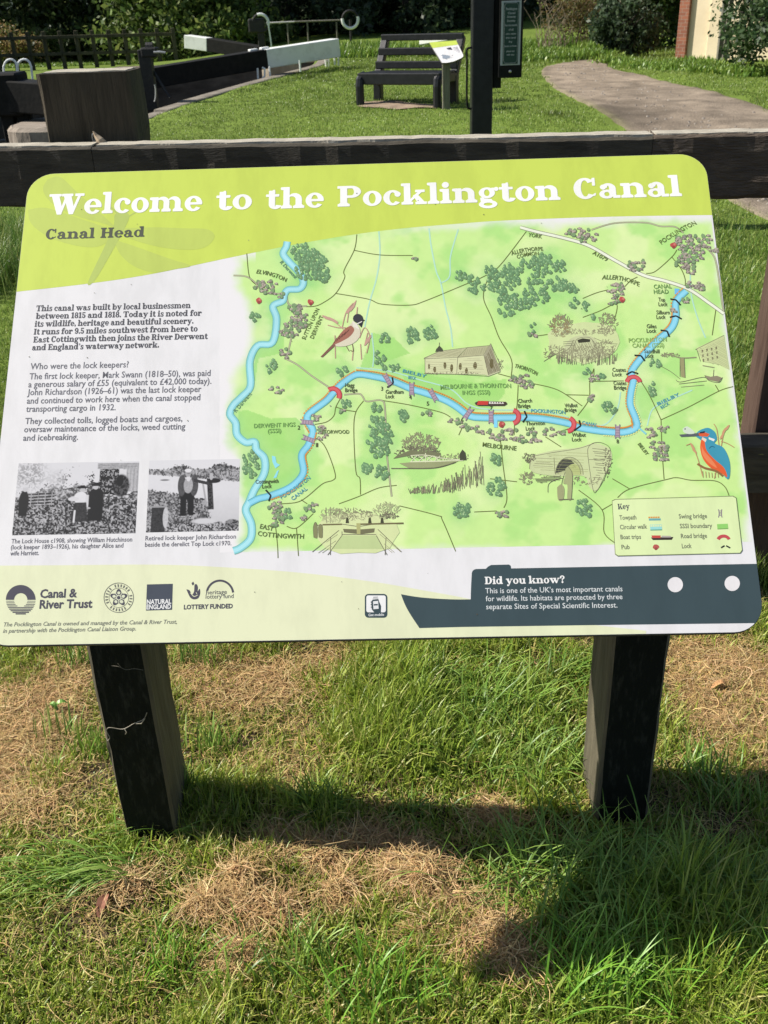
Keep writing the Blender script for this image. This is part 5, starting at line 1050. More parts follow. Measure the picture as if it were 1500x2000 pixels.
# the notice board
n0, n1, n2 = onY(973, 153, YP - .03), onY(1019, 153, YP - .03), onY(973, -2, YP - .03)
NW, NH = n1[0] - n0[0], n2[2] - n0[2]; nb = thing('notice_board', 'narrow black and green notice with silver border fixed to the tall black post', 'notice', (n0[0] + NW / 2, YP - .03, n0[2]))
bm = bmesh.new(); add_box(bm, (n0[0] + NW / 2, YP, n0[2] + NH / 2), (NW, .05, NH), bevel=.004); bm_obj('backing', bm, [m_black_m], nb)
m_ngreen = mat('notice_green', (.012, .045, .032), (.02, .06, .042), rough=.4, scale=20); m_silver = mat('notice_silver', (.42, .45, .44), rough=.45)
def NB(u, v, h=0): return np.array([n0[0] + NW * u, YP - .026 - h, n0[2] + NH * v])
def nquad(bm, u0, u1, v0, v1, h, mi=0):
    c = (NB(u0, v0, h) + NB(u1, v1, h)) / 2; add_box(bm, c, (abs(u1 - u0) * NW, .003, abs(v1 - v0) * NH), bevel=0, mi=mi)
bm = bmesh.new(); nquad(bm, .08, .90, .165, .975, .0); bm_obj('silver_frame', bm, [m_silver], nb)
bm = bmesh.new(); nquad(bm, .17, .81, .18, .955, .003); bm_obj('green_plate', bm, [m_ngreen], nb)
bm = bmesh.new()
for u0, u1, v0, v1 in ((.2, .21, .23, .91), (.77, .78, .23, .91), (.27, .71, .19, .195), (.27, .71, .945, .95)): nquad(bm, u0, u1, v0, v1, .0052)
for s in ((.2, .23, .27, .192), (.78, .23, .71, .192), (.2, .91, .27, .948), (.78, .91, .71, .948)): add_beam(bm, NB(s[0], s[1], .0065), NB(s[2], s[3], .0065), .0012, .0015, up=(0, 1, 0), bevel=0)
bm_obj('border_line', bm, [m_silver], nb)
V, Fc = [], []
for t_, v, hgt, wd in (('Pocklington', .86, .03, .46), ('Canal', .81, .026, .3), ('Amenity', .765, .026, .36), ('Society', .715, .026, .34), ('For the benefit', .66, .024, .5), ('of all', .605, .026, .2), ('who enjoy', .555, .022, .44), ('this canal', .505, .022, .42), ('by', .455, .022, .14), ('boat or foot', .40, .022, .5), ('please use', .335, .022, .34), ('with care', .29, .022, .32)):
    if v in (.86, .66, .40): pass
    t2, f2, w2, _ = sans_mesh(t_, .02)
    k = len(V)
    for a, b in t2: V.append(NB(.49 + (a / w2 - .5) * wd, v + b * hgt, .0065))
    Fc += [[i + k for i in f_] for f_ in f2]
mesh_obj('lettering', V, Fc, [m_silver], nb)
bm = bmesh.new(); c = NB(.5, .085, 0)
bmesh.ops.create_uvsphere(bm, u_segments=12, v_segments=8, radius=.0105, matrix=Matrix.Translation(Vector(c)))
for f_ in bm.faces: f_.smooth = True
bm_obj('bolt', bm, [mat('bright_steel', (.6, .58, .54), rough=.3, metal=.9)], nb)

# ================================================================== BENCH
fl, fr = onG(704, 206), onG(840, 205); bl_ = onG(762, 197)
bx0 = np.array([math.cos(.46), -math.sin(.46), 0]); by0 = np.array([-bx0[1], bx0[0], 0])
BW = 1.06; BZ = float(fl[2]); bo_ = np.array([fl[0], fl[1], BZ])
bench = thing('park_bench', 'chunky black plastic bench with two-slat open back on a worn patch of lawn', 'bench', tuple(bo_))
def BP(x, y, z): return bo_ + bx0 * x + by0 * y + np.array([0, 0, z])
sc_ = 1.05; SH = .325; TH = .745; SD = .56; fw_ = .105
ytop = SD + .24 * sc_
for x in (0, BW):
    bm = bmesh.new(); add_tube(bm, [BP(x, 0, -.08), BP(x, 0, SH - .10), BP(x, .012, SH - .035), BP(x, .05, SH), BP(x, .12, SH + .012)], fw_ * .52, 10); bm_obj('front_leg', bm, [m_black], bench)
    bm = bmesh.new(); add_beam(bm, BP(x, SD - .02, -.08), BP(x, SD - .02, SH), fw_, fw_, up=tuple(bx0), bevel=.012, seg=2); bm_obj('rear_leg', bm, [m_black], bench)
    bm = bmesh.new(); add_beam(bm, BP(x, .08, SH - .02), BP(x, SD + .05, SH - .03), fw_ * .9, fw_ * .95, bevel=.012, seg=2); bm_obj('side_rail', bm, [m_black], bench)
    bm = bmesh.new(); add_beam(bm, BP(x, SD - .02, SH - .04), BP(x, ytop, TH), fw_ * .9, fw_ * .8, up=tuple(by0), bevel=.012, seg=2); bm_obj('back_upright', bm, [m_black], bench)
for y in (.06, .20, .34, .46):
    bm = bmesh.new(); add_beam(bm, BP(-.03, y * sc_, SH + .028 - (.045 if y == .06 else 0)), BP(BW + .03, y * sc_, SH + .028 - (.045 if y == .06 else 0)), .115 * sc_, (.13 if y == .06 else .04) * sc_, bevel=.012, seg=2); bm_obj('seat_slat', bm, [m_black], bench)
for k, tl in ((1.0, .055), (.62, .04), (.26, .045)):
    y = SD - .02 + (ytop - SD + .02) * k - .04; z = SH + (TH - SH) * k
    bm = bmesh.new(); add_beam(bm, BP(-.04, y, z), BP(BW + .04, y, z), .05 * sc_, .085 * sc_ if k < 1 else .075 * sc_, bevel=.010, seg=2); bm_obj('back_slat', bm, [m_black], bench)
# worn bare patch under the bench
bm = bmesh.new(); n_ = 40; ring0 = []; ctr = BP(BW * .5, .02, 0)
for i in range(n_):
    a = i * 2 * math.pi / n_; k = 1 + .12 * math.sin(3 * a + 1) + .08 * math.sin(7 * a)
    p = ctr + bx0 * (.56 * sc_ * k * math.cos(a)) + by0 * (.30 * k * math.sin(a)); p[2] = float(terrain(p[0], p[1])) + .012; ring0.append(bm.verts.new(tuple(p)))
cz = ctr.copy(); cz[2] = float(terrain(cz[0], cz[1])) + .02; cv = bm.verts.new(tuple(cz))
for i in range(n_): bm.faces.new([cv, ring0[i], ring0[(i + 1) % n_]])
tag(bm_obj('worn_earth', bm, [mat('bare_trodden_earth', (.22, .16, .11), (.34, .26, .18), rough=.95, scale=9, bump=.5)]), 'bare brown earth trodden under the bench', kind='structure')

# ================================================================== SMALL LECTERN SIGN
def lectern(post_px, base_y, corners, label, Y, pname):
    b = onG(post_px, base_y) if base_y else None
    Yp = b[1] if b is not None else Y
    zb = float(terrain(onY(post_px, 150, Yp)[0], Yp)); P = [onY(px, py, Yp + dy) for px, py, dy in corners]
    root = thing('lectern_sign', label, 'lectern sign', (float(onY(post_px, 150, Yp)[0]), float(Yp), zb))
    P = np.array(P); nn = nrm(np.cross(P[1] - P[0], P[3] - P[0])); nn = nn if nn[2] > 0 else -nn
    return root, P, nn, zb, Yp
def plate(bm, P, nn, h0, h1):
    n = len(P); a = [bm.verts.new(tuple(p + nn * h1)) for p in P]; b = [bm.verts.new(tuple(p + nn * h0)) for p in P]
    bm.faces.new(a); bm.faces.new(b[::-1])
    for i in range(n): bm.faces.new([a[i], b[i], b[(i + 1) % n], a[(i + 1) % n]])
root, P, nn, zb, Yp = lectern(872, 214, [(838, 83, .16), (891, 79.5, .16), (907, 112, -.10), (864, 124, -.10)], 'small tilted sign with lime header on a short grey post before the bench', 0, 'a')
# true plane through three corners
P[3] = P[3] - nn * np.dot(P[3] - P[0], nn)
def PQ(u, v): return P[0] * (1 - u) * (1 - v) + P[1] * u * (1 - v) + P[2] * u * v + P[3] * (1 - u) * v
outl = [PQ(0, 0), PQ(1, 0), PQ(1, .86), PQ(.96, .95), PQ(.84, 1.0), PQ(.5, 1.05), PQ(.2, 1.03), PQ(0, .97)]
bm = bmesh.new(); plate(bm, outl, nn, -.022, -.0005); bm_obj('panel', bm, [m_edge], root)
bm = bmesh.new(); plate(bm, [PQ(0, 0), PQ(1, 0), PQ(1, .24), PQ(0, .27)], nn, 0, .0015); bm_obj('header_band', bm, [ink(LIME)], root)
bm = bmesh.new(); plate(bm, [PQ(0, .275), PQ(1, .245)] + outl[2:], nn, 0, .0015); bm_obj('panel_face', bm, [m_white], root)
bm = bmesh.new(); plate(bm, [PQ(.5, .36), PQ(.68, .34), PQ(.70, .74), PQ(.55, .78)], nn, .002, .003); bm_obj('portrait_picture', bm, [ink((74, 70, 82))], root)
bm = bmesh.new()
for k in range(14): plate(bm, [PQ(a + .12 + rnd.random() * .36, b + .55 + rnd.random() * .3) for a, b in ((0, 0), (.06, 0), (.06, .06), (0, .06))], nn, .002, .003)
bm_obj('landscape_picture', bm, [ink((150, 160, 172))], root)
bm = bmesh.new()
for k in range(5): plate(bm, [PQ(.74, .38 + k * .07), PQ(.93, .36 + k * .07), PQ(.93, .38 + k * .07), PQ(.74, .40 + k * .07)], nn, .002, .003)
bm_obj('text_lines', bm, [ink((158, 150, 160))], root)
m_greypost = mat('grey_weathered_post', (.12, .115, .085), (.22, .21, .16), rough=.85, scale=5, stretch=(6, 6, .7), bump=.5)
w0, w1 = onY(864.5, 170, Yp), onY(879, 170, Yp); zt = float(PQ(.5, .7)[2]) - .03
rough_beam('post', ((w0[0] + w1[0]) / 2, Yp + .045, zb - .2), ((w0[0] + w1[0]) / 2, Yp + .045, zt), w1[0] - w0[0], .07, m_greypost, root, up=(0, 1, 0), nl=12, amp=.002, seed=51)
# second pale sign seen almost edge-on behind it
Y2 = 14.6
root2 = thing('lectern_sign', 'pale second sign seen almost edge-on behind the bench back', 'lectern sign', (float(onY(856, 150, Y2)[0]), Y2, float(terrain(1, Y2))))
P = np.array([onY(819, 73, Y2 + .06), onY(889, 71, Y2 + .07), onY(889, 76, Y2 - .02), onY(819, 86.5, Y2 - .08)])
nn = nrm(np.cross(P[1] - P[0], P[3] - P[0])); nn = nn if nn[1] < 0 else -nn
P[3] = P[3] - nn * np.dot(P[3] - P[0], nn)
bm = bmesh.new(); plate(bm, list(P), nn, -.015, 0); bm_obj('panel', bm, [mat('pale_sign_face', (.62, .66, .50), (.70, .74, .60), rough=.5, scale=6)], root2)
pc = P.mean(0); rough_beam('post', (pc[0] + .12, pc[1] + .1, float(terrain(pc[0], Y2)) - .2), (pc[0] + .12, pc[1] + .1, pc[2] - .04), .08, .07, m_greypost, root2, up=(0, 1, 0), nl=8, seed=53)

# ================================================================== LOCK GEAR
def beam_thing(label, pts, mids, Ys, th, white_from_start):
    """a balance beam: black shaft and white end, drawn between three photo points on the centre line"""
    a, m_, b = (onY(p[0], p[1], Y) for p, Y in zip(pts, Ys))
    root = thing('balance_beam', label, 'lock beam', (float(m_[0]), float(m_[1]), float(m_[2]) - th / 2))
    bm = bmesh.new(); add_beam(bm, a, m_, th, th, bevel=.015, seg=2); bm_obj('beam_end' if white_from_start else 'beam_shaft', bm, [m_whitep if white_from_start else m_black_m], root)
    bm = bmesh.new(); add_beam(bm, m_ + (b - m_) * .0015, b, th, th, bevel=.015, seg=2); bm_obj('beam_shaft' if white_from_start else 'beam_end', bm, [m_black_m if white_from_start else m_whitep], root)
    return root, a, m_, b
r1, a, m_, b = beam_thing('near black balance beam with a long white end reaching over the lawn', [(235, 162), (514, 115), (656, 93)], None, (17.8, 19.6, 20.4), .315, False)
bm = bmesh.new(); d = nrm(b - a)
for x in (.1, .34): add_box(bm, m_ + d * (x - .3) + [0, 0, .165], (.16, .1, .05), d, np.cross([0, 0, 1], d), .01)
bm_obj('strap', bm, [m_whitep], r1)
r2, a, m_, b = beam_thing('far black balance beam with a short white end pointing left', [(366, 81), (410, 87), (520, 105)], None, (30.5, 30.2, 29.4), .34, True)
r3, a, m_, b = beam_thing('black lock beam crossing the chamber beside the big fence post', [(-160, 176), (-60, 180), (120, 193)], None, (12.3, 12.2, 11.8), .33, True)
for o in r3.children:
    if o.name.startswith('beam_end'): o.data.materials[0] = m_black_m; o.name = 'beam_heel'
bm = bmesh.new(); p = onY(18, 183, 12.05); add_box(bm, p, (.36, .42, .44), bevel=.02); bm_obj('head_block', bm, [m_black_m], r3)
for x in (14, 45):
    bm = bmesh.new(); p = onY(x, 210, 12.0); add_box(bm, (p[0], 12.0, (p[2] - 2.6) / 2), (.14, .16, p[2] + 2.6), bevel=.01); bm_obj('gate_post', bm, [m_black_m], r3)
bm = bmesh.new(); p0, p1 = onY(-90, 250, 12.08), onY(75, 258, 12.02); add_box(bm, ((p0[0] + p1[0]) / 2, 12.1, -.75), (p1[0] - p0[0], .1, 2.0), bevel=.01); bm_obj('gate_planking', bm, [mat('wet_gate_timber', (.035, .032, .026), (.07, .062, .05), rough=.6, scale=6, stretch=(4, 1, 1), bump=.5)], r3)
# white ladder hoops
for k, (x0, x1) in enumerate(((8, 33), (34, 60))):
    Y = 15.0; bm = bmesh.new(); top_y = 116 + k * 0
    pts = [onY(x0 + 5, 190, Y), onY(x0, 150, Y), onY(x0 - 1, 130, Y)] + [onY((x0 + x1) / 2 - (x1 - x0) / 2 * math.cos(t), 130 - 14 * math.sin(t), Y) for t in np.linspace(.15, 3.0, 9)] + [onY(x1 + 1, 130, Y), onY(x1 + 3, 150, Y), onY(x1 + 7, 190, Y)]
    add_tube(bm, pts, .016, 8); o = bm_obj('ladder_hoop', bm, [m_whitep], loc=tuple(pts[0]))
    tag(o, ('left' if k == 0 else 'right') + ' white tubular ladder hoop beside the big fence post', 'ladder hoop', 'white ladder hoops over the lock')
# paddle gear near the lawn
pg = onG(300, 200); Yg = float(pg[1]); gear = thing('paddle_gear', 'near dark iron lock winding gear on splayed legs with a pale handle', 'winding gear', tuple(pg))
m_iron = mat('black_ironwork', (.009, .009, .009), (.026, .024, .021), rough=.6, scale=20, bump=.4)
bm = bmesh.new(); g0, g1 = onY(296, 200, Yg), onY(291, 112, Yg); add_box(bm, (g0[0], Yg, (g0[2] + g1[2]) / 2), (.17, .17, g1[2] - g0[2] + .2), bevel=.012, seg=2); bm_obj('column', bm, [m_iron], gear)
bm = bmesh.new(); q0 = onY(277, 103, Yg); q1 = onY(309, 101, Yg); add_box(bm, (q0 + q1) / 2, (q1[0] - q0[0], .2, .12), bevel=.02, seg=2); q = onY(292, 92, Yg); add_tube(bm, [q + [-.05, 0, 0], q + [.05, 0, 0]], .06, 12); bm_obj('gear_head', bm, [m_iron], gear)
for x in (277, 332):
    bm = bmesh.new(); add_tube(bm, [onY(294 + (x - 300) * .2, 140, Yg), onY(x, 196 if x < 300 else 192, Yg - .12)], .02, 7); bm_obj('stay', bm, [m_iron], gear)
bm = bmesh.new(); add_tube(bm, [onY(300, 102, Yg - .1), onY(312, 101.5, Yg - .1), onY(323, 103, Yg - .1)], .016, 7); bm_obj('handle', bm, [mat('worn_bare_steel', (.5, .5, .47), rough=.4, metal=.5)], gear)
bm = bmesh.new(); add_tube(bm, [onY(300 + 4 * math.cos(t), 182 + 18 * math.sin(t), Yg - .14) for t in np.linspace(-1.2, 1.2, 8)], .010, 6); bm_obj('chain', bm, [mat('worn_bare_steel', (.5, .5, .47))], gear)
# white guard rails under and beyond the beam
def guard(label, pts_list, Y, r=.018):
    root = thing('guard_rail', label, 'guard rail', tuple(onY(*pts_list[0][0], Y)))
    for pts in pts_list:
        bm = bmesh.new(); add_tube(bm, [onY(x, y, Y) for x, y in pts], r, 7); bm_obj('tube', bm, [m_whitep], root)
guard('white tubular rail at the tip of the near balance beam', [[(652, 86), (657, 88), (661, 94), (661, 128)], [(653, 108), (654, 127)], [(635, 110), (637, 130)], [(642, 110), (642, 130)]], 20.6)
guard('white tubular posts below the black and white joint of the near beam', [[(503, 133), (504, 154)], [(512, 132), (517, 134), (517, 148), (513, 153)], [(526, 130), (528, 153)], [(585, 118), (587, 140)]], 19.2)
bm = bmesh.new(); w0, w1 = onY(520, 150, 21.5), onY(578, 140, 22.0)
add_box(bm, ((w0[0] + w1[0]) / 2, 21.8, w0[2] - .1), (w1[0] - w0[0] + .2, .3, .75), nrm(w1 - w0) * [1, 1, 0], (-nrm(w1 - w0)[1], nrm(w1 - w0)[0], 0), .03, 2)
tag(bm_obj('stone_wall', bm, [mat('buff_sandstone', (.28, .23, .16), (.44, .38, .28), rough=.9, scale=3, detail=7, bump=.6)]), 'low buff stone wall seen under the white beam end', 'stone wall')
# far gear with white-edged wheels and their handrail
YF = 28.5
for x, y, lab, arc_ in ((509, 45, 'left far winding gear with a white arched guard, against the trees', (-.3, 1.9)), (684, 38, 'right far winding gear ring with white lower rim, before the dark trees', (3.0, 6.6))):
    c = onY(x, y, YF); zb = float(terrain(c[0], YF)); root = thing('paddle_gear', lab, 'winding gear', (c[0], YF, zb))
    R2 = .205
    bm = bmesh.new(); add_tube(bm, [c + [R2 * math.cos(t), 0, R2 * math.sin(t)] for t in np.linspace(0, 2 * math.pi, 28)], .03, 8, cap=False); bm_obj('wheel', bm, [m_iron], root)
    bm = bmesh.new(); add_tube(bm, [c + [R2 * math.cos(t), -.02, R2 * math.sin(t)] for t in np.linspace(arc_[0], arc_[1], 14)], .038, 8); bm_obj('white_rim', bm, [m_whitep], root)
    if x < 600:
        bm = bmesh.new(); add_box(bm, c + [-.12, .1, -.06], (.42, .25, .34), bevel=.04, seg=2); bm_obj('gear_head', bm, [m_iron], root)
        bm = bmesh.new(); add_box(bm, (c[0] - .02, YF + .1, (zb + c[2]) / 2 - .1), (.18, .18, c[2] - zb), bevel=.02); bm_obj('column', bm, [m_iron], root)
        bm = bmesh.new(); add_tube(bm, [c + [.2, -.05, 0], c + [.24, -.05, -.5], c + [.22, -.05, -.9]], .022, 6); bm_obj('rod', bm, [m_whitep], root)
    else:
        bm = bmesh.new(); add_tube(bm, [c + [0, .04, 0], (c[0], YF + .04, zb - .1)], .035, 8); bm_obj('column', bm, [m_iron], root)
hr = thing('handrail', 'thin pale handrail strung between the two far winding gears', 'handrail', tuple(onY(600, 120, YF + .3)))
bm = bmesh.new(); add_tube(bm, [onY(520, 45, YF + .3), onY(575, 42.5, YF + .3)], .022, 7); bm_obj('rail', bm, [mat('grey_white_paint', (.42, .42, .38), (.55, .54, .5), rough=.6)], hr)
bm = bmesh.new(); add_tube(bm, [onY(575, 42.5, YF + .3), onY(672, 39, YF + .3)], .022, 7); bm_obj('rail', bm, [m_greypost], hr)
for x in (561, 600, 657):
    p = onY(x, 43, YF + .3); bm = bmesh.new(); add_tube(bm, [p, (p[0], p[1], p[2] - 1.0)], .024, 6); bm_obj('upright', bm, [m_greypost], hr)
# stone block by the coping
b0 = onG(8, 287); bm = bmesh.new()
w_ = onG(95, 284)[0] - b0[0]; c = np.array([b0[0] + .62, b0[1] + .55, b0[2] + .02])
pts = []
for t in np.linspace(0, 2 * math.pi, 28, endpoint=False):
    e = 3.2; ct, st = math.cos(t), math.sin(t); r_ = 1 / (abs(ct) ** e + abs(st) ** e) ** (1 / e); pts.append((c[0] + .66 * r_ * ct, c[1] + .62 * r_ * st))
lo = [bm.verts.new((x, y, c[2] - .25)) for x, y in pts]; mi_ = [bm.verts.new((x, y, c[2] + .12)) for x, y in pts]; hi = [bm.verts.new((c[0] + (x - c[0]) * .93, c[1] + (y - c[1]) * .93, c[2] + .155 + .02 * rnd.random())) for x, y in pts]
for q, w in ((lo, mi_), (mi_, hi)):
    for i in range(28): bm.faces.new([q[i], q[(i + 1) % 28], w[(i + 1) % 28], w[i]])
bm.faces.new(hi)
tag(bm_obj('stone_block', bm, [mat('pinkish_coping', (.20, .165, .13), (.34, .29, .23), rough=.9, scale=5, stretch=(1, 6, 1), detail=7, bump=.8, bscale=14)], loc=tuple(c)), 'rounded pale coping stone at the lock corner left of the big post', 'stone block')

# ================================================================== BUILDING
bld0 = onG(1322, 120); bld1 = onG(1400, 128)
bu = thing('brick_outbuilding', 'cream rendered outbuilding with a red brick corner behind the path', 'building', tuple(bld0))
m_brick = bpy.data.materials.new('red_brick'); m_brick.use_nodes = True; nt = m_brick.node_tree
tc = nt.nodes.new('ShaderNodeTexCoord'); br = nt.nodes.new('ShaderNodeTexBrick'); br.inputs['Scale'].default_value = 4.4; br.inputs['Color1'].default_value = (.36, .13, .07, 1); br.inputs['Color2'].default_value = (.26, .10, .06, 1); br.inputs['Mortar'].default_value = (.34, .28, .22, 1); br.inputs['Mortar Size'].default_value = .012
mp = nt.nodes.new('ShaderNodeMapping'); mp.inputs['Rotation'].default_value = (math.pi / 2, 0, 0); nt.links.new(tc.outputs['Object'], mp.inputs['Vector']); nt.links.new(mp.outputs['Vector'], br.inputs['Vector']); nt.links.new(br.outputs['Color'], nt.nodes['Principled BSDF'].inputs['Base Color']); nt.nodes['Principled BSDF'].inputs['Roughness'].default_value = .9
m_cream = mat('cream_render', (.72, .60, .40), (.80, .68, .47), rough=.85, scale=2.5, detail=6, bump=.2, bscale=30)
dB = nrm([.76, -.65, 0]); nB = np.array([-dB[1], dB[0], 0]); nB = nB if nB[1] > 0 else -nB   # wall runs towards us on the right: it faces the sun
bz = float(bld0[2])
def BB(s, d, z): return bld0 + dB * s + nB * d + np.array([0, 0, z])
Ld = 1.05
def solve_s(px):
    lo_, hi_ = -2., 6.
    for _ in range(40):
        m__ = (lo_ + hi_) / 2; p = BB(m__, 0, .5) - EYEP; q = 750 + F * np.dot(p, cr) / np.dot(p, fw)
        if q < px: lo_ = m__
        else: hi_ = m__
    return lo_
s0, s1, s2, s3 = solve_s(1324), solve_s(1343), solve_s(1384), solve_s(1404)
def wall_box(name, sa, sb, d0, d1, z0, z1, m):
    bm = bmesh.new(); add_box(bm, BB((sa + sb) / 2, (d0 + d1) / 2, (z0 + z1) / 2), (sb - sa, d1 - d0, z1 - z0), dB, nB, .004); return bm_obj(name, bm, [m], bu)
wall_box('brick_pier', s0, s1, -.02, 3.2, -.3, 3.0, m_brick); wall_box('wall', s1 + .002, s2, .05, 3.1, -.3, 3.0, m_cream); wall_box('pilaster', s2 + .002, s3 + 2.4, -.015, 3.2, -.3, 3.0, m_cream)
wall_box('lintel', s1 - .02, s2 + .05, -.04, .09, 1.66, 1.82, m_whitep)
bm = bmesh.new(); add_box(bm, BB((s0 + s3 + 2.4) / 2, 1.6, 3.1), (s3 + 2.9 - s0, 3.8, .2), dB, nB, .02); bm_obj('roof', bm, [m_stone], bu)
# old wooden post by the building
for x0, lab in ((1402, 'thin grey timber gatepost nearest the cream wall'), (1412, 'thin grey timber gatepost on the bush side of the cream wall')):
    p = onG(x0, 131); o = None
    pz_ = float(p[2]); o = rough_beam('gate_post', (p[0], p[1], pz_ - .2), (p[0], p[1], pz_ + 1.75), .075, .08, m_greypost, None, up=(0, 1, 0), nl=14, seed=int(x0)); tag(o, lab, 'gatepost')
# far post and rail fence on the left
ff = thing('paddock_fence', 'distant timber paddock fence under the dark trees at far left', 'fence', tuple(onG(150, 128)))
m_ffence = mat('distant_fence_timber', (.05, .046, .026), (.095, .085, .05), rough=.9, scale=3)
fa, fb = onY(-60, 133, 36), onY(345, 122, 36)
nP = 14
for k in range(nP):
    p = fa + (fb - fa) * k / (nP - 1); z = p[2]; bm = bmesh.new(); add_box(bm, (p[0], p[1], z + .42), (.12, .12, 1.24), bevel=.01); bm_obj('post', bm, [m_ffence], ff)
for hz in (.86, .36):
    for k in range(nP - 1):
        p = fa + (fb - fa) * (k + .02) / (nP - 1); q = fa + (fb - fa) * (k + .98) / (nP - 1); bm = bmesh.new()
        add_beam(bm, (p[0], p[1] - .09, p[2] + hz), (q[0], q[1] - .09, q[2] + hz), .04, .1, bevel=.006); bm_obj('rail', bm, [m_ffence], ff)

# ================================================================== GRASS
m_grass = attr_mat('grass_blades', rough=.42, trans=.30, spec=.45)
m_hay = attr_mat('dry_grass', rough=.7, trans=.15, spec=.2)
m_leaf = attr_mat('leaves', rough=.5, trans=.42, spec=.4)
def blades(name, x, y, h, w, az, lean, col, mat_, segs=3, zoff=-.004, droop=1.0, parent=None, z=None):
    """many bent blades as one mesh: azimuth az, lean in radians at the foot growing to the tip"""
    n = len(x); z0 = (terrain(x, y) if z is None else z) + zoff
    V = np.zeros((n, 2 * segs + 1, 3)); p = np.stack([x, y, z0], 1); ang = lean * .35
    d = np.stack([np.cos(az), np.sin(az)], 1); side = np.stack([-d[:, 1], d[:, 0], np.zeros(n)], 1)
    tw = rng.uniform(-.6, .6, n)[:, None]; side = side * np.cos(tw) + np.stack([d[:, 0], d[:, 1], np.zeros(n)], 1) * np.sin(tw)
    for s in range(segs):
        ww = (w * (1 - .55 * (s / segs) ** 1.3))[:, None] / 2
        V[:, 2 * s] = p - side * ww; V[:, 2 * s + 1] = p + side * ww
        st = h / segs; p = p + np.stack([d[:, 0] * np.sin(ang) * st, d[:, 1] * np.sin(ang) * st, np.cos(ang) * st], 1)
        ang = ang + lean * (.65 * 2 / segs) * droop
    V[:, 2 * segs] = p
    b = (np.arange(n) * (2 * segs + 1))[:, None]; T = []
    for s in range(segs - 1):
        a = 2 * s; T += [np.concatenate([b + a, b + a + 1, b + a + 3], 1), np.concatenate([b + a, b + a + 3, b + a + 2], 1)]
    a = 2 * segs - 2; T.append(np.concatenate([b + a, b + a + 1, b + a + 2], 1))
    F_ = np.concatenate(T); tint_ = np.repeat(col[:, None, :], 2 * segs + 1, 1)
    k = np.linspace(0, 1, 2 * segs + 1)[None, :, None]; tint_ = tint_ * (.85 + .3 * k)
    return mesh_obj(name, V.reshape(-1, 3), F_, mat_, parent, tint=tint_.reshape(-1, 3))
def pick(cols, n, jit=.18):
    c = np.array([lin(q) for q in cols])[rng.integers(0, len(cols), n)]
    return c * rng.uniform(1 - jit, 1 + jit, (n, 1)) * rng.uniform(1 - jit * .4, 1 + jit * .4, (n, 3))
GREENS = [(134, 154, 50), (152, 168, 60), (164, 176, 72), (116, 142, 44), (172, 182, 90), (128, 148, 62)]
STRAWS = [(188, 160, 104), (168, 142, 90), (204, 180, 126), (146, 122, 78), (194, 170, 116), (162, 150, 92)]
# --- near turf
N = 330000; x = rng.uniform(-1.15, 1.2, N); y = .88 + rng.uniform(0, 1, N) ** 1.3 * 1.75
d = dry_at(x, y); clump = fbm(x * 14, y * 14, 91, 3)
keep = (rng.random(N) < (1 - d * .90) * (.35 + .4 * (1 - sstep(1.15, 1.35, y)) + 1.1 * sstep(.36, .62, clump))) & (np.abs(x) < .42 + y * .50)
x, y, d, clump = x[keep], y[keep], d[keep], clump[keep]; n = len(x)
big = fbm(x * 3.2, y * 3.2, 33, 3)
h = (.018 + .044 * rng.random(n) ** 1.6) * (.55 + 1.0 * sstep(.35, .7, big)) * (1 - .35 * d); w = rng.uniform(.0016, .0042, n)
lush = np.zeros(n)
for px, py, rx, ry, s in [(930, 1400, 220, 130, 1.), (1250, 1760, 260, 120, 1.1), (150, 1700, 190, 60, .9), (1180, 1960, 160, 60, 1.1), (620, 1580, 50, 35, 1.), (800, 1590, 60, 40, .8)]:
    c = onZ(px, py); e = onZ(px + rx, py); g_ = onZ(px, py - ry); lush = np.maximum(lush, s * np.exp(-((x - c[0]) / (e[0] - c[0])) ** 2 - ((y - c[1]) / (g_[1] - c[1])) ** 2))
h = h * (1 + .7 * (1 - sstep(1.15, 1.4, y)) * rng.random(n)); h = h * (1 + 1.1 * lush * rng.random(n)); w = w * (1 + .5 * lush)
col = pick(GREENS, n); yel = (rng.random(n) < .13 + .3 * d)[:, None]; col = np.where(yel, pick([(196, 184, 118), (184, 172, 108), (178, 182, 100)], n), col)
blu = lush[:, None] * .5; col = col * (1 - blu) + pick([(112, 148, 54), (130, 162, 60), (146, 172, 80)], n) * blu
tag(blades('meadow_grass', x, y, h, w, rng.uniform(0, 6.283, n), np.clip(rng.gamma(2.2, .45, n), .05, 2.2), col, m_grass, 3), 'uneven green grass round the sign posts', 'grass', kind='stuff')
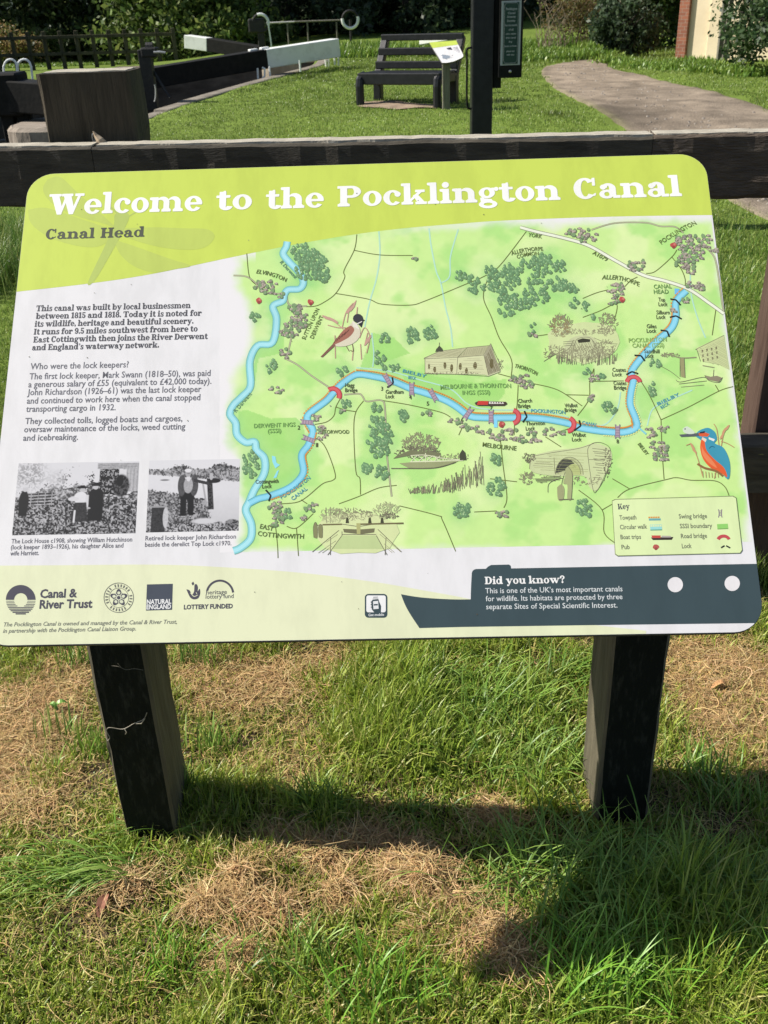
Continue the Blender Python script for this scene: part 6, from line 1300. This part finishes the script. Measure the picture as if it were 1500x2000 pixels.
# --- fine light stubble everywhere
N = 90000; x = rng.uniform(-1.15, 1.2, N); y = .88 + rng.random(N) ** 1.1 * 1.7; k = (np.abs(x) < .42 + y * .5) & (rng.random(N) < .10 + .95 * dry_at(x, y)); x, y = x[k], y[k]; n = len(x); d = dry_at(x, y)
def strands(name, x, y, L, w, col, mat_, zj, kind='stuff', label='', cat='', curl=1.6):
    n = len(x); az = rng.uniform(0, 6.283, n); ca = rng.normal(0, curl, n); el = rng.normal(0, .38, n)
    P = np.stack([x, y, terrain(x, y) + zj], 1); segs = 4; V = np.zeros((n, 2 * (segs + 1), 3))
    for s in range(segs + 1):
        u = s / segs; a = az + ca * u; e = el * (1 - 1.9 * u)
        dv = np.stack([np.cos(a) * np.cos(e), np.sin(a) * np.cos(e), np.sin(e)], 1); sd_ = np.stack([-np.sin(a), np.cos(a), rng.normal(0, .4, n)], 1)
        ww = (w * (1 - .5 * u))[:, None] / 2; V[:, 2 * s] = P - sd_ * ww; V[:, 2 * s + 1] = P + sd_ * ww; P = P + dv * (L / segs)[:, None]
    b = (np.arange(n) * 2 * (segs + 1))[:, None]; q = [np.concatenate([b + 2 * s, b + 2 * s + 1, b + 2 * s + 3, b + 2 * s + 2], 1) for s in range(segs)]
    o = mesh_obj(name, V.reshape(-1, 3), np.concatenate(q), mat_, None, tint=np.repeat(col[:, None, :], 2 * (segs + 1), 1).reshape(-1, 3))
    return tag(o, label, cat, kind=kind)
strands('withered_grass', x, y, rng.uniform(.02, .075, n), rng.uniform(.0010, .0022, n), pick(STRAWS, n, .25), m_hay, rng.uniform(0, .018, n), label='withered straw-coloured grass matted over the turf', cat='dry grass')
# --- mown hay lying in clumps
CL = [(470, 1725, 50, 28, 1.2), (410, 1775, 50, 20, .9), (520, 1690, 44, 24, .9), (560, 1650, 60, 40, .6), (500, 1775, 56, 26, .9), (545, 1790, 36, 24, .8), (250, 1745, 50, 26, .8), (800, 1700, 55, 32, 1.3), (835, 1735, 55, 32, 1.5), (890, 1778, 48, 24, 1.1), (770, 1722, 36, 24, 1.), (840, 1815, 34, 18, .7), (965, 1830, 52, 36, 1.1), (1000, 1880, 44, 28, .9), (910, 1850, 30, 22, .8), (1030, 1920, 40, 20, .6), (450, 1880, 40, 30, .7), (470, 1860, 40, 30, .6), (670, 1740, 40, 30, .8), (640, 1680, 50, 30, .7), (720, 1650, 90, 30, .7), (600, 1660, 60, 30, .6), (450, 1330, 110, 50, .8), (600, 1330, 80, 40, .8), (60, 1400, 90, 120, .9), (60, 1540, 80, 60, .7), (970, 1590, 60, 30, .7), (1420, 1330, 110, 80, 1.1), (1350, 1420, 70, 60, .8), (1460, 1450, 60, 60, .7), (500, 1510, 60, 30, .5)]
X_, Y_, Z_ = [], [], []
for px, py, rx, ry, s in CL:
    c = onZ(px, py); e = onZ(px + rx, py)[0] - c[0]; g_ = onZ(px, py - ry)[1] - c[1]; m__ = int(1150 * s * max(.4, e * g_ / .004))
    m__ = min(m__, 5200); r_ = np.sqrt(rng.random(m__)); t = rng.uniform(0, 6.283, m__)
    X_.append(c[0] + e * r_ * np.cos(t) * 1.05); Y_.append(c[1] + g_ * r_ * np.sin(t) * 1.05); mound = (.046 if py > 1600 else .014) * s * (1 - r_ ** 2); Z_.append(mound * rng.random(m__) ** .6 + .002)
x, y, z = np.concatenate(X_), np.concatenate(Y_), np.concatenate(Z_); n = len(x)
k = y < 2.3; x, y, z = x[k], y[k], z[k]; n = len(x)
strands('mown_hay', x, y, rng.uniform(.025, .085, n), rng.uniform(.0009, .0024, n), pick([(202, 170, 120), (184, 152, 106), (214, 188, 140), (160, 130, 88), (194, 164, 116)], n, .22), m_hay, z, label='tangled brown mown hay lying in clumps before the sign', cat='hay', curl=2.0)
# --- long arching tufts
def tuft(px, py, n, L, spread, az0, azs, cols, lean=(.8, 1.7), w=(.0022, .0046)):
    c = onZ(px, py); return (c[0] + rng.normal(0, spread, n), c[1] + rng.normal(0, spread * .6, n), rng.uniform(L * .5, L, n), rng.uniform(*w, n), rng.normal(az0, azs, n), rng.uniform(*lean, n), pick(cols, n))
GB = [(114, 148, 58), (132, 162, 70), (148, 174, 88), (98, 132, 52)]
T = [tuft(250, 1720, 70, .18, .035, 3.2, .35, GB, (1.1, 1.9)), tuft(150, 1740, 50, .16, .05, 3.1, .4, GB, (1.1, 1.9)), tuft(290, 1640, 40, .14, .02, 2.6, 1.2, GB), tuft(335, 1640, 14, .13, .012, .3, .8, GB, (1.2, 2.2)), tuft(60, 1720, 30, .15, .05, 3.0, .5, GB, (1.1, 1.8)),
     tuft(640, 1590, 60, .12, .02, 3.0, 1.3, [(64, 104, 44), (80, 124, 50)], (.6, 1.7)), tuft(800, 1590, 50, .09, .02, 0, 3, GB), tuft(1050, 1500, 160, .17, .07, 0, 3, GB, (.7, 1.9)), tuft(980, 1400, 160, .17, .08, .5, 2, GB, (.6, 1.7)), tuft(880, 1340, 110, .15, .07, 0, 3, GB, (.5, 1.6)), tuft(1100, 1330, 110, .15, .05, 0, 3, GB, (.5, 1.6)), tuft(420, 1470, 50, .10, .03, 1.5, .9, GB, (.2, .9)), tuft(360, 1560, 60, .11, .02, 1.5, 1.2, GB, (.2, .9)),
     tuft(1150, 1720, 150, .20, .09, 1.4, 1.6, GB, (.6, 1.7)), tuft(1300, 1760, 190, .21, .11, 1.6, 1.6, GB, (.5, 1.6)), tuft(1420, 1800, 150, .20, .09, 1.6, 1.6, GB, (.5, 1.6)), tuft(1000, 1740, 90, .17, .06, 1.6, 1.8, GB, (.6, 1.8)), tuft(1200, 1860, 120, .18, .07, 1.8, 1.6, GB, (.4, 1.5)), tuft(1150, 1950, 110, .17, .05, 1.0, 1.0, [(110, 156, 48), (128, 172, 62)], (.4, 1.5)), tuft(1330, 1960, 120, .18, .07, .8, 1.2, [(110, 156, 48), (128, 172, 62)], (.4, 1.5)), tuft(1450, 1930, 80, .17, .05, .8, 1.2, [(110, 156, 48), (128, 172, 62)], (.4, 1.5)), tuft(560, 1880, 70, .12, .05, 1.5, 1.5, GB, (.3, 1.2)), tuft(740, 1960, 110, .14, .07, 1.5, 1.5, [(104, 148, 44), (120, 160, 56)], (.3, 1.2)), tuft(360, 1900, 80, .11, .06, 1.5, 1.5, [(104, 148, 44), (120, 160, 56)], (.3, 1.2)), tuft(1350, 1520, 90, .11, .04, 1.5, 1.2, GB, (.2, 1.0)), tuft(1420, 1580, 70, .12, .04, 1.5, 1.2, GB, (.2, 1.0)), tuft(190, 1480, 60, .10, .04, 1.6, .8, [(116, 150, 52), (132, 160, 70)], (.15, .8)), tuft(120, 1440, 30, .10, .03, 1.6, .8, GB, (.15, .8)), tuft(160, 1300, 50, .16, .03, 1.4, .8, GB, (.2, .9)), tuft(390, 1300, 60, .14, .04, 1.4, .9, GB, (.2, .9))]
x, y, h, w, az, le, co = (np.concatenate([t[i] for t in T]) for i in range(7))
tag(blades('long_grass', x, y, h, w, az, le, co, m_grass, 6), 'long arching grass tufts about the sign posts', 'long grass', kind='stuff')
# --- broad plantain-like leaves near the left edge, a fallen leaf
bm = bmesh.new()
def leaf_at(px, py, L, wd, az, zo=.02):
    c = onZ(px, py); c[2] = float(terrain(c[0], c[1])) + zo; d = np.array([math.cos(az), math.sin(az), .15]); s = np.array([-math.sin(az), math.cos(az), 0]); rows = []
    for u in np.linspace(0, 1, 7):
        ww = wd * math.sin(math.pi * (.08 + .9 * u)) ** .8; p = c + d * L * u + np.array([0, 0, .012 * math.sin(u * 3)])
        rows.append([bm.verts.new(tuple(p + s * ww * k + np.array([0, 0, abs(k) * ww * .4]))) for k in (-.5, 0, .5)])
    for a, b in zip(rows, rows[1:]):
        for k in (0, 1): bm.faces.new([a[k], a[k + 1], b[k + 1], b[k]])
leaf_at(108, 1396, .035, .016, .3); leaf_at(116, 1400, .03, .014, 2.6)
tag(bm_obj('broad_leaf', bm, [mat('fresh_leaf', (.15, .30, .05), (.22, .38, .08), rough=.45, scale=30)], loc=tuple(onZ(110, 1398))), 'bright green broad weed leaf in the dry grass left of the left post', 'leaf')
bm = bmesh.new(); leaf_at(1385, 1360, .045, .014, .25, .016); leaf_at(1392, 1356, .03, .016, -.1, .018)
tag(bm_obj('dead_leaf', bm, [mat('dead_leaf_tan', (.42, .22, .09), (.58, .34, .16), rough=.8, scale=40)], loc=tuple(onZ(1390, 1358))), 'curled orange-tan dead leaf on bare soil right of the right post', 'leaf')
bm = bmesh.new(); leaf_at(196, 1806, .05, .02, 1.4, .01); tag(bm_obj('dead_leaf', bm, [mat('dead_leaf_red', (.22, .09, .05), (.34, .16, .10), rough=.8, scale=40)], loc=tuple(onZ(196, 1806))), 'reddish brown dead leaf in the grass below the left post', 'leaf')
# --- dried tendril caught on the left post
Yt = 1.492
bm = bmesh.new(); add_tube(bm, catmull([onY(206, 1432, Yt), onY(210, 1446, Yt - .004), onY(214, 1440, Yt - .006), onY(208, 1428, Yt - .004), onY(214, 1421, Yt - .003), onY(240, 1424, Yt - .004), onY(262, 1413, Yt - .006), onY(280, 1405, Yt - .004), onY(287, 1392, Yt - .004)], 5), .0008, 5)
add_tube(bm, [onY(243, 1423, Yt - .004), onY(247, 1430, Yt - .008), onY(245, 1434, Yt - .006)], .0009, 5); add_tube(bm, [onY(266, 1413, Yt - .006), onY(276, 1413, Yt - .008), onY(283, 1403, Yt - .006)], .0012, 5)
tag(bm_obj('dry_tendril', bm, [mat('dry_stem', (.28, .25, .18), (.42, .38, .30), rough=.8, scale=50)], loc=tuple(onY(240, 1420, Yt))), 'pale dried stem clinging across the front of the left sign post', 'dry stem')
bm = bmesh.new(); add_tube(bm, catmull([onY(217, 1300, Yt), onY(232, 1302, Yt - .004), onY(246, 1308, Yt - .003), onY(262, 1306, Yt - .006), onY(280, 1309, Yt - .004)], 4), .0006, 4); add_tube(bm, [onY(236, 1303, Yt - .003), onY(230, 1296, Yt - .004)], .0006, 4)
tag(bm_obj('dry_tendril', bm, [mat('dry_stem_dark', (.12, .11, .08), (.2, .18, .13), rough=.8, scale=50)], loc=tuple(onY(240, 1305, Yt))), 'thin dull strand across the top of the left sign post', 'dry stem')

# --- mown lawn beyond the fence
N = 560000; y = 2.35 * (24 / 2.35) ** rng.random(N); x = rng.uniform(-1, 1, N) * (.35 + y * .47) + .02 * y
keep = (x > cop_x(y) + .02 + .1 * vnoise(y * 3, y * 0, 4))
px_l = np.interp(y, pl[:, 1], pl[:, 0]); px_r = np.interp(y, pr_[:, 1], pr_[:, 0]); jn = (vnoise(x * 3, y * 3, 61) - .5) * .35
keep &= ~((x > px_l + .05 + jn) & (x < px_r - .05 + jn) & (y > 3.4) & (y < 21)); 
lw = np.stack([x - (bo_ + bx0 * BW * .5)[0], y - (bo_ + bx0 * BW * .5)[1]], 1); keep &= (lw[:, 0] / .55) ** 2 + ((lw[:, 1] - .02) / .3) ** 2 > 1
x, y = x[keep], y[keep]; n = len(x); gn = fbm(x * 1.1, y * 1.1, 51, 4); g2_ = fbm(x * .35, y * .35, 55, 3)
h = (.020 + .022 * rng.random(n)) * (.75 + .7 * sstep(.45, .75, gn)) * (1 + 1.6 * np.exp(-((y - 2.6) / .7) ** 2)); h = h * (1 + .9 * sstep(16, 22, y)); w = .0018 + .0011 * y * .42
col = pick([(108, 132, 52), (122, 144, 64), (98, 122, 48), (136, 154, 80)], n, .16) * (.62 + .62 * g2_ + .14 * gn)[:, None]; yl = (rng.random(n) < .10)[:, None]; col = np.where(yl, pick([(150, 154, 86), (138, 146, 76)], n), col)
for px_, py_, r_ in ((484, 178, .16), (602, 152, .22), (520, 168, .12), (688, 166, .14), (1090, 226, .2), (985, 195, .2), (640, 158, .14), (560, 160, .12)):
    c = onG(px_, py_); q = np.exp(-((x - c[0]) / r_) ** 2 - ((y - c[1]) / (r_ * 1.6)) ** 2); col = col * (1 - .5 * q)[:, None]; h = h * (1 + 1.1 * q)
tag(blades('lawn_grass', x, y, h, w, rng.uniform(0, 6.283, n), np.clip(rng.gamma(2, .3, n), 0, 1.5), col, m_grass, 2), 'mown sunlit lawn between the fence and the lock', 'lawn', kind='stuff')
# --- taller grass at the fence foot on the left and path edges
xx, yy, hh_ = [], [], []
for (px, py, sx, sy, m_, H_) in ((20, 520, .18, .22, 2600, .36), (-30, 560, .2, .2, 1500, .38), (1440, 560, .25, .5, 1600, .10), (1420, 700, .2, .3, 1400, .10), (1410, 480, .2, .5, 1200, .09)):
    c = onZ(px, py); xx.append(rng.normal(c[0], sx, m_)); yy.append(np.maximum(2.72, rng.normal(c[1], sy, m_))); hh_.append(rng.uniform(.3, 1, m_) * H_)
x, y, h = np.concatenate(xx), np.concatenate(yy), np.concatenate(hh_); n = len(x)
tag(blades('verge_grass', x, y, h, rng.uniform(.003, .006, n), rng.uniform(0, 6.283, n), rng.uniform(.1, 1.0, n), pick([(96, 130, 52), (84, 116, 44), (128, 150, 76), (150, 160, 92)], n), m_grass, 4), 'tall uncut grass growing against the fence', 'grass', kind='stuff')
# rough herbage at the far end of the path and far bank
XS, YS, HS = [], [], []
for (p0, p1, dy, m_, H_) in (((1022, 122), (1200, 120), 2.2, 9000, .19), ((1022, 104), (1240, 112), 3.0, 9000, .30), ((1200, 126), (1500, 150), .9, 5000, .13), ((1320, 126), (1480, 148), .5, 3000, .16), ((0, 134), (330, 118), 1.6, 5000, .14), ((600, 116), (900, 112), 2.5, 6000, .35)):
    a, b = onG(*p0), onG(*p1); t = rng.random(m_); XS.append(a[0] + (b[0] - a[0]) * t + rng.normal(0, .15, m_)); YS.append(a[1] + (b[1] - a[1]) * t + rng.random(m_) * dy); HS.append(rng.uniform(.35, 1, m_) * H_)
x, y, h = np.concatenate(XS), np.concatenate(YS), np.concatenate(HS); k = ~((y < 26) & (x < cop_x(y) + .2) & (x > -9)); x, y, h = x[k], y[k], h[k]; n = len(x); h = h * (.5 + fbm(x * .9, y * .9, 15, 3))
tag(blades('rough_herbage', x, y, h, rng.uniform(.02, .045, n), rng.uniform(0, 6.283, n), rng.uniform(.1, 1.1, n), pick([(116, 144, 56), (100, 130, 50), (134, 156, 68), (108, 136, 62)], n), m_grass, 3), 'rank green herbage at the end of the path', 'weeds', kind='stuff')

# ================================================================== TREES AND SHRUBS
def leaf_cloud(cx, n, size, cols, jit=.2, droop=.0):
    """n leaf-shaped quads at the given centres (n,3)"""
    a = rng.normal(size=(n, 3)); a /= np.linalg.norm(a, axis=1, keepdims=True); b = rng.normal(size=(n, 3)); b -= a * (a * b).sum(1, keepdims=True); b /= np.linalg.norm(b, axis=1, keepdims=True)
    L = (size * rng.uniform(.6, 1.3, n))[:, None]; a[:, 2] -= droop
    V = np.stack([cx - a * L * .5, cx + b * L * .26 - a * L * .05, cx + a * L * .5, cx - b * L * .26 - a * L * .05], 1)
    return V.reshape(-1, 3), np.arange(n * 4).reshape(n, 4), np.repeat(pick(cols, n, jit)[:, None], 4, 1).reshape(-1, 3)
def crown_points(n, clumps, rx, ry, z0, z1, seed, shell=.55, csize=.28):
    r = np.random.default_rng(seed); out = []
    d = r.normal(size=(clumps, 3)); d /= np.linalg.norm(d, axis=1, keepdims=True); k = (shell + (1 - shell) * r.random(clumps))[:, None]; zc, zr = (z0 + z1) / 2, (z1 - z0) / 2
    cc = d * k * [rx, ry, zr] + [0, 0, zc]; cs = csize * rx * r.uniform(.6, 1.3, clumps)
    i = r.integers(0, clumps, n); o = r.normal(size=(n, 3)); o /= np.linalg.norm(o, axis=1, keepdims=True); o *= (r.random(n) ** .4)[:, None]
    return cc[i] + o * cs[i][:, None] * [1, 1, .75]
def trunk_bm(h, r0, limbs, seed, spread, z_lo):
    bm = bmesh.new(); r = random.Random(seed); pts = [np.array([0, 0, -.3])] + [np.array([r.uniform(-.12, .12) * k, r.uniform(-.12, .12) * k, h * k / 5]) for k in range(6)]
    add_tube(bm, pts, [r0 * 1.3] + [r0 * (1 - .13 * k) for k in range(6)], 9)
    for k in range(limbs):
        a = r.random() * 6.283; z = h * r.uniform(z_lo, .95); L = spread * r.uniform(.5, 1); s = np.array([0, 0, z])
        add_tube(bm, [s, s + [math.cos(a) * L * .5, math.sin(a) * L * .5, L * .3], s + [math.cos(a) * L, math.sin(a) * L, L * .45]], [r0 * .4, r0 * .25, r0 * .08], 6)
    return bm
m_bark = mat('bark', (.030, .026, .02), (.075, .065, .05), rough=.9, scale=6, stretch=(3, 3, .6), bump=.7, bscale=20)
def build_tree(name, label, cat, base, n, clumps, rx, ry, z0, z1, size, cols, seed, trunk=(3.5, .16, 9), group=None, shell=.5, csize=.28, skirt=0):
    root = thing(name, label, cat, tuple(base), group)
    P = crown_points(n, clumps, rx, ry, z0, z1, seed, shell, csize)
    if skirt:
        Q = crown_points(skirt, max(20, clumps // 2), rx * 1.05, ry * 1.05, .1, z0 + 1.4, seed + 9, .6, csize * .8); P = np.concatenate([P, Q])
    P = P[P[:, 2] > .02]
    V, f, c = leaf_cloud(P, len(P), size, cols); mesh_obj('crown', V + np.array(base), f, m_leaf, root, tint=c)
    bm = trunk_bm(trunk[0], trunk[1], trunk[2], seed, rx * .8, .25)
    for v in bm.verts: v.co += Vector(base)
    bm_obj('trunk', bm, [m_bark], root)
    return root
def copy_thing(o, loc, rz, sc, label):
    r = o.copy(); C.objects.link(r); r.location = loc; r.rotation_euler = (0, 0, rz); r.scale = (sc, sc, sc); r['label'] = label
    for ch in list(o.children):
        c = ch.copy(); C.objects.link(c); c.parent = r
    return r
DKG = [(72, 90, 54), (84, 102, 60), (64, 80, 52), (104, 120, 70)]; MDG = [(88, 108, 52), (102, 122, 60), (76, 98, 48), (124, 140, 74)]
def gz(x, y): return float(terrain(x, y))
grp = 'dark trees beyond the lock'
tA = build_tree('broadleaf_tree', 'dark broadleaf tree at the far left behind the paddock fence', 'tree', (-17.5, 47, gz(-17.5, 47)), 15000, 90, 4.6, 4.2, .6, 10.5, .30, DKG, 101, (6, .3, 12), grp, .45, .3, 5000)
tB = build_tree('broadleaf_tree', 'yellow-green sunlit tree behind the far white beam end', 'tree', (-6.6, 40, gz(-6.6, 40)), 14000, 80, 3.6, 3.4, .5, 8.5, .26, MDG, 103, (5, .22, 12), grp, .5, .3, 4500)
tC = build_tree('conifer_tree', 'dark dense conifer standing behind the bench', 'tree', (1.6, 42, gz(1.6, 42)), 15000, 110, 3.4, 3.4, .4, 13, .26, [(64, 80, 54), (74, 90, 60), (56, 70, 50)], 105, (9, .26, 12), grp, .4, .3, 5000)
LT = [(tA, -13.0, 45.5, 1.1, .95, 'shadowy tree above the pale bramble patch at far left'), (tA, -9.6, 50, 2.6, 1.1, 'tall dark tree rising over the middle of the paddock fence'), (tC, -3.2, 44, .7, .9, 'dark conifer just left of the left winding gear'), (tC, -1.0, 47, 2.0, 1.05, 'deep green conifer between the two winding gears'), (tA, 0.0, 52, 4.0, 1.1, 'broad black-green tree behind the far handrail'), (tC, 3.6, 46, 3.1, 1.0, 'dark conifer directly behind the tall black post'), (tA, -22.5, 52, 5.0, 1.15, 'outermost dark tree at the left edge'), (tA, -19.5, 33, 3.3, .95, 'tree outside the left of the frame shading the far bank'), (tA, -22.0, 26, 4.4, 1.0, 'nearer tree outside the left of the frame shading the lock'), (tA, 7.8, 56, 2.2, .85, 'dark rounded tree past the end of the path, right of the sky gap'), (tC, 10.4, 50, 1.2, .95, 'dark conifer behind the leafy shrub by the outbuilding'), (tA, 13.0, 46, 3.6, 1.0, 'dark tree rising behind the brick outbuilding'), (tA, 18.5, 42, .4, 1.0, 'dark tree behind the ivy bush at the right edge')]
for o, x, y, rz, s, lab in LT: copy_thing(o, (x, y, gz(x, y) - .05), rz, s, lab)
# understorey: dark hedge closing the view below the crowns
hx = rng.uniform(-30, 26, 26000); hy = 50 + rng.uniform(0, 5, 26000) + np.abs(hx) * .06; hz_ = terrain(hx, hy) + rng.random(26000) ** 1.2 * 3.2
k = ~((hx > 5.2) & (hx < 7.6)) | (hz_ < terrain(hx, hy) + .9); P = np.stack([hx, hy, hz_], 1)[k]
V, f, c = leaf_cloud(P, len(P), .38, DKG); tag(mesh_obj('undergrowth', V, f, m_leaf, None, tint=c), 'dense dark undergrowth filling the wood edge', 'undergrowth', kind='stuff')
# pale bramble at far left
p = onG(45, 128); o = thing('bramble_bush', 'pale pinkish bramble patch in front of the far paddock fence', 'bush', tuple(p))
P = crown_points(3000, 30, 1.25, .7, .2, 1.35, 7, .3, .35) + p; V, f, c = leaf_cloud(P, len(P), .12, [(150, 128, 84), (128, 104, 66), (112, 118, 60), (170, 148, 104)]); mesh_obj('foliage', V, f, m_leaf, o, tint=c)
# shrub left of the building, and the ivy bush at the right
b_ = onG(1258, 124); sh = build_tree('leafy_shrub', 'tall leafy green shrub between the path end and the brick outbuilding', 'shrub', (b_[0] + 1.15, b_[1] + 4.4, b_[2] - .15), 15000, 100, 1.4, 1.2, .0, 4.3, .13, [(58, 88, 42), (74, 106, 50), (46, 72, 38), (88, 120, 58)], 111, (2, .07, 8), None, .5, .3)
copy_thing(sh, (b_[0] + 2.6, b_[1] + 6.0, b_[2] - .4), 2.2, .95, 'dense green shrub immediately left of the brick corner')
b_ = onG(1205, 118); sh2 = build_tree('leafy_shrub', 'paler green shrub arching over the path end, left of the taller shrub', 'shrub', (b_[0] + .7, b_[1] + 4.2, b_[2]), 6000, 60, .95, 1.0, .7, 3.4, .13, [(92, 122, 52), (110, 138, 62), (76, 104, 46)], 113, (2, .06, 7), None, .5, .32)
b_ = onG(1235, 122); sh3 = build_tree('leafy_shrub', 'low dark glossy shrub at the foot of the taller shrub', 'shrub', (b_[0] + .2, b_[1] + 1.2, b_[2]), 4200, 44, .75, .5, .02, 1.15, .10, [(52, 70, 46), (70, 90, 60), (90, 108, 80)], 115, (.7, .04, 5), None, .5, .34)
b_ = onG(1470, 152); ivy = build_tree('ivy_bush', 'big glossy ivy-clad bush at the right edge of the lawn', 'bush', (b_[0] + .70, b_[1] + .75, b_[2]), 22000, 130, 1.08, 1.0, .05, 3.4, .085, [(60, 84, 48), (78, 102, 60), (48, 70, 42), (104, 124, 84)], 117, (2, .09, 9), None, .55, .26, 7000)
# dry stems before the far trees
for k, (px, py, s, lab) in enumerate(((1062, 92, 1.0, 'bare pale dry stems nearest the notice board'), (1098, 90, 1.1, 'tall bleached dead stalks left of the brown thicket'), (1140, 88, 1.25, 'bushy brown thicket of dry stems at the path end'))):
    b_ = onG(px, py + 16); r = random.Random(k + 3); root = thing('dead_weed', lab, 'dry plant', tuple(b_)); bm = bmesh.new()
    for j in range(34 if k == 2 else 16):
        a = r.random() * 6.283; L = s * r.uniform(.45, 1.25); p0 = np.array(b_) + [r.uniform(-.35, .35) * s, r.uniform(-.3, .3), 0]; q1 = p0 + [math.cos(a) * L * .12, math.sin(a) * L * .12, L * .5]; q2 = q1 + [math.cos(a + .5) * L * .3, math.sin(a) * L * .2, L * .45]
        add_tube(bm, [p0, q1, q2], [.008, .006, .002], 4, cap=False)
        for m__ in range(2): u = r.random(); w_ = q1 * (1 - u) + q2 * u; b2 = r.random() * 6.28; add_tube(bm, [w_, w_ + [math.cos(b2) * L * .2, math.sin(b2) * L * .1, L * .18]], [.007, .002], 4, cap=False)
    bm_obj('stalks', bm, [mat('bleached_stalk', (.17, .14, .09), (.30, .25, .17), rough=.9, scale=9)], root)
    if k == 2:
        P = crown_points(3200, 30, .95, .5, .2, 1.5, 71, .3, .4) + np.array(b_); V, f, c = leaf_cloud(P, len(P), .07, [(128, 108, 70), (112, 98, 62), (104, 112, 60)]); mesh_obj('seed_heads', V, f, m_leaf, root, tint=c)
# faint low hill beyond
hv, hf = [], []
for i, x in enumerate(np.linspace(-500, 700, 60)):
    hgt = 12 + 8 * float(fbm(x / 140, 0, 3, 3)); hv += [(x, 700, -1), (x, 720, hgt * .55), (x, 760, hgt), (x, 850, -1)]
for i in range(59):
    for k in range(3): hf.append([i * 4 + k, i * 4 + 4 + k, i * 4 + 5 + k, i * 4 + 1 + k])
tag(mesh_obj('hills', hv, hf, mat('far_wooded_hill', (.05, .075, .06), (.075, .10, .075), rough=1, scale=.05), None, smooth=True), 'low far wooded hill', kind='structure')
